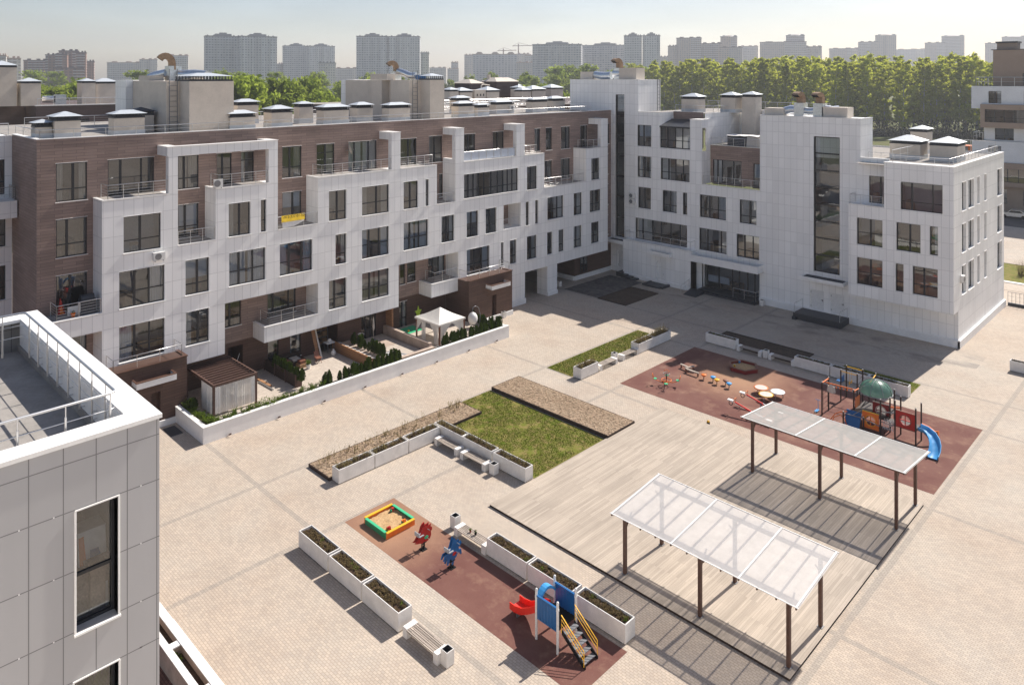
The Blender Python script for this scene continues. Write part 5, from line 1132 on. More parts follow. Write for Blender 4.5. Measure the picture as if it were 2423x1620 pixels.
t = thing('toy_bucket', 'small dark bucket with yellow top standing at the edge of the deck', 'toy', (-26.62, 46.28, 0)); mb = MB(); mb.lathe(-26.62, 46.28, [(.10,.005),(.12,.17)], 12); mb.build('bucket', M['play_brown'], t); mb = MB(); mb.ball((-26.62,46.28,.2), .10, 0, 10); mb.build('ball', M['yellow'], t)
t = thing('kick_scooter', 'small light blue kick scooter parked beside the climbing frame', 'scooter', (-22.1, 53.5, 0)); mb = MB(); mb.box(-22.2,-22.0,53.3,53.75,.07,.1); mb.build('footboard', M['sky_blue'], t); mb = MB(); mb.tube([(-22.1,53.78,.1),(-22.1,53.72,.78)], .016, 6); mb.tube([(-22.28,53.72,.78),(-21.92,53.72,.78)], .016, 6); mb.build('handlebar', M['sky_blue'], t)
mb = MB()
for y in (53.26,53.8): mb.tube([(-22.12,y,.06),(-22.08,y,.06)], .055, 10)
mb.build('wheels', M['white_pl'], t)

t = thing('climbing_frame', 'large climbing frame with green dome, red window panels, orange ladder and blue slide', 'climbing frame', (-18.6, 54.5, 0))
posts = [(-21.6,53.19,2.34),(-21.6,54.37,2.32),(-21.52,56.42,2.34),(-21.52,57.5,2.35),(-20.35,56.42,2.34),(-20.35,57.5,2.35),(-19.6,53.7,2.2),(-19.5,54.55,2.25),(-17.58,52.9,2.4),(-19.2,55.5,2.3),(-17.5,55.4,2.35),(-17.3,53.9,2.3),(-16.69,52.95,2.6),(-15.43,52.95,2.45),(-16.69,54.1,2.5),(-15.43,54.1,2.45),(-19.4,57.4,2.35),(-18.6,52.7,.95),(-19.9,52.6,.95)]
for x, y, h in posts: mb = MB(); pole(mb, x, y, h, .05); mb.build('post', M['play_brown'], t)
mb = MB()
for x, y, h in posts: mb.ball((x,y,h+.03), .055, 0, 8)
mb.build('post_cap', M['cushion'], t)
mb = MB(); mb.tube([(-21.6,53.19,2.3),(-21.6,54.37,2.28)], .045, 8); mb.tube([(-21.6,53.78,2.18),(-19.6,54.1,2.1)], .045, 8); mb.tube([(-19.6,53.7,2.15),(-19.5,54.55,2.15)], .04, 8)
for i in range(8): x = -21.35+i*.24; mb.tube([(x,53.8+.04*i,2.18),(x,53.8+.04*i,1.98)], .02, 6); mb.tube([(x-.05,53.8+.04*i,1.96),(x+.05,53.8+.04*i,1.96)], .025, 6)
mb.build('monkey_bar', M['orange'], t)
mb = MB()
for y in (53.4,54.2):
    for i in range(5): mb.tube([(-21.6,53.19,.4+i*.35),(-21.6,54.37,.4+i*.35)], .012, 5)
    mb.tube([(-21.6,y,.3),(-21.6,y,1.9)], .012, 5)
for i in range(6): mb.tube([(-20.35,56.42,.3+i*.32),(-20.35,57.5,.3+i*.32)], .014, 5); mb.tube([(-19.6,53.7,.3+i*.3),(-19.5,54.55,.3+i*.3)], .014, 5)
for i in range(4): mb.tube([(-20.35,57.5,.6+i*.4),(-19.4,57.4,.6+i*.4)], .014, 5)
mb.build('climbing_net', M['play_brown'], t)
mb = MB(); mb.tube([(-21.52,57.5,2.3),(-20.35,57.5,2.3)], .035, 8); mb.tube([(-21.52,56.42,2.26),(-20.35,56.42,2.26)], .025, 8); mb.tube([(-19.4,57.4,2.3),(-19.2,55.5,2.28)], .035, 8); mb.build('top_bar', M['yellow'], t)
mb = MB()
for y in (56.7,57.1): mb.tube([(-21.0,y,2.2),(-21.0,y,1.5)], .008, 5); mb.tube([(-21.0,y+.1*math.cos(i*.6283),1.42+.1*math.sin(i*.6283)) for i in range(10)], .02, 6, closed=True)
mb.build('gym_ring', M['yellow'], t)
mb = MB(); mb.box(-22.0,-21.56,56.75,57.15,1.3,1.34); mb.box(-21.6,-21.56,56.7,57.2,1.3,1.75); mb.build('blue_panel', M['blue'], t)
mb = MB(); mb.box(-19.5,-17.4,53.3,55.4,.93,.99); mb.box(-16.69,-15.43,52.95,54.1,.93,.99); mb.box(-17.4,-16.69,53.2,53.9,.93,.97); mb.build('platform', M['play_brown'], t)
# dome
mb = MB(); dc = (-18.4, 54.45); prof = [(1.06,2.2),(1.03,2.4),(.93,2.62),(.75,2.82),(.5,2.97),(.25,3.05),(.001,3.08)]; mb.lathe(dc[0], dc[1], prof, 16, 0); mb.f.pop(0) if False else None; o = mb.build('dome_roof', M['dome'], t)
mb = MB()
for k in range(8): a = k*math.pi/4; mb.tube([(dc[0]+r*1.005*math.cos(a),dc[1]+r*1.005*math.sin(a),z+.005) for r, z in prof], .018, 5)
mb.tube([(dc[0]+1.07*math.cos(i*.3927),dc[1]+1.07*math.sin(i*.3927),2.2) for i in range(16)], .03, 6, closed=True); mb.build('dome_rib', M['grey_metal'], o)
def porthole_panel(x0, x1, y, z0, z1, mat, rim, axis='x'):
    # board with a round four-pane opening
    cx, cz, r = (x0+x1)/2, (z0+z1)/2, min(x1-x0, z1-z0)*.30; mb = MB(); n = 24; th = .03
    ring = [(cx+r*math.cos(2*math.pi*i/n), cz+r*math.sin(2*math.pi*i/n)) for i in range(n)]
    def edge(px_, pz_):
        dx, dz = px_-cx, pz_-cz; k = min((x1-cx)/abs(dx) if abs(dx) > 1e-6 else 99, (z1-cz)/abs(dz) if abs(dz) > 1e-6 else 99); return cx+dx*k, cz+dz*k
    out = [edge(*p) for p in ring]
    for s in (-th, th):
        for i in range(n):
            j = (i+1)%n; mb.add([(ring[i][0],y+s,ring[i][1]),(ring[j][0],y+s,ring[j][1]),(out[j][0],y+s,out[j][1]),(out[i][0],y+s,out[i][1])], [(0,1,2,3)])
            if s > 0: mb.add([(ring[i][0],y-th,ring[i][1]),(ring[j][0],y-th,ring[j][1]),(ring[j][0],y+th,ring[j][1]),(ring[i][0],y+th,ring[i][1])], [(0,1,2,3)])
    for cxx, czz in ((x0,z0),(x1,z0),(x1,z1),(x0,z1)):
        near = sorted(out, key=lambda p: (p[0]-cxx)**2+(p[1]-czz)**2)[:2]
        for s in (-th, th): mb.add([(cxx,y+s,czz),(near[0][0],y+s,near[0][1]),(near[1][0],y+s,near[1][1])], [(0,1,2)])
    mb.box(cx-.025,cx+.025,y-th,y+th,cz-r,cz+r); mb.box(cx-r,cx+r,y-th-.002,y+th+.002,cz-.025,cz+.025); o = mb.build('window_panel', M[mat], t)
    mb = MB(); mb.tube([(p[0]+(p[0]-cx)*.14,y-th-.004,p[1]+(p[1]-cz)*.14) for p in ring], .02, 5, closed=True); mb.box(x0,x1,y-th-.004,y+th+.004,z1+.002,z1+.04); mb.build('panel_rim', M[rim], o)
porthole_panel(-16.63,-15.49,52.95,.98,2.02,'red','wood_red'); porthole_panel(-18.45,-17.36,54.0,.7,1.72,'red_dark','cushion'); porthole_panel(-18.75,-17.7,52.95,.25,1.32,'orange','yellow')
mb = MB(); mb.box(-19.52,-19.48,53.75,54.5,1.0,1.7); mb.build('orange_panel', M['orange'], t)
mb = MB(); mb.slab([(-19.9,52.75,.1),(-18.9,52.75,.1),(-18.9,53.2,.98),(-19.9,53.2,.98)], (0,.05,0)); mb.build('climbing_ramp', M['blue'], t)
mb = MB(); mb.tube([(-19.9,52.6,.9),(-18.6,52.7,.9)], .03, 7); mb.tube([(-18.6,52.7,.9),(-17.6,52.9,.6)], .03, 7); mb.tube([(-17.58,52.95,.95),(-16.69,52.95,.95)], .03, 7); mb.tube([(-19.3,52.7,.9),(-18.3,53.3,1.75)], .03, 7); mb.tube([(-17.5,53.0,1.6),(-16.7,53.,1.75)], .035, 7); mb.build('hand_rail', M['grey_metal'], t)
mb = MB()
for i in range(8): x = -17.45+i*.1; mb.tube([(x,52.95,.5),(x,53.3,1.1)], .012, 5)
for z in (.6,.8,1.0): mb.tube([(-17.5,52.97+.3*(z-.5),z),(-16.7,52.97+.3*(z-.5),z)], .012, 5)
mb.build('rope_net', M['white_pl'], t)
mb = MB(); mb.tube([(-20.6,52.4,.02),(-20.5,52.5,.45),(-20.1,52.6,.7),(-19.8,52.65,.5),(-19.7,52.7,.02)], .03, 7); mb.tube([(-20.9,52.9,.02),(-20.6,53.,.5),(-20.2,53.,.75),(-19.8,53.,.9)], .03, 7); mb.tube([(-17.3,53.9,1.7),(-16.69,54.1,1.75)], .05, 7); mb.build('climbing_arch', M['orange'], t)
mb = MB(); sp = [(-15.38,53.5,1.02),(-15.0,53.5,.98),(-14.65,53.35,.85),(-14.38,53.05,.66),(-14.22,52.7,.46),(-14.15,52.35,.27),(-14.15,52.05,.14),(-14.15,51.85,.12)]; vs = []
for i, p in enumerate(sp):
    a, b = Vector(sp[max(0,i-1)]), Vector(sp[min(len(sp)-1,i+1)]); d = (b-a); d.z = 0; d.normalize(); n = Vector((-d.y,d.x,0)); c = Vector(p)
    vs += [c+n*.30+Vector((0,0,.2)), c+n*.25, c-n*.25, c-n*.30+Vector((0,0,.2)), c-n*.34+Vector((0,0,.2)), c-n*.28-Vector((0,0,.05)), c+n*.28-Vector((0,0,.05)), c+n*.34+Vector((0,0,.2))]
mb.add(vs, [(i*8+j,i*8+(j+1)%8,(i+1)*8+(j+1)%8,(i+1)*8+j) for i in range(len(sp)-1) for j in range(8)], 0, True); mb.build('slide', M['sky_blue'], t)
mb = MB(); mb.tube([(-15.4,54.05,1.1),(-15.0,54.2,.95),(-14.7,54.3,.7),(-14.45,54.3,.75)], [.09,.1,.11,.16], 10); mb.build('speaking_tube', M['orange'], t)
t = thing('jacket', 'pale grey jacket left hanging from the orange monkey bars', 'jacket', (-21.15, 53.85, 1.3)); mb = MB()
mb.lathe(-21.2, 53.82, [(.06,2.12),(.16,2.02),(.21,1.75),(.22,1.55)], 10); mb.v = [(x,53.82+(y-53.82)*.5,z) for x,y,z in mb.v]; mb.build('body', M['cushion'], t)
mb = MB(); mb.tube([(-21.38,53.82,2.0),(-21.45,53.8,1.6)], .06, 7); mb.tube([(-21.02,53.82,2.0),(-20.95,53.8,1.6)], .06, 7); mb.build('sleeve', M['cushion'], t)

# ------------------------------------------------------------------ terrace gardens in front of the left building
sheet('terrace', XB, -49.5, 20.8, 40.4, .45, M['terrace']); sheet('garden_terrace', XB, -49.5, 40.9, 48.6, .55, M['terrace'])
t = thing('garden_wall', 'long low white wall retaining the terrace gardens along the paving', 'wall', (-48.7, 34.7, 0)); mb = MB(); mb.box(-48.86,-48.6,20.56,48.85,0,1.06); mb.box(-53.3,-48.86,20.56,20.82,0,1.06); mb.box(-49.6,-49.5,20.82,48.6,0,.9); mb.box(-52.8,-48.86,48.6,48.85,0,1.06); mb.build('wall_body', M['white_paint'], t)
mb = MB(); mb.box(-48.9,-48.57,20.53,48.88,1.063,1.1); mb.box(-53.3,-48.9,20.53,20.85,1.063,1.1); mb.build('coping', M['coping'], t)
sheet('planting_strip', -49.5, -48.86, 20.82, 48.6, .93, M['darksoil']); sheet('planting_strip', -53.2, -49.5, 20.82, 21.5, .92, M['darksoil'])
mb = MB()
for y in (22.15,25.7,29.3,32.86,36.4,40.0,43.6,47.0):
    t = thing('ground_spotlight', 'small dark spotlight on the paving at the foot of the garden wall', 'spotlight', (-48.5, y, 0), 'spotlights along the foot of the garden wall'); mb = MB(); mb.tube([(-48.59,y,.05),(-48.5,y,.08),(-48.42,y+.1,.16)], .018, 6); mb.build('arm', M['brownsteel'], t); mb = MB(); mb.tube([(-48.46,y+.06,.14),(-48.38,y+.2,.2)], .05, 8); mb.build('lamp_head', M['brownsteel'], t)
def conifer_mesh(h, r, n, seed, taper=.55):
    rr = random.Random(seed); mb = MB(); lobes = [(rr.uniform(-.4,.4)*r, rr.uniform(-.4,.4)*r, rr.uniform(.75,1.)) for _ in range(3)]
    for _ in range(n):
        lx, ly, lh = rr.choice(lobes); z = rr.random()**.85*h*lh; k = r*.75*(1-(z/(h*lh))**2.2*taper-.25*(z/(h*lh))**6) * (.6+.4*min(1, z/h*6)); a = rr.uniform(0, 6.283); q = k*math.sqrt(rr.uniform(.25,1)); c = Vector((lx*.7+q*math.cos(a), ly*.7+q*math.sin(a), z))
        s = rr.uniform(.035,.075); u = Vector((math.cos(a)*.4+rr.uniform(-.3,.3), math.sin(a)*.4+rr.uniform(-.3,.3), 1)).normalized()*s*1.5; v = Vector((-math.sin(a),math.cos(a),rr.uniform(-.4,.4))).normalized()*s*.7
        mb.add([c-v*.6, c+u*.4-v, c+u*1.2, c+u*.4+v], [(0,1,2,3)])
    return mb
CON = []
for i in range(5):
    o = conifer_mesh(1.0, .34, 900, 40+i).build('foliage', M['thuja'], None, True); CON.append(o.data); bpy.data.objects.remove(o)
mbs = MB(); mbs.tube([(0,0,-.02),(0,0,.5)], [.025,.012], 6); o = mbs.build('stem', M['bark_b'], None, True); STEM = o.data; bpy.data.objects.remove(o)
TR = random.Random(11)
def thuja(x, y, z, h, label, group):
    t = thing('thuja', label, 'conifer shrub', (x, y, z), group, TR.uniform(0, 6.28)); t.scale = (h*TR.uniform(.85,1.1), h*TR.uniform(.85,1.1), h)
    for nm, me in (('foliage', TR.choice(CON)), ('stem', STEM)): o = bpy.data.objects.new(nm, me); COL.objects.link(o); o.parent = t
for y in (30.0,30.35,31.2,31.6,32.0,32.45,32.8,33.2,33.55,33.85,34.3,34.7,35.2,35.6,36.05,36.4,36.75): thuja(-49.2+TR.uniform(-.08,.08), y, .92, TR.uniform(.75,1.15), 'narrow thuja in the row on the white garden wall before the sunny terrace', 'thujas on the wall before the sunny terrace')
for i in range(17): thuja(-49.2+TR.uniform(-.07,.07), 41.5+i*.425+TR.uniform(-.06,.06), .92, TR.uniform(.75,1.1), 'narrow thuja in the row on the white garden wall before the white gazebo', 'thujas on the wall before the gazebo')
for i in range(10): thuja(-55.0+i*.43+TR.uniform(-.07,.07), 29.05+TR.uniform(-.06,.06), .95, TR.uniform(.85,1.25), 'thuja in the planter row above the dark slat fence', 'thujas above the dark slat fence')
for i in range(9): thuja(-54.9+i*.53+TR.uniform(-.08,.08), 36.3+TR.uniform(-.06,.06), .95, TR.uniform(.75,1.15), 'thuja in the row behind the orange board wall', 'thujas behind the orange board wall')
for i in range(8): thuja(-53.0+i*.38+TR.uniform(-.08,.08), 48.4+TR.uniform(-.1,.1), .6, TR.uniform(.8,1.2), 'bushy dark thuja in the row beside the brown porch', 'thujas beside the second brown porch')
def juniper(x, y, z, r, label, group, n=420):
    t = thing('juniper_bush', label, 'shrub', (x, y, z), group); mb = MB(); rr = TR
    tips = [(rr.uniform(-r,r), rr.uniform(-r*.8,r*.8), rr.uniform(.3,.85)*r*1.3) for _ in range(9)]
    for _ in range(n):
        tx, ty, tz = rr.choice(tips); f = rr.uniform(.15,1); c = Vector((tx*f, ty*f, tz*f))+Vector((rr.gauss(0,.07),rr.gauss(0,.07),rr.gauss(0,.05))); c.z = max(c.z, .01)
        u = Vector((tx+rr.uniform(-.3,.3),ty+rr.uniform(-.3,.3),tz)).normalized()*rr.uniform(.05,.11); v = u.cross(Vector((rr.uniform(-1,1),rr.uniform(-1,1),.3))).normalized()*.02
        mb.add([c-v, c+u*.6-v, c+u, c+v], [(0,1,2,3)])
    mb.build('foliage', M['juniper'], t, True); mb = MB()
    for tx, ty, tz in tips[:4]: mb.tube([(0,0,-.02),(tx*.8,ty*.8,tz*.8)], [.018,.006], 5)
    mb.build('branches', M['bark_b'], t, True)
for i in range(16): juniper(-49.15+TR.uniform(-.1,.1), 21.2+i*.56+TR.uniform(-.15,.15), .92, TR.uniform(.3,.46), 'bright green juniper bush on the white wall before the pergola', 'junipers on the wall before the pergola')
for i in range(8): juniper(-52.9+i*.5, 21.2+TR.uniform(-.1,.1), .92, TR.uniform(.3,.48), 'juniper bush on the short end wall of the pergola garden', 'junipers on the short end wall')
t = thing('dark_bush', 'dark rounded thuja bush at the corner of the pergola garden', 'shrub', (-52.2, 21.4, .92)); mb = conifer_mesh(.9, .42, 1100, 77, .5); mb.build('foliage', M['thuja'], t, True); mb = MB(); mb.tube([(0,0,-.02),(0,0,.4)], .03, 6); mb.build('stem', M['bark_b'], t, True)
# pergola
t = thing('pergola', 'brown metal pergola with slatted roof and white sheer curtains', 'pergola', (-53.4, 23.85, .45)); px0,px1,py0,py1,zt = -55.75,-51.0,22.25,25.5,2.68
for x in (px0+.08,px1-.08):
    for y in (py0+.08,py1-.08): mb = MB(); mb.box(x-.07,x+.07,y-.07,y+.07,.455,zt-.18); mb.build('post', M['pergola'], t)
mb = MB(); mb.box(px0,px1,py0,py0+.12,zt-.18,zt); mb.box(px0,px1,py1-.12,py1,zt-.18,zt); mb.box(px0,px0+.12,py0+.12,py1-.12,zt-.18,zt); mb.box(px1-.12,px1,py0+.12,py1-.12,zt-.18,zt); mb.build('roof_frame', M['pergola'], t)
for i in range(10): x = px0+.35+i*.44; mb = MB(); mb.bar((x,py0+.12,zt-.06),(x,py1-.12,zt-.06),.05,.10); mb.build('roof_slat', M['pergola'], t)
mb = MB(); mb.quad((px0+.13,py0+.13,zt-.17),(px1-.13,py0+.13,zt-.17),(px1-.13,py1-.13,zt-.17),(px0+.13,py1-.13,zt-.17)); mb.build('roof_screen', M['pergola'], t)
def curtain_run(parent, p, q, z0, z1, amp=.05, mat='sheer', gather=0.):
    p, q = Vector(p), Vector(q); L = (q-p).length; n = max(8, int(L/.035)); d = (q-p)/n; nn = Vector((-d.y,d.x,0)).normalized(); vs = []
    for i in range(n+1):
        b = p+d*i; w = math.sin(i*1.35)*amp+math.sin(i*.37)*amp*.6; vs += [tuple(b+nn*w+Vector((0,0,z0))), tuple(b+nn*w*.5+Vector((0,0,z1)))]
    mb = MB(); mb.add(vs, [(2*i,2*i+2,2*i+3,2*i+1) for i in range(n)], 0, True); return mb.build('curtain', M[mat], parent)
curtain_run(t, (px1-.02,py0+.16,0), (px1-.02,py0+.5,0), .6, zt-.2, .06, 'cloth_white'); curtain_run(t, (px1-.03,py0+.5,0), (px1-.03,py1-.5,0), .6, zt-.2, .025); curtain_run(t, (px1-.02,py0+1.55,0), (px1-.02,py0+1.75,0), .6, zt-.2, .05, 'cloth_white'); curtain_run(t, (px1-.02,py1-.5,0), (px1-.02,py1-.2,0), .6, zt-.2, .06, 'cloth_white')
curtain_run(t, (px1-.2,py0+.03,0), (px1-2.0,py0+.03,0), .6, zt-.2, .07, 'cloth_white')
mb = MB(); mb.box(-52.6,-51.4,22.7,25.1,.46,1.15); mb.box(-52.8,-52.6,22.7,25.1,.46,1.4); t2 = tag(mb.build('garden_sofa', M['cushion'], None, False, (-52.,23.9,.46)), 'pale garden sofa seen through the pergola curtains', 'sofa')
# gazebo tent
gx, gy = -51.85, 43.3; t = thing('gazebo_tent', 'white gazebo tent with pointed roof and tied net curtains', 'gazebo', (gx, gy, .55)); hx, hy, ze, za = 1.72, 1.55, 2.42, 3.3
mb = MB(); c = [(gx-hx,gy-hy),(gx+hx,gy-hy),(gx+hx,gy+hy),(gx-hx,gy+hy)]
for (xa,ya),(xb,yb) in zip(c, c[1:]+c[:1]):
    m1 = ((xa+xb)/2*.55+gx*.45, (ya+yb)/2*.55+gy*.45, (ze+za)/2-.06)
    n = 6; rows = []
    for j in range(n+1):
        f = j/n; z = ze+(za-ze)*(f**1.25); rows.append([(xa+(gx-xa)*f, ya+(gy-ya)*f, z),(xb+(gx-xb)*f, yb+(gy-yb)*f, z)])
    for j in range(n): mb.quad(rows[j][0],rows[j][1],rows[j+1][1],rows[j+1][0])
    mb.quad((xa,ya,ze-.16),(xb,yb,ze-.16),(xb,yb,ze),(xa,ya,ze))
mb.build('roof', M['tent_cloth'], t)
for x, y in ((gx-hx+.12,gy-hy+.12),(gx+hx-.12,gy-hy+.12),(gx+hx-.12,gy+hy-.12),(gx-hx+.12,gy+hy-.12)):
    mb = MB(); mb.box(x-.035,x+.035,y-.035,y+.035,.56,ze-.05); mb.box(x+.1,x+.15,y-.03,y+.03,.56,ze-.1); mb.build('post', M['wood_red'], t)
for p, q in (((gx+hx-.1,gy-hy+.2,0),(gx+hx-.1,gy-hy+.7,0)),((gx+hx-.1,gy+hy-.7,0),(gx+hx-.1,gy+hy-.2,0)),((gx-hx+.9,gy-hy+.1,0),(gx-hx+1.5,gy-hy+.1,0)),((gx+hx-.8,gy-hy+.1,0),(gx+hx-.25,gy-hy+.1,0))): curtain_run(t, p, q, .62, ze-.1, .05)
def draped(parent, a, b, low):
    a, b, low = Vector(a), Vector(b), Vector(low); mb = MB(); mb.add([a, a.lerp(b,.5), b, low, low+Vector((0,0,-.55))], [(0,1,3),(1,2,3)]); return mb.build('curtain', M['sheer'], parent)
draped(t, (gx+hx-.08,gy-hy+.6,ze-.1), (gx+hx-.08,gy,ze-.1), (gx+hx-.08,gy-hy+.3,1.1)); draped(t, (gx+hx-.08,gy,ze-.1), (gx+hx-.08,gy+hy-.6,ze-.1), (gx+hx-.08,gy+hy-.3,1.1)); draped(t, (gx-hx+.3,gy-hy+.08,ze-.1), (gx-hx+1.1,gy-hy+.08,ze-.1), (gx-hx+.15,gy-hy+.08,1.15)); draped(t, (gx+.3,gy-hy+.08,ze-.1), (gx+hx-.6,gy-hy+.08,ze-.1), (gx+hx-.25,gy-hy+.08,.9))
mb = MB(); mb.box(gx-.5,gx+.5,gy-.4,gy+.4,1.22,1.27); 
for sx in (-.42,.42):
    for sy in (-.33,.33): mb.box(gx+sx-.03,gx+sx+.03,gy+sy-.03,gy+sy+.03,.555,1.22)
tag(mb.build('garden_table', M['white_pl'], None, False, (gx,gy,.55)), 'white garden table under the gazebo tent', 'table')
# hanging egg chair
ex, ey = -51.75, 47.2; t = thing('egg_chair', 'pale wicker egg chair hanging from a curved steel stand', 'hanging chair', (ex, ey, .55))
mb = MB(); prof = [(.05,.85),(.28,.92),(.42,1.15),(.46,1.4),(.42,1.65),(.3,1.85),(.1,1.98)]; mb.lathe(ex, ey, prof, 16); mb.build('basket', M['cloth_white'], t)
mb = MB(); mb.tube([(ex,ey+.9,.58),(ex,ey+.95,1.6),(ex,ey+.75,2.25),(ex,ey+.35,2.5),(ex,ey,2.42),(ex,ey,2.0)], .03, 8); mb.tube([(ex+.5*math.cos(i*.5236),ey+.45+.5*math.sin(i*.5236),.58) for i in range(12)], .025, 6, closed=True); mb.build('stand', M['grey_metal'], t)
# dividing walls and fence
t = thing('slat_fence', 'dark slatted fence dividing the pergola garden from the cluttered terrace', 'fence', (-54, 28.85, .45)); mb = MB(); mb.box(-56.4,-51.4,28.82,28.86,.455,1.35); mb.build('boards', M['fence_brown'], t); mb = MB(); 
for x in (-56.4,-54.7,-53.0,-51.45): mb.box(x-.05,x+.05,28.74,28.816,.452,1.42)
split_build(mb, 'post', M['pergola'], t); mb = MB(); mb.box(-56.3,-51.4,28.87,29.3,.452,.95); mb.build('trough', M['pergola'], t)
t = thing('board_wall', 'low orange-brown board wall with planting trough behind it', 'wall', (-53.5, 35, .45)); mb = MB(); mb.box(-56.3,-50.6,34.95,35.05,.452,1.3); mb.build('boards', M['terracotta'], t); mb = MB(); mb.box(-56.2,-50.6,35.6,36.6,.452,.93); mb.build('trough', M['concrete_raw'], t)
mb = MB()
for i in range(10): x = -55.9+i*.55; mb.bar((x,35.06,1.2),(x+.1,35.6,1.05),.12,.03)
mb.build('white_bracket', M['white_pl'], t)
t = thing('concrete_wall', 'low raw concrete wall dividing the sunny terrace from the gazebo garden', 'wall', (-53.2, 40.65, .45)); mb = MB(); mb.box(-56.6,-49.9,40.5,40.8,.0,1.22); mb.build('wall_body', M['concrete_raw'], t); mb = MB(); mb.box(-49.9,-49.5,36.9,40.8,.0,.95); mb.build('low_kerb', M['concrete_raw'], t)
mb = MB(); mb.box(XB+.02,-55.7,40.82,41.0,.45,3.2); tag(mb.build('timber_screen', M['terracotta'], None, False, (-56,40.9,.45)), 'tall brown timber screen beside the glazed terrace door', 'screen')
# clutter on the terraces
def item(name, label, cat, loc, parts):
    t = thing(name, label, cat, loc)
    for nm, mt, fn in parts: mb = MB(); fn(mb); mb.build(nm, M[mt], t)
    return t
X = lambda *b: (lambda mb: mb.box(*b))
for k, (dx, mt, lb) in enumerate(((0.,'terracotta','tall orange plank leaning on the storage niche corner'),(.16,'cushion','thin pale plank leaning beside the orange plank'))):
    mb = MB(); mb.bar((-55.2+dx,33.0+k*.22,.46),(-56.4+dx*.5,33.05+k*.2,3.0),.3 if k == 0 else .12,.04); tag(mb.build('plank', M[mt], None, False, (-55.2+dx,33.,.46)), lb, 'plank')
item('garden_chair', 'brown folding wooden chair in front of the leaning planks', 'chair', (-54.6,32.6,.45), [('seat','wood_red',X(-54.85,-54.4,32.4,32.85,.86,.9)),('backrest','wood_red',lambda mb: mb.bar((-54.85,32.6,.9),(-55.0,32.6,1.35),.42,.03)),('leg','wood_red',lambda mb: [mb.bar((-54.82+.4*i,32.42+.4*j,.455),(-54.5-.3*i,32.42+.4*j,.86),.035,.035) for i in (0,1) for j in (0,1)])])
item('garden_sofa', 'dark low sofa stacked with cushions under the balcony', 'sofa', (-55.7,30.7,.45), [('base','play_brown',X(-56.3,-55.3,29.6,31.9,.455,.8)),('backrest','play_brown',X(-56.45,-56.3,29.6,31.9,.455,1.2)),('cushion','wood_red',X(-56.2,-55.4,29.7,30.6,.802,.95)),('cushion','cushion',X(-56.2,-55.4,30.8,31.5,.802,.92))])
item('potted_shrub', 'small clipped lime-green shrub in a white pot on the sunny terrace', 'potted plant', (-54.1,31.4,.45), [('pot','white_pl',lambda mb: mb.lathe(-54.1,31.4,[(.14,.455),(.2,.8)],14)),('leaves','juniper',lambda mb: [sprig(mb,-54.1,31.4,.78,.45,.16,70)])])
item('crate_stack', 'stack of brown crates beside the potted shrub', 'crate', (-54.9,31.2,.45), [('crate','cardboard',X(-55.2,-54.5,30.9,31.6,.455,.75)),('crate','wood_red',X(-55.15,-54.6,31.0,31.5,.752,1.0))])
item('white_bag', 'white rubbish bag on the terrace near the storage niche', 'bag', (-55.2,34.4,.45), [('bag','cloth_white',lambda mb: mb.lathe(-55.2,34.4,[(.12,.455),(.22,.6),(.2,.78),(.06,.92),(.09,.98)],10))])
item('storage_shelf', 'dark storage shelf full of boxes in the niche', 'shelf', (-58.2,34.6,.0), [('shelf_board','grey_metal',lambda mb: [mb.box(-58.7,-58.,33.6,35.6,z,z+.04) for z in (.5,1.1,1.7,2.2)]),('box','cardboard',lambda mb: [mb.box(-58.6,-58.1,33.7+i*.48,34.1+i*.48,z+.04,z+.04+.2+.25*((i*3)%2)) for i in range(4) for z in (.5,1.1,1.7)]),('post','grey_metal',lambda mb: [mb.box(x-.02,x+.02,y-.02,y+.02,.01,2.4) for x in (-58.68,-58.02) for y in (33.6,35.58)])])
item('work_table', 'folding work table with a bundle at the niche opening', 'table', (-56.1,34.6,.45), [('top','white_pl',X(-56.5,-55.8,34.2,35.0,1.25,1.3)),('leg','grey_metal',lambda mb: [mb.bar((-56.4+.5*i,34.3+.6*j,.455),(-56.4+.5*i,34.3+.6*j,1.25),.04,.04) for i in (0,1) for j in (0,1)]),('bundle','cloth_white',lambda mb: mb.ball((-56.15,34.6,1.42),.17))])
item('folded_parasol', 'folded cream parasol standing by the glazed terrace door', 'parasol', (-55.9,38.95,.45), [('canopy','cushion',lambda mb: mb.lathe(-55.9,38.95,[(.02,1.2),(.11,1.5),(.10,1.9),(.03,2.45)],8)),('pole','steel',lambda mb: mb.tube([(-55.9,38.95,.5),(-55.9,38.95,2.5)],.02,6)),('base','grey_metal',lambda mb: mb.lathe(-55.9,38.95,[(.22,.455),(.2,.52)],14))])
item('pedestal_table', 'small round white pedestal table by the terrace door', 'table', (-56.0,37.7,.45), [('top','white_pl',lambda mb: mb.lathe(-56.0,37.7,[(.28,1.22),(.28,1.27)],18)),('stem','white_pl',lambda mb: mb.lathe(-56.0,37.7,[(.16,.455),(.03,.55),(.03,1.22)],10))])
for k, (y, lb) in enumerate(((38.0,'grey floor board lying flat on the sunny terrace'),(38.5,'pale floor board lying beside the grey one'),(39.0,'short floor board lying nearest the concrete wall'))):
    mb = MB(); mb.bar((-53.2+.3*k,y-.9,.47),(-50.8+.2*k,y+.1,.47),.2,.03); tag(mb.build('floor_board', M[('blind','white_pl','grey_pl')[k]], None, False, (-52,y,.45)), lb, 'board')
mb = MB(); mb.quad((-55.3,37.3,.462),(-53.6,37.3,.462),(-53.6,39.7,.462),(-55.3,39.7,.462)); tag(mb.build('doormat', M['concrete_raw'], None, False, (-54.4,38.5,.46)), 'large brown mat in front of the glazed terrace door', 'mat')
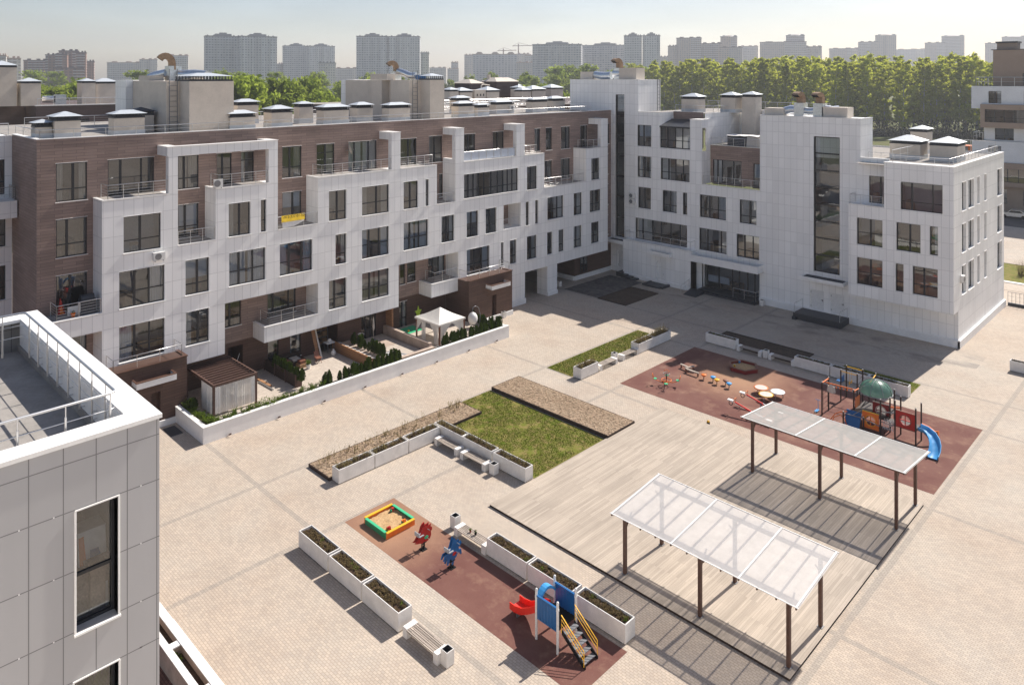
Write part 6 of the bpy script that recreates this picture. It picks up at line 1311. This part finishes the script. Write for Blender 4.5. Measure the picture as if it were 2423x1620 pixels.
star = [(.42*(1 if i % 2 == 0 else .45)*math.cos(math.pi/2+i*math.pi/5), .62*(1 if i % 2 == 0 else .45)*math.sin(math.pi/2+i*math.pi/5)) for i in range(10)]
mb = MB(); mb.slab([(-55.6,43.75+a,1.9+b) for a, b in star], (.08,0,0)); tag(mb.build('star_balloon', M['lime'], None, False, (-55.6,43.75,1.9)), 'lime-green star-shaped balloon hanging beside the gazebo', 'balloon')
item('toy_house', 'low green play rug with a toy beside the gazebo', 'rug', (-55.4,42.6,.55), [('rug','mint',X(-56.2,-54.6,41.9,43.6,.553,.58)),('toy','yellow',lambda mb: mb.ball((-55.0,42.2,.68),.1))])
item('ironing_rack', 'white drying rack in the dark doorway behind the pergola', 'drying rack', (-56.9,26.6,0), [('frame','white_pl',lambda mb: [mb.tube([(-57.0,26.1,.02),(-56.9,26.6,1.2),(-57.0,27.0,2.1)],.025,6), mb.tube([(-57.2,26.9,.02),(-57.1,26.3,1.2)],.025,6)]),('laundry','cloth_white',X(-57.1,-56.8,26.2,26.6,1.25,1.5))])
for x, y, lb in ((-54.0,27.5,'rust-coloured paving block row beside the pergola'),(-53.2,27.3,'silver pipe lying beside the pergola')): 
    mb = MB(); mb.bar((x-1.2,y,.50),(x+1.0,y+.05,.50),.25 if x < -53.5 else .12,.09); tag(mb.build('block_row' if x < -53.5 else 'metal_pipe', M['terracotta' if x < -53.5 else 'steel'], None, False, (x,y,.45)), lb, 'building material')
# doormat on the paving at the porch
mb = MB(); mb.rbox(-52.7,-51.2,19.5,20.3,.004,.03,.01); tag(mb.build('doormat', M['cap_dark'], None, False, (-52,19.9,0)), 'black doormat on the paving at the first brown porch', 'mat')
# planter strip in front of the foreground building
t = thing('planter_wall', 'white-topped planter wall with soil troughs in the lower left corner', 'wall', (-32, 12.1, 0)); mb = MB(); mb.box(-60,-18.4,12.24,12.5,0,.86); mb.box(-60,-18.4,11.62,11.84,0,.84)
for i in range(13): x = -58.+i*3.07*1.0; mb.box(-31.35-3.07*(i-4),-31.05-3.07*(i-4),11.84,12.24,0,.82) if -59 < -31.35-3.07*(i-4) < -19 else None
mb.build('wall_body', M['concrete_raw'], t); mb = MB(); mb.box(-60,-32.73,12.2,12.53,.863,.9); mb.box(-32.70,-18.4,12.2,12.55,.863,.905); mb.build('coping', M['coping'], t); mb = MB(); mb.box(-60,-18.4,11.6,11.86,.843,.88)
for i in range(13):
    xx = -31.35-3.07*(i-4)
    if -59 < xx < -19: mb.box(xx-.02,xx+.32,11.86,12.2,.823,.875)
mb.build('inner_coping', M['concrete'], t)
sheet('planting_strip', -60, -18.4, 11.84, 12.24, .5, M['soil'])
for x, lb in ((-31.5,'small olive sprout at the end of the upper trough'),(-30.55,'bright green sprout in the middle trough'),(-30.9,'tiny seedling near the cross wall of the trough')):
    t = thing('sprout', lb, 'small plant', (x, 12.0, .5)); mb = MB(); sprig(mb, x, 12.0, .5, .28, .07, 40 if x > -30.8 else 18); mb.build('leaves', M['juniper'], t)

# facade accessories
air_con('air_conditioner', 'white air conditioner below the window with yellow flower pot on the left facade', XW, 19.95, 11.12, 'x', .78, .56); air_con('air_conditioner', 'upper of the two air conditioners on the shaded white facade', -53.35, YR, 9.3, 'y', .85, .6); air_con('air_conditioner', 'lower of the two air conditioners on the shaded white facade', -53.35, YR, 8.6, 'y', .85, .6)
air_con('air_conditioner', 'small air conditioner on the sunny end wall of the white building', XS, 75.7, 5.7, 'x', .55, .6); air_con('air_conditioner', 'white air conditioner standing on a balcony ledge under the white frame', XW-.02, 24.25, 15.75, 'x', .7, .62, .12); air_con('air_conditioner', 'air conditioner on a roof chimney beside the long roof railing', -62.0, 62.6, 20.1, 'x', .7, .5)
def dish(name, label, c, d, r):
    t = thing(name, label, 'satellite dish', c); mb = MB(); mb.lathe(0, 0, [(.001,0),(r*.4,.02*r*2),(r*.75,.16*r),(r,.28*r)], 18); q = Vector((0,0,1)).rotation_difference(Vector(d).normalized()).to_matrix().to_4x4(); mb.xform(Matrix.Translation(c) @ q); mb.build('reflector', M['cushion'], t)
    dd = Vector(d).normalized(); mb = MB(); mb.tube([Vector(c), Vector(c)+dd*r*.9-Vector((0,0,r*.3))], .012, 5); mb.ball(Vector(c)+dd*r*.9-Vector((0,0,r*.3)), .035); mb.tube([Vector(c), Vector(c)-dd*.3], .02, 5); mb.build('feed_arm', M['grey_metal'], t)
dish('satellite_dish', 'round satellite dish on the brown top storey seen nearly edge-on', (XB+.35, 36.65, 17.6), (.35,1,.3), .45); dish('satellite_dish', 'white satellite dish behind the glass at the top of the corner stair window', (-55.2, YR+.5, 21.0), (0.15,-1,.15), .33)
t = thing('advert_banner', 'yellow banner with a phone number hung on a balcony railing', 'banner', (XW, 30.4, 12.2)); yb = [29.42,31.47]; mb = MB(); n = 16; vs = []
for i in range(n+1):
    f = i/n; vs += [(XW+.02+.012*math.sin(i*1.1), yb[0]-.03+2.05*f, 12.46-.25*f+.22*f*(1-f)), (XW-.06, yb[0]+2.05*f, 12.93)]
mb.add([(v[0],v[1],(12.42 if k % 2 == 0 else 12.93)) for k, v in enumerate(vs)], [(2*i,2*i+2,2*i+3,2*i+1) for i in range(n)], 0, True); mb.build('cloth', M['banner_yellow'], t)
cu = bpy.data.curves.new('phone_number', 'FONT'); cu.body = '-913-327-01-50'; cu.size = .30; cu.extrude = .002; tmp = bpy.data.objects.new('tmp_text', cu); COL.objects.link(tmp)
bpy.context.view_layer.update(); me = bpy.data.meshes.new_from_object(tmp.evaluated_get(bpy.context.evaluated_depsgraph_get())); bpy.data.objects.remove(tmp); me.name = 'phone_number'
me.transform(Matrix.Rotation(math.pi/2, 4, 'Z') @ Matrix.Rotation(math.pi/2, 4, 'X')); me.materials.clear(); me.materials.append(M['play_brown']); o = bpy.data.objects.new('phone_number', me); COL.objects.link(o); o.parent = t; o.location = (.045, 29.5-30.4, 12.70-12.2)
mb = MB(); mb.add([(XW-.02,29.5,11.95),(XW-.02,30.5,12.0),(XW-.03,31.4,12.3),(XW-.05,31.45,12.9),(XW-.07,29.46,12.9)], [(0,1,2,3,4)]); mb.build('backing_sheet', M['cloth_white'], t)
item('covered_furniture', 'garden furniture under a dark cover with crumpled white tarpaulin on the roof terrace', 'covered furniture', (-40.4,78.2,16.2), [('cover','cap_dark',X(-42.1,-39.9,77.4,79.2,16.215,17.35)),('tarpaulin','cloth_white',lambda mb: mb.add([(-42.2+.55*i,77.3+.5*j,17.36+TR.uniform(0,.12)) for j in range(5) for i in range(8)],[(j*8+i,j*8+i+1,(j+1)*8+i+1,(j+1)*8+i) for j in range(4) for i in range(7)])),('side_cloth','cushion',lambda mb: mb.slab([(-39.8,77.35,16.22),(-38.0,77.35,16.22),(-38.2,77.35,17.2),(-39.7,77.35,17.4)],(0,1.7,0)))])
item('barbecue', 'dark covered barbecue with white cloth at the end of the lowest left balcony', 'barbecue', (XW-.7,15.5,8.18), [('body','cap_dark',X(XW-1.1,XW-.4,15.2,16.1,8.19,9.15)),('lid','cap_dark',lambda mb: mb.tube([(XW-.75,15.25,9.15),(XW-.75,16.05,9.15)],.3,10)),('cloth','cloth_white',X(XW-.95,XW-.5,15.15,15.19,8.35,9.0))])
item('red_slide_toy', 'red and orange folded toy behind the lowest left balcony window', 'toy', (XB+.35,14.25,8.2), [('body','red',lambda mb: mb.slab([(XB+.3,14.1,8.2),(XB+.3,14.55,8.2),(XB+.3,14.25,9.3)],(.2,0,0))),('trim','orange',lambda mb: mb.slab([(XB+.51,14.2,8.25),(XB+.51,14.45,8.25),(XB+.51,14.27,8.9)],(.02,0,0)))])
item('flower_pot', 'orange and green flower pot on the lowest left balcony', 'flower pot', (XW-.5,14.75,8.2), [('pot','orange',lambda mb: mb.lathe(XW-.5,14.75,[(.1,8.19),(.15,8.45)],12)),('leaves','juniper',lambda mb: [sprig(mb,XW-.5,14.75,8.43,.2,.08,30)]),('card','white_pl',X(XW-.8,XW-.77,14.5,15.2,8.19,8.8))])
# ------------------------------------------------------------------ grass blades
def blades(name, x0, x1, y0, y1, n, h, seed, skip=None):
    rr = random.Random(seed); mb = MB()
    for _ in range(n):
        x, y = rr.uniform(x0,x1), rr.uniform(y0,y1); 
        if skip and skip(x, y): continue
        a = rr.uniform(0,6.28); k = h*rr.uniform(.5,1.3); w = .022; t = rr.uniform(-.5,.5)*k
        mb.v += [(x-w*math.cos(a),y-w*math.sin(a),.02),(x+w*math.cos(a),y+w*math.sin(a),.02),(x+t*math.sin(a),y-t*math.cos(a),.02+k)]; b = len(mb.v); mb.f.append((b-3,b-2,b-1)); mb.m.append(0); mb.s.append(False)
    o = mb.build(name, M['grass']); o['kind'] = 'stuff'
def bare(x, y): 
    v = math.sin(x*1.3+.7)*math.cos(y*1.1)+.6*math.sin(x*2.9-y*2.1)+.4*math.sin(x*5.3+y*4.1); return v > R.uniform(.25,1.5)
blades('grass', -41.35,-30.5,32.8,39.5, 26000, .055, 1, bare); blades('grass', -41.25,-38.65,46.,58.7, 12000, .06, 2); blades('grass', -24.,-18.3,61.3,63.85, 3000, .06, 3); blades('grass', -13.6,-6,75.6,80, 5000, .06, 4)

# ------------------------------------------------------------------ trees
FT = random.Random(99)
def tree_proto(seed, H, rad_, z0, n, leafm, barkm, leaf_s, shape='birch'):
    rr = random.Random(seed); mb = MB(); tips = []
    lean = (rr.uniform(-.02,.02), rr.uniform(-.02,.02)); tr = MB()
    top = H*.93; tr.tube([(lean[0]*z*2, lean[1]*z*2, z) for z in (0, H*.3, H*.6, top)], [H*.011, H*.009, H*.006, .03], 7)
    nb = 34 if shape == 'birch' else 26
    for i in range(nb):
        z = z0 + (H*.96-z0)*(i+.5)/nb; f = (z-z0)/(H-z0)
        prof = (max(.0, 1-(1.75*f-.80)**2)**.5 if f > .45 else .75+.55*f) if shape == 'birch' else math.sqrt(max(.05, 1-(2*f-.92)**2))
        L = rad_*prof*rr.uniform(.6,1.1); a = i*2.4+rr.uniform(-.5,.5); up = rr.uniform(.15,.6)
        b = Vector((lean[0]*z*2, lean[1]*z*2, z)); e = b + Vector((math.cos(a), math.sin(a), up)).normalized()*L
        tr.tube([b-Vector((0,0,.1)), b.lerp(e,.6)+Vector((0,0,.1)), e], [H*.003, H*.002, .01], 4)
        tips.append((b, e, L))
    for b, e, L in tips:
        k = max(6, int(n/nb)); cs = rr.uniform(.55,1.15)
        for _ in range(k):
            f = rr.uniform(.25,1.08); c = b.lerp(e, f) + Vector((rr.gauss(0,.30)*cs*rad_*.30, rr.gauss(0,.30)*cs*rad_*.30, rr.gauss(-.08,.30)*cs*rad_*.30))
            s = leaf_s*rr.uniform(.5,1.25); u = Vector((rr.gauss(0,1),rr.gauss(0,1),rr.gauss(0,.8))).normalized()*s; v = u.cross(Vector((rr.gauss(0,1),rr.gauss(0,1),rr.gauss(0,1)))).normalized()*s*.62
            mb.add([c-u-v*.3, c-u*.1-v, c+u, c+v*.8], [(0,1,2,3)])
    c = mb.build('crown', M[leafm], None, True).data; tk = tr.build('trunk', M[barkm], None, True).data
    for o in list(COL.objects):
        if o.data in (c, tk): bpy.data.objects.remove(o)
    return c, tk
BIR = [tree_proto(s, 30, r, z, 3000, 'birch_leaf', 'bark', .62) for s, r, z in ((1,4.4,4),(2,3.8,6),(3,4.8,3.5),(4,3.7,8),(5,4.2,5),(6,5.2,4.5))]
DEC = [tree_proto(s, 14, r, z, 2400, 'tree_leaf', 'bark_b', .46, 'round') for s, r, z in ((11,4.6,2.),(12,5.2,2.4),(13,4.0,1.5),(14,4.8,2.))]
def plant(kind, x, y, sc, label, group, cat='tree', name='birch_tree', z=-.06):
    c, tk = FT.choice(BIR if kind == 'b' else DEC); t = thing(name, label, cat, (x, y, z), group, FT.uniform(0,6.28)); t.scale = (sc*FT.uniform(.88,1.12),)*2 + (sc,)
    for nm, me in (('crown', c), ('trunk', tk)): o = bpy.data.objects.new(nm, me); COL.objects.link(o); o.parent = t
# birch wood: the front edge runs from behind the right edge of the picture back to the left
S_, C_ = math.sin(rad(44.627)), math.cos(rad(44.627))
def world(u, d): return (-S_*d + C_*u, C_*d + S_*u)
lab = 'tall birch in fresh spring leaf in the wood behind the white building'
edge = [(246,285),(190,290),(130,318),(80,390),(62,480),(60,600)]
def edge_d(u):
    for (u0,d0),(u1,d1) in zip(edge, edge[1:]):
        if u1 <= u <= u0: return d0 + (d1-d0)*(u0-u)/(u0-u1)
    return None
cnt = 0
for row in range(6):
    u = 66 + FT.uniform(0,5)
    while u < 262:
        d = edge_d(min(u, 245)); 
        d = d + row*8.5 + FT.uniform(-3.5,3.5) + (.0 if row else FT.uniform(-3,3))
        uu = u*(d/ (edge_d(min(u,245)) or d))
        x, y = world(uu, d); h = FT.uniform(.92,1.12)*(1.0 + .012*row)
        if row > 4 and FT.random() < .25: u += 7; continue
        plant('b', x, y, h, lab, 'birches of the wood behind the white building'); cnt += 1
        u += (5.0 + row*.5)*FT.uniform(.75,1.3)
# far mixed belt: rounder trees between the roofs and the skyline
lab2 = 'rounded broadleaf tree in the belt between the roofs and the distant towers'
def belt(p0, p1, d0, d1, n, s0, s1):
    for _ in range(n):
        f = FT.random(); px_ = p0+(p1-p0)*f; d = FT.uniform(d0, d1); u = (px_-1211.5)/1768.4*d; x, y = world(u, d)
        plant('d', x, y, FT.uniform(s0, s1), lab2, 'broadleaf trees between the roofs and the skyline', name='broadleaf_tree')
belt(70, 290, 210, 300, 20, 1.15, 1.7); belt(545, 800, 190, 260, 26, 1.2, 1.75); belt(800, 1060, 300, 380, 10, 1.3, 1.7); belt(1045, 1330, 200, 300, 24, 1.05, 1.55); belt(60, 1500, 420, 560, 40, 1.4, 2.0); belt(1250, 1600, 430, 620, 22, 1.7, 2.3)
# brush at the foot of the wood and shrubs on the verge
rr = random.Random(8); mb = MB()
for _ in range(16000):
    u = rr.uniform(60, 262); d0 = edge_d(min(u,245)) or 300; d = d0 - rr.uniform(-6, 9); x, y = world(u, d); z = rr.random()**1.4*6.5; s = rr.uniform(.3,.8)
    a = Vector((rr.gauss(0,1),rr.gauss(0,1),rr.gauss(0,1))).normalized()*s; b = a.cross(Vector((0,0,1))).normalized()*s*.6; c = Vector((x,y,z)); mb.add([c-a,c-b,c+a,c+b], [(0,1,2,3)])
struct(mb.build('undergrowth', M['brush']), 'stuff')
for x, y, s, lb in ((-19.6,107.,1.,'reddish bare shrub on the grass verge nearest the white end wall'),(-16.8,106.2,1.3,'larger bare shrub on the grass verge at the right edge')):
    t = thing('shrub', lb, 'shrub', (x, y, 0)); mb = MB(); sprig(mb, x, y, .03, 2.2*s, .3, 90); mb.build('branches', M['heath'], t)
mb = MB(); mb.box(-60,-34,215,217,0,.9); tag(mb.build('barrier_wall', M['terracotta'], None, False, (-50,216,0)), 'long low orange barrier in front of the birch wood', 'barrier')
t = thing('shipping_kiosk', 'small striped kiosk seen just above the stair tower roof line', 'kiosk', (-43., 180., 0)); mb = MB(); mb.box(-45.5,-41.5,179,182,0,9.5); mb.build('wall', M['orange'], t)
for i in range(3): mb = MB(); mb.box(-45.3+i*1.3,-44.7+i*1.3,178.95,178.99,6,9.3); mb.build('stripe', M[('yellow','white_pl','grey_pl')[i]], t)
# metal fence and parked cars right of the white building
t = thing('metal_fence', 'grey bar fence closing the gap at the end of the white building', 'fence', (-14, 93, 0)); railing(t, [(-18.1,92.6,.1),(-8,93.2,.1)], 1.3, .35, 2, .02, 'bars', 'grey_metal'); mb = MB(); mb.box(-18.1,-8,92.5,92.75,0,.3); mb.build('base_kerb', M['cap_dark'], t)
def car(name, label, x, y, rz, paint):
    t = thing(name, label, 'car', (x, y, 0), 'cars parked on the road by the right edge', rz); L, W = 2.15, .9
    prof = [(-L,.35),(-L,.75),(-L*.93,.9),(-.95,.98),(-.45,1.42),(.9,1.45),(1.6,1.02),(L,.95),(L,.35)]
    mb = MB(); mb.slab([(u,-W,z) for u, z in prof], (0,2*W,0)); mb.build('body', M[paint], t, True)
    mb = MB(); 
    for s in (-1,1): mb.slab([(-.8,s*(W+.004),.98),(-.42,s*(W+.004),1.36),(.85,s*(W+.004),1.38),(1.35,s*(W+.004),1.0)], (0,s*.01,0))
    mb.quad((-.97,-W*.9,1.0),(-.97,W*.9,1.0),(-.5,W*.85,1.41),(-.5,-W*.85,1.41)); mb.build('windows', M['frame'], t, True)
    for sx in (-1.35,1.35):
        for sy in (-1,1): mb = MB(); mb.tube([(sx,sy*(W-.1),.32),(sx,sy*(W+.03),.32)], .32, 14); mb.build('wheel', M['black'], t, True)
    for sy in (-1,1): mb = MB(); mb.box(-L-.02,-L+.05,sy*.6-.16,sy*.6+.16,.68,.82); mb.build('headlight', M['white_pl'], t, True)
car('parked_car', 'silver car parked at the foot of the tan and white block', -28.5, 150.5, .1, 'galv'); car('parked_car', 'white car parked farther right on the road by the block', -22.5, 150.8, .05, 'white_pl')

# ------------------------------------------------------------------ skyline
def tower_mat(name, wall, dark, fw=3.2, fh=3., band=.5, vert=0.):
    n = NT(name); P = n.sep(n.obj()); N = n.sep(n.new('ShaderNodeTexCoord').outputs['Normal'])
    onx = n.math('GREATER_THAN', n.math('ABSOLUTE', N[0]), .6); a = n.fmix(onx, P[0], P[1])
    u = n.math('FRACT', n.math('DIVIDE', n.math('ADD', a, 500.3), fw)); v = n.math('FRACT', n.math('DIVIDE', P[2], fh))
    win = n.math('MULTIPLY', n.math('MULTIPLY', n.math('GREATER_THAN', v, .36), n.math('LESS_THAN', v, .84)), n.math('MULTIPLY', n.math('GREATER_THAN', u, .2), n.math('LESS_THAN', u, .2+band)))
    cell = n.white(n.comb(n.math('FLOOR', n.math('DIVIDE', n.math('ADD', a, 500.3), fw)), n.math('FLOOR', n.math('DIVIDE', P[2], fh)), onx))
    bay = n.white(n.comb(n.math('FLOOR', n.math('DIVIDE', n.math('ADD', a, 500.3), fw*2.)), 3., onx))
    base = n.mix(n.math('GREATER_THAN', bay, .55), wall, tuple(min(1, c*.80) for c in wall)); bal = n.math('MULTIPLY', n.math('LESS_THAN', v, .36), n.math('GREATER_THAN', bay, .62))
    base = n.mix(n.math('MULTIPLY', bal, .6), base, (.62,.63,.64))
    flat = n.math('LESS_THAN', n.math('ABSOLUTE', N[2]), .5)
    c = n.mix(n.math('MULTIPLY', n.math('MULTIPLY', win, flat), n.ramp(cell, 0, 1, .35, .95)), base, dark)
    return n.done(c, .7, 0, .3)
TM = {'t': tower_mat('tower_pale', (.60,.60,.60), (.12,.14,.18)), 'b': tower_mat('tower_brick', (.30,.17,.12), (.10,.09,.09), 4., 3., .6), 'a': tower_mat('tower_white', (.55,.52,.48), (.16,.14,.14), 4.2, 3., .6), 'c': tower_mat('tower_beige', (.58,.54,.49), (.16,.17,.20)),
      'w': tower_mat('tower_sunlit', (.70,.66,.60), (.25,.24,.24), 2.8), 's': tower_mat('tower_slab', (.54,.53,.52), (.13,.16,.21), 3.6, 3., .7), 'd': tower_mat('tower_tan', (.44,.37,.31), (.12,.13,.16), 3.4, 3., .55), 'g': tower_mat('tower_gable', (.50,.50,.52), (.10,.13,.18), 5., 3., .6)}
TM['r'] = TM['d']
SR = random.Random(4)
def skyline(label, wings, cat='apartment tower'):
    # wings: kind, x, y, width, height ; turned to the viewing side a little
    k0, x0, y0, w0, h0 = wings[0]; t = thing('apartment_tower', label, cat, (x0, y0, -.06), 'towers of the distant skyline'); ang = math.atan2(y0, x0) - math.pi/2 + SR.uniform(-.12,.12); ca, sa = math.cos(ang), math.sin(ang)
    for k, x, y, w, h in wings:
        dx, dy = x-x0, y-y0; cx, cy = dx*ca+dy*sa, -dx*sa+dy*ca; D = max(14., w*.55); mb = MB()
        mb.box(cx-w/2,cx+w/2,cy-D/2,cy+D/2,0,h)
        nb = max(1, int(w/9)); 
        if k not in 'r':
            for i in range(nb):   # projecting balcony bays
                bx = cx-w/2+w*(i+.5)/nb; mb.box(bx-w/nb*.24,bx+w/nb*.24,cy-D/2-1.6,cy-D/2-.01,3,h-SR.choice((1.5,3.,.8)))
        else: mb.lathe(cx, cy, [(w*.42,h),(w*.36,h+1.5),(w*.2,h+2.6),(.01,h+3.)], 14)
        o = mb.build('block', TM[k], t, True); o.rotation_euler = (0,0,ang)
        mb = MB(); mb.box(cx-w/2-.4,cx+w/2+.4,cy-D/2-.4,cy+D/2+.4,h,h+1.1)
        if k in 'ts':
            b = w*.14; mb.box(cx-b*1.6,cx+b*1.6,cy-D*.3,cy+D*.3,h+1.1,h+3.6); mb.box(cx-b*.7,cx+b*.7,cy-D*.2,cy+D*.2,h+3.6,h+5.2)
            for f in (-.42,-.25,.3,.43): mb.box(cx+w*f-.8,cx+w*f+.8,cy-1,cy+1,h+1.1,h+2.6)
        elif k == 'g':
            for f in (-.36,0,.36): mb.add([(cx+w*f-6,cy-D/2,h+1.1),(cx+w*f+6,cy-D/2,h+1.1),(cx+w*f+3,cy-D/2,h+4.2),(cx+w*f-3,cy-D/2,h+4.2),(cx+w*f-6,cy+D/2,h+1.1),(cx+w*f+6,cy+D/2,h+1.1),(cx+w*f+3,cy+D/2,h+4.2),(cx+w*f-3,cy+D/2,h+4.2)], [(0,1,2,3),(7,6,5,4),(3,2,6,7),(0,3,7,4),(1,5,6,2)])
        elif k == 'w':
            for i in range(5): mb.box(cx-w/2+w*(i+.3)/5,cx-w/2+w*(i+.7)/5,cy-D/2-.3,cy-D/2+1,h+1.1,h+2.6)
        else:
            for f in (-.3,.1,.38): mb.box(cx+w*f-w*.08,cx+w*f+w*.08,cy-2,cy+2,h+1.1,h+2.8)
        o = mb.build('roof_top', M['brown_roofside'] if k in 'bd' else M['concrete_raw'] if k in 'acg' else M['grey_metal'], t, True); o.rotation_euler = (0,0,ang)
SKY = [
 ('white block with brown stripes at the far left edge of the skyline', [('a',-831,163,6,43)]), ('brown and white block second from the left edge of the skyline', [('a',-848,174,13,41)]),
 ('stepped brick-brown tower cluster with sunlit bays on the left skyline', [('b',-1001,263,20,54),('b',-984,251,12,49),('b',-1004,246,12,49),('b',-957,264,10,51),('b',-1040,238,24,43),('b',-994,283,10,41.7)]), ('low brown block in front of the brick-brown cluster', [('b',-900,236,28,32.6)]),
 ('distant pale terrace of blocks left of the arched tower', [('c',-1285,418,50,46),('c',-1258,444,26,51)]), ('pale tower with arched roof bays behind the first roof duct', [('c',-1173,458,28,55.8)]),
 ('large twin slab tower left of centre, the widest on the left skyline', [('t',-880,396,41,71.7),('t',-850,425,42,71.2)]), ('narrow grey block squeezed right of the left twin tower', [('c',-1063,566,11,43)]),
 ('smaller beige twin tower between the two big twin towers', [('t',-1044,585,39,70.3),('t',-1017,612,39,69.9)]), ('low sunlit white building with sawtooth top before the beige twin tower', [('w',-790,484,20,39.8)]), ('long low pale block just left of the central twin tower', [('c',-1119,722,40,38)]),
 ('tall twin slab tower at the centre behind the second roof duct', [('t',-835,581,41,77),('t',-805,611,41,76.6)]), ('slim sunlit block with dark balconies attached right of the central twin tower', [('w',-707,567,10,51.9)]),
 ('low distant block in the gap right of the central twin tower', [('c',-1082,899,31,40)]), ('stepped small block in the gap left of the gabled building', [('c',-986,853,19,37),('c',-992,862,12,48.5)]),
 ('grey building with three gables and dark glass bays below the cranes', [('g',-862,835,69,59),('c',-929,839,15,59.6),('c',-900,939,22,62.8)]), ('pale block behind the right side of the gabled building', [('c',-857,910,16,59),('c',-759,797,25,44)]),
 ('wide grey slab block right of the gabled building', [('s',-659,755,64,66)]), ('wide pale slab block with window strips right of the grey slab', [('s',-644,840,66,66.8)]), ('dark twin high-rise above the corner stair tower', [('t',-587,825,23,77.8),('t',-570,843,23,78.1)]),
 ('low tan block just right of the dark twin high-rise', [('d',-725,1111,15,57.7)]), ('stepped tan and grey tower group left of the wood', [('d',-614,1010,37,82.6),('d',-632,992,13,70.3),('d',-590,1034,31,74.2)]), ('round-topped tower beside the stepped tan group', [('r',-585,1080,25,86.5),('d',-553,1028,32,66.9)]),
 ('pale distant block behind the low end of the wood', [('c',-668,1307,34,80)]), ('long dark block with a round-topped centre above the wood', [('d',-578,1256,75,83),('r',-567,1281,30,95.6),('d',-537,1282,29,75)]),
 ('hazy block pair with tall round tower above the middle of the wood', [('d',-578,1537,58,79.4),('d',-527,1517,34,90.5),('r',-499,1530,35,103)]), ('very distant low pale row above the wood', [('c',-549,1847,66,85)]),
 ('hazy stepped tower above the right part of the wood', [('d',-464,1720,37,93.5),('r',-435,1734,40,106.8)]), ('hazy stepped tower at the far right behind the tan block', [('d',-387,1866,38,95),('r',-357,1882,43,108)])]
for lb, w in SKY: skyline(lb, w)
for x, y, h, jl, lb in ((-995,985,72.6,28,'left and lower of the two construction cranes on the skyline'),(-975,1005,81.6,35,'right and taller of the two construction cranes on the skyline')):
    t = thing('tower_crane', lb, 'crane', (x, y, 0), 'construction cranes on the skyline'); mb = MB(); mb.bar((0,0,0),(0,0,h+4),1.5,1.5); mb.build('mast', M['wood_red'], t, True); mb = MB(); mb.bar((-8,-8,h),(jl*.62,jl*.62,h+1),1.,1.2); mb.bar((0,0,h+6),(jl*.4,jl*.4,h+1.2),.4,.4); mb.bar((0,0,h+6),(-7,-7,h+.6),.4,.4); mb.build('jib', M['wood_red'], t, True)

# ------------------------------------------------------------------ haze, sky, sun, camera
n = NT('haze_air'); n.n.remove(n.bsdf); v = n.new('ShaderNodeVolumePrincipled'); v.inputs['Color'].default_value = (.93,.95,1,1); v.inputs['Density'].default_value = HAZE; v.inputs['Anisotropy'].default_value = .25
n.t.links.new(v.outputs[0], n.out.inputs['Volume'])
if HAZE > 0:
    mb = MB(); mb.box(-2350,2350,-2350,2350,-1.2,135); struct(mb.build('haze', n.mat), 'stuff')
EL, AZ = rad(45.2), rad(3.0)     # sun stands almost exactly along +Y, a touch towards +X
W = bpy.data.worlds.new('World'); SC.world = W; W.use_nodes = True; wt = W.node_tree; bg = wt.nodes['Background']
sk = wt.nodes.new('ShaderNodeTexSky'); sk.sky_type = 'NISHITA'; sk.sun_disc = False; sk.sun_elevation = EL; sk.sun_rotation = AZ; sk.altitude = 60; sk.air_density = 1.; sk.dust_density = 1.0; sk.ozone_density = 1.
tn = wt.nodes.new('ShaderNodeVectorMath'); tn.operation = 'MULTIPLY'; tn.inputs[1].default_value = (1.05, .985, .985); wt.links.new(sk.outputs[0], tn.inputs[0])
tc = wt.nodes.new('ShaderNodeTexCoord'); mp = wt.nodes.new('ShaderNodeMapping'); mp.inputs['Scale'].default_value = (1., 1., 6.); wt.links.new(tc.outputs['Generated'], mp.inputs[0])
nz = wt.nodes.new('ShaderNodeTexNoise'); nz.inputs['Scale'].default_value = 3.2; nz.inputs['Detail'].default_value = 6.; wt.links.new(mp.outputs[0], nz.inputs[0])
mr = wt.nodes.new('ShaderNodeMapRange'); mr.inputs[1].default_value = .42; mr.inputs[2].default_value = .75; mr.inputs[3].default_value = .97; mr.inputs[4].default_value = 1.16; wt.links.new(nz.outputs[0], mr.inputs[0])
cl = wt.nodes.new('ShaderNodeVectorMath'); cl.operation = 'SCALE'; wt.links.new(tn.outputs[0], cl.inputs[0]); wt.links.new(mr.outputs[0], cl.inputs['Scale'])
wt.links.new(cl.outputs[0], bg.inputs[0]); bg.inputs[1].default_value = SKYS
L = bpy.data.lights.new('sun', 'SUN'); L.energy = SUNS; L.angle = rad(.5); L.color = (1., .945, .87)
so = bpy.data.objects.new('sun', L); COL.objects.link(so)
d = Vector((math.sin(AZ)*math.cos(EL), math.cos(AZ)*math.cos(EL), math.sin(EL))); so.rotation_euler = d.to_track_quat('Z', 'Y').to_euler(); so.location = (0, 0, 60)
cam = bpy.data.cameras.new('camera'); co = bpy.data.objects.new('camera', cam); COL.objects.link(co); co.location = (0, 0, 24); co.rotation_euler = (math.pi/2, 0, rad(44.627))
cam.lens = 26.273; cam.sensor_width = 36; cam.sensor_fit = 'HORIZONTAL'; cam.shift_y = -.2592; cam.clip_start = .1; cam.clip_end = 6000; SC.camera = co
SC.view_settings.view_transform = 'Standard'; SC.view_settings.look = 'None'; SC.view_settings.exposure = EXPO; SC.view_settings.gamma = 1; SC.view_settings.use_curve_mapping = False
SC.cycles.max_bounces = 8; SC.cycles.diffuse_bounces = 6; SC.cycles.glossy_bounces = 4; SC.cycles.transparent_max_bounces = 16; SC.cycles.transmission_bounces = 4; SC.cycles.volume_bounces = 0
SC.cycles.use_denoising = True; SC.cycles.sample_clamp_indirect = 6; SC.render.film_transparent = False
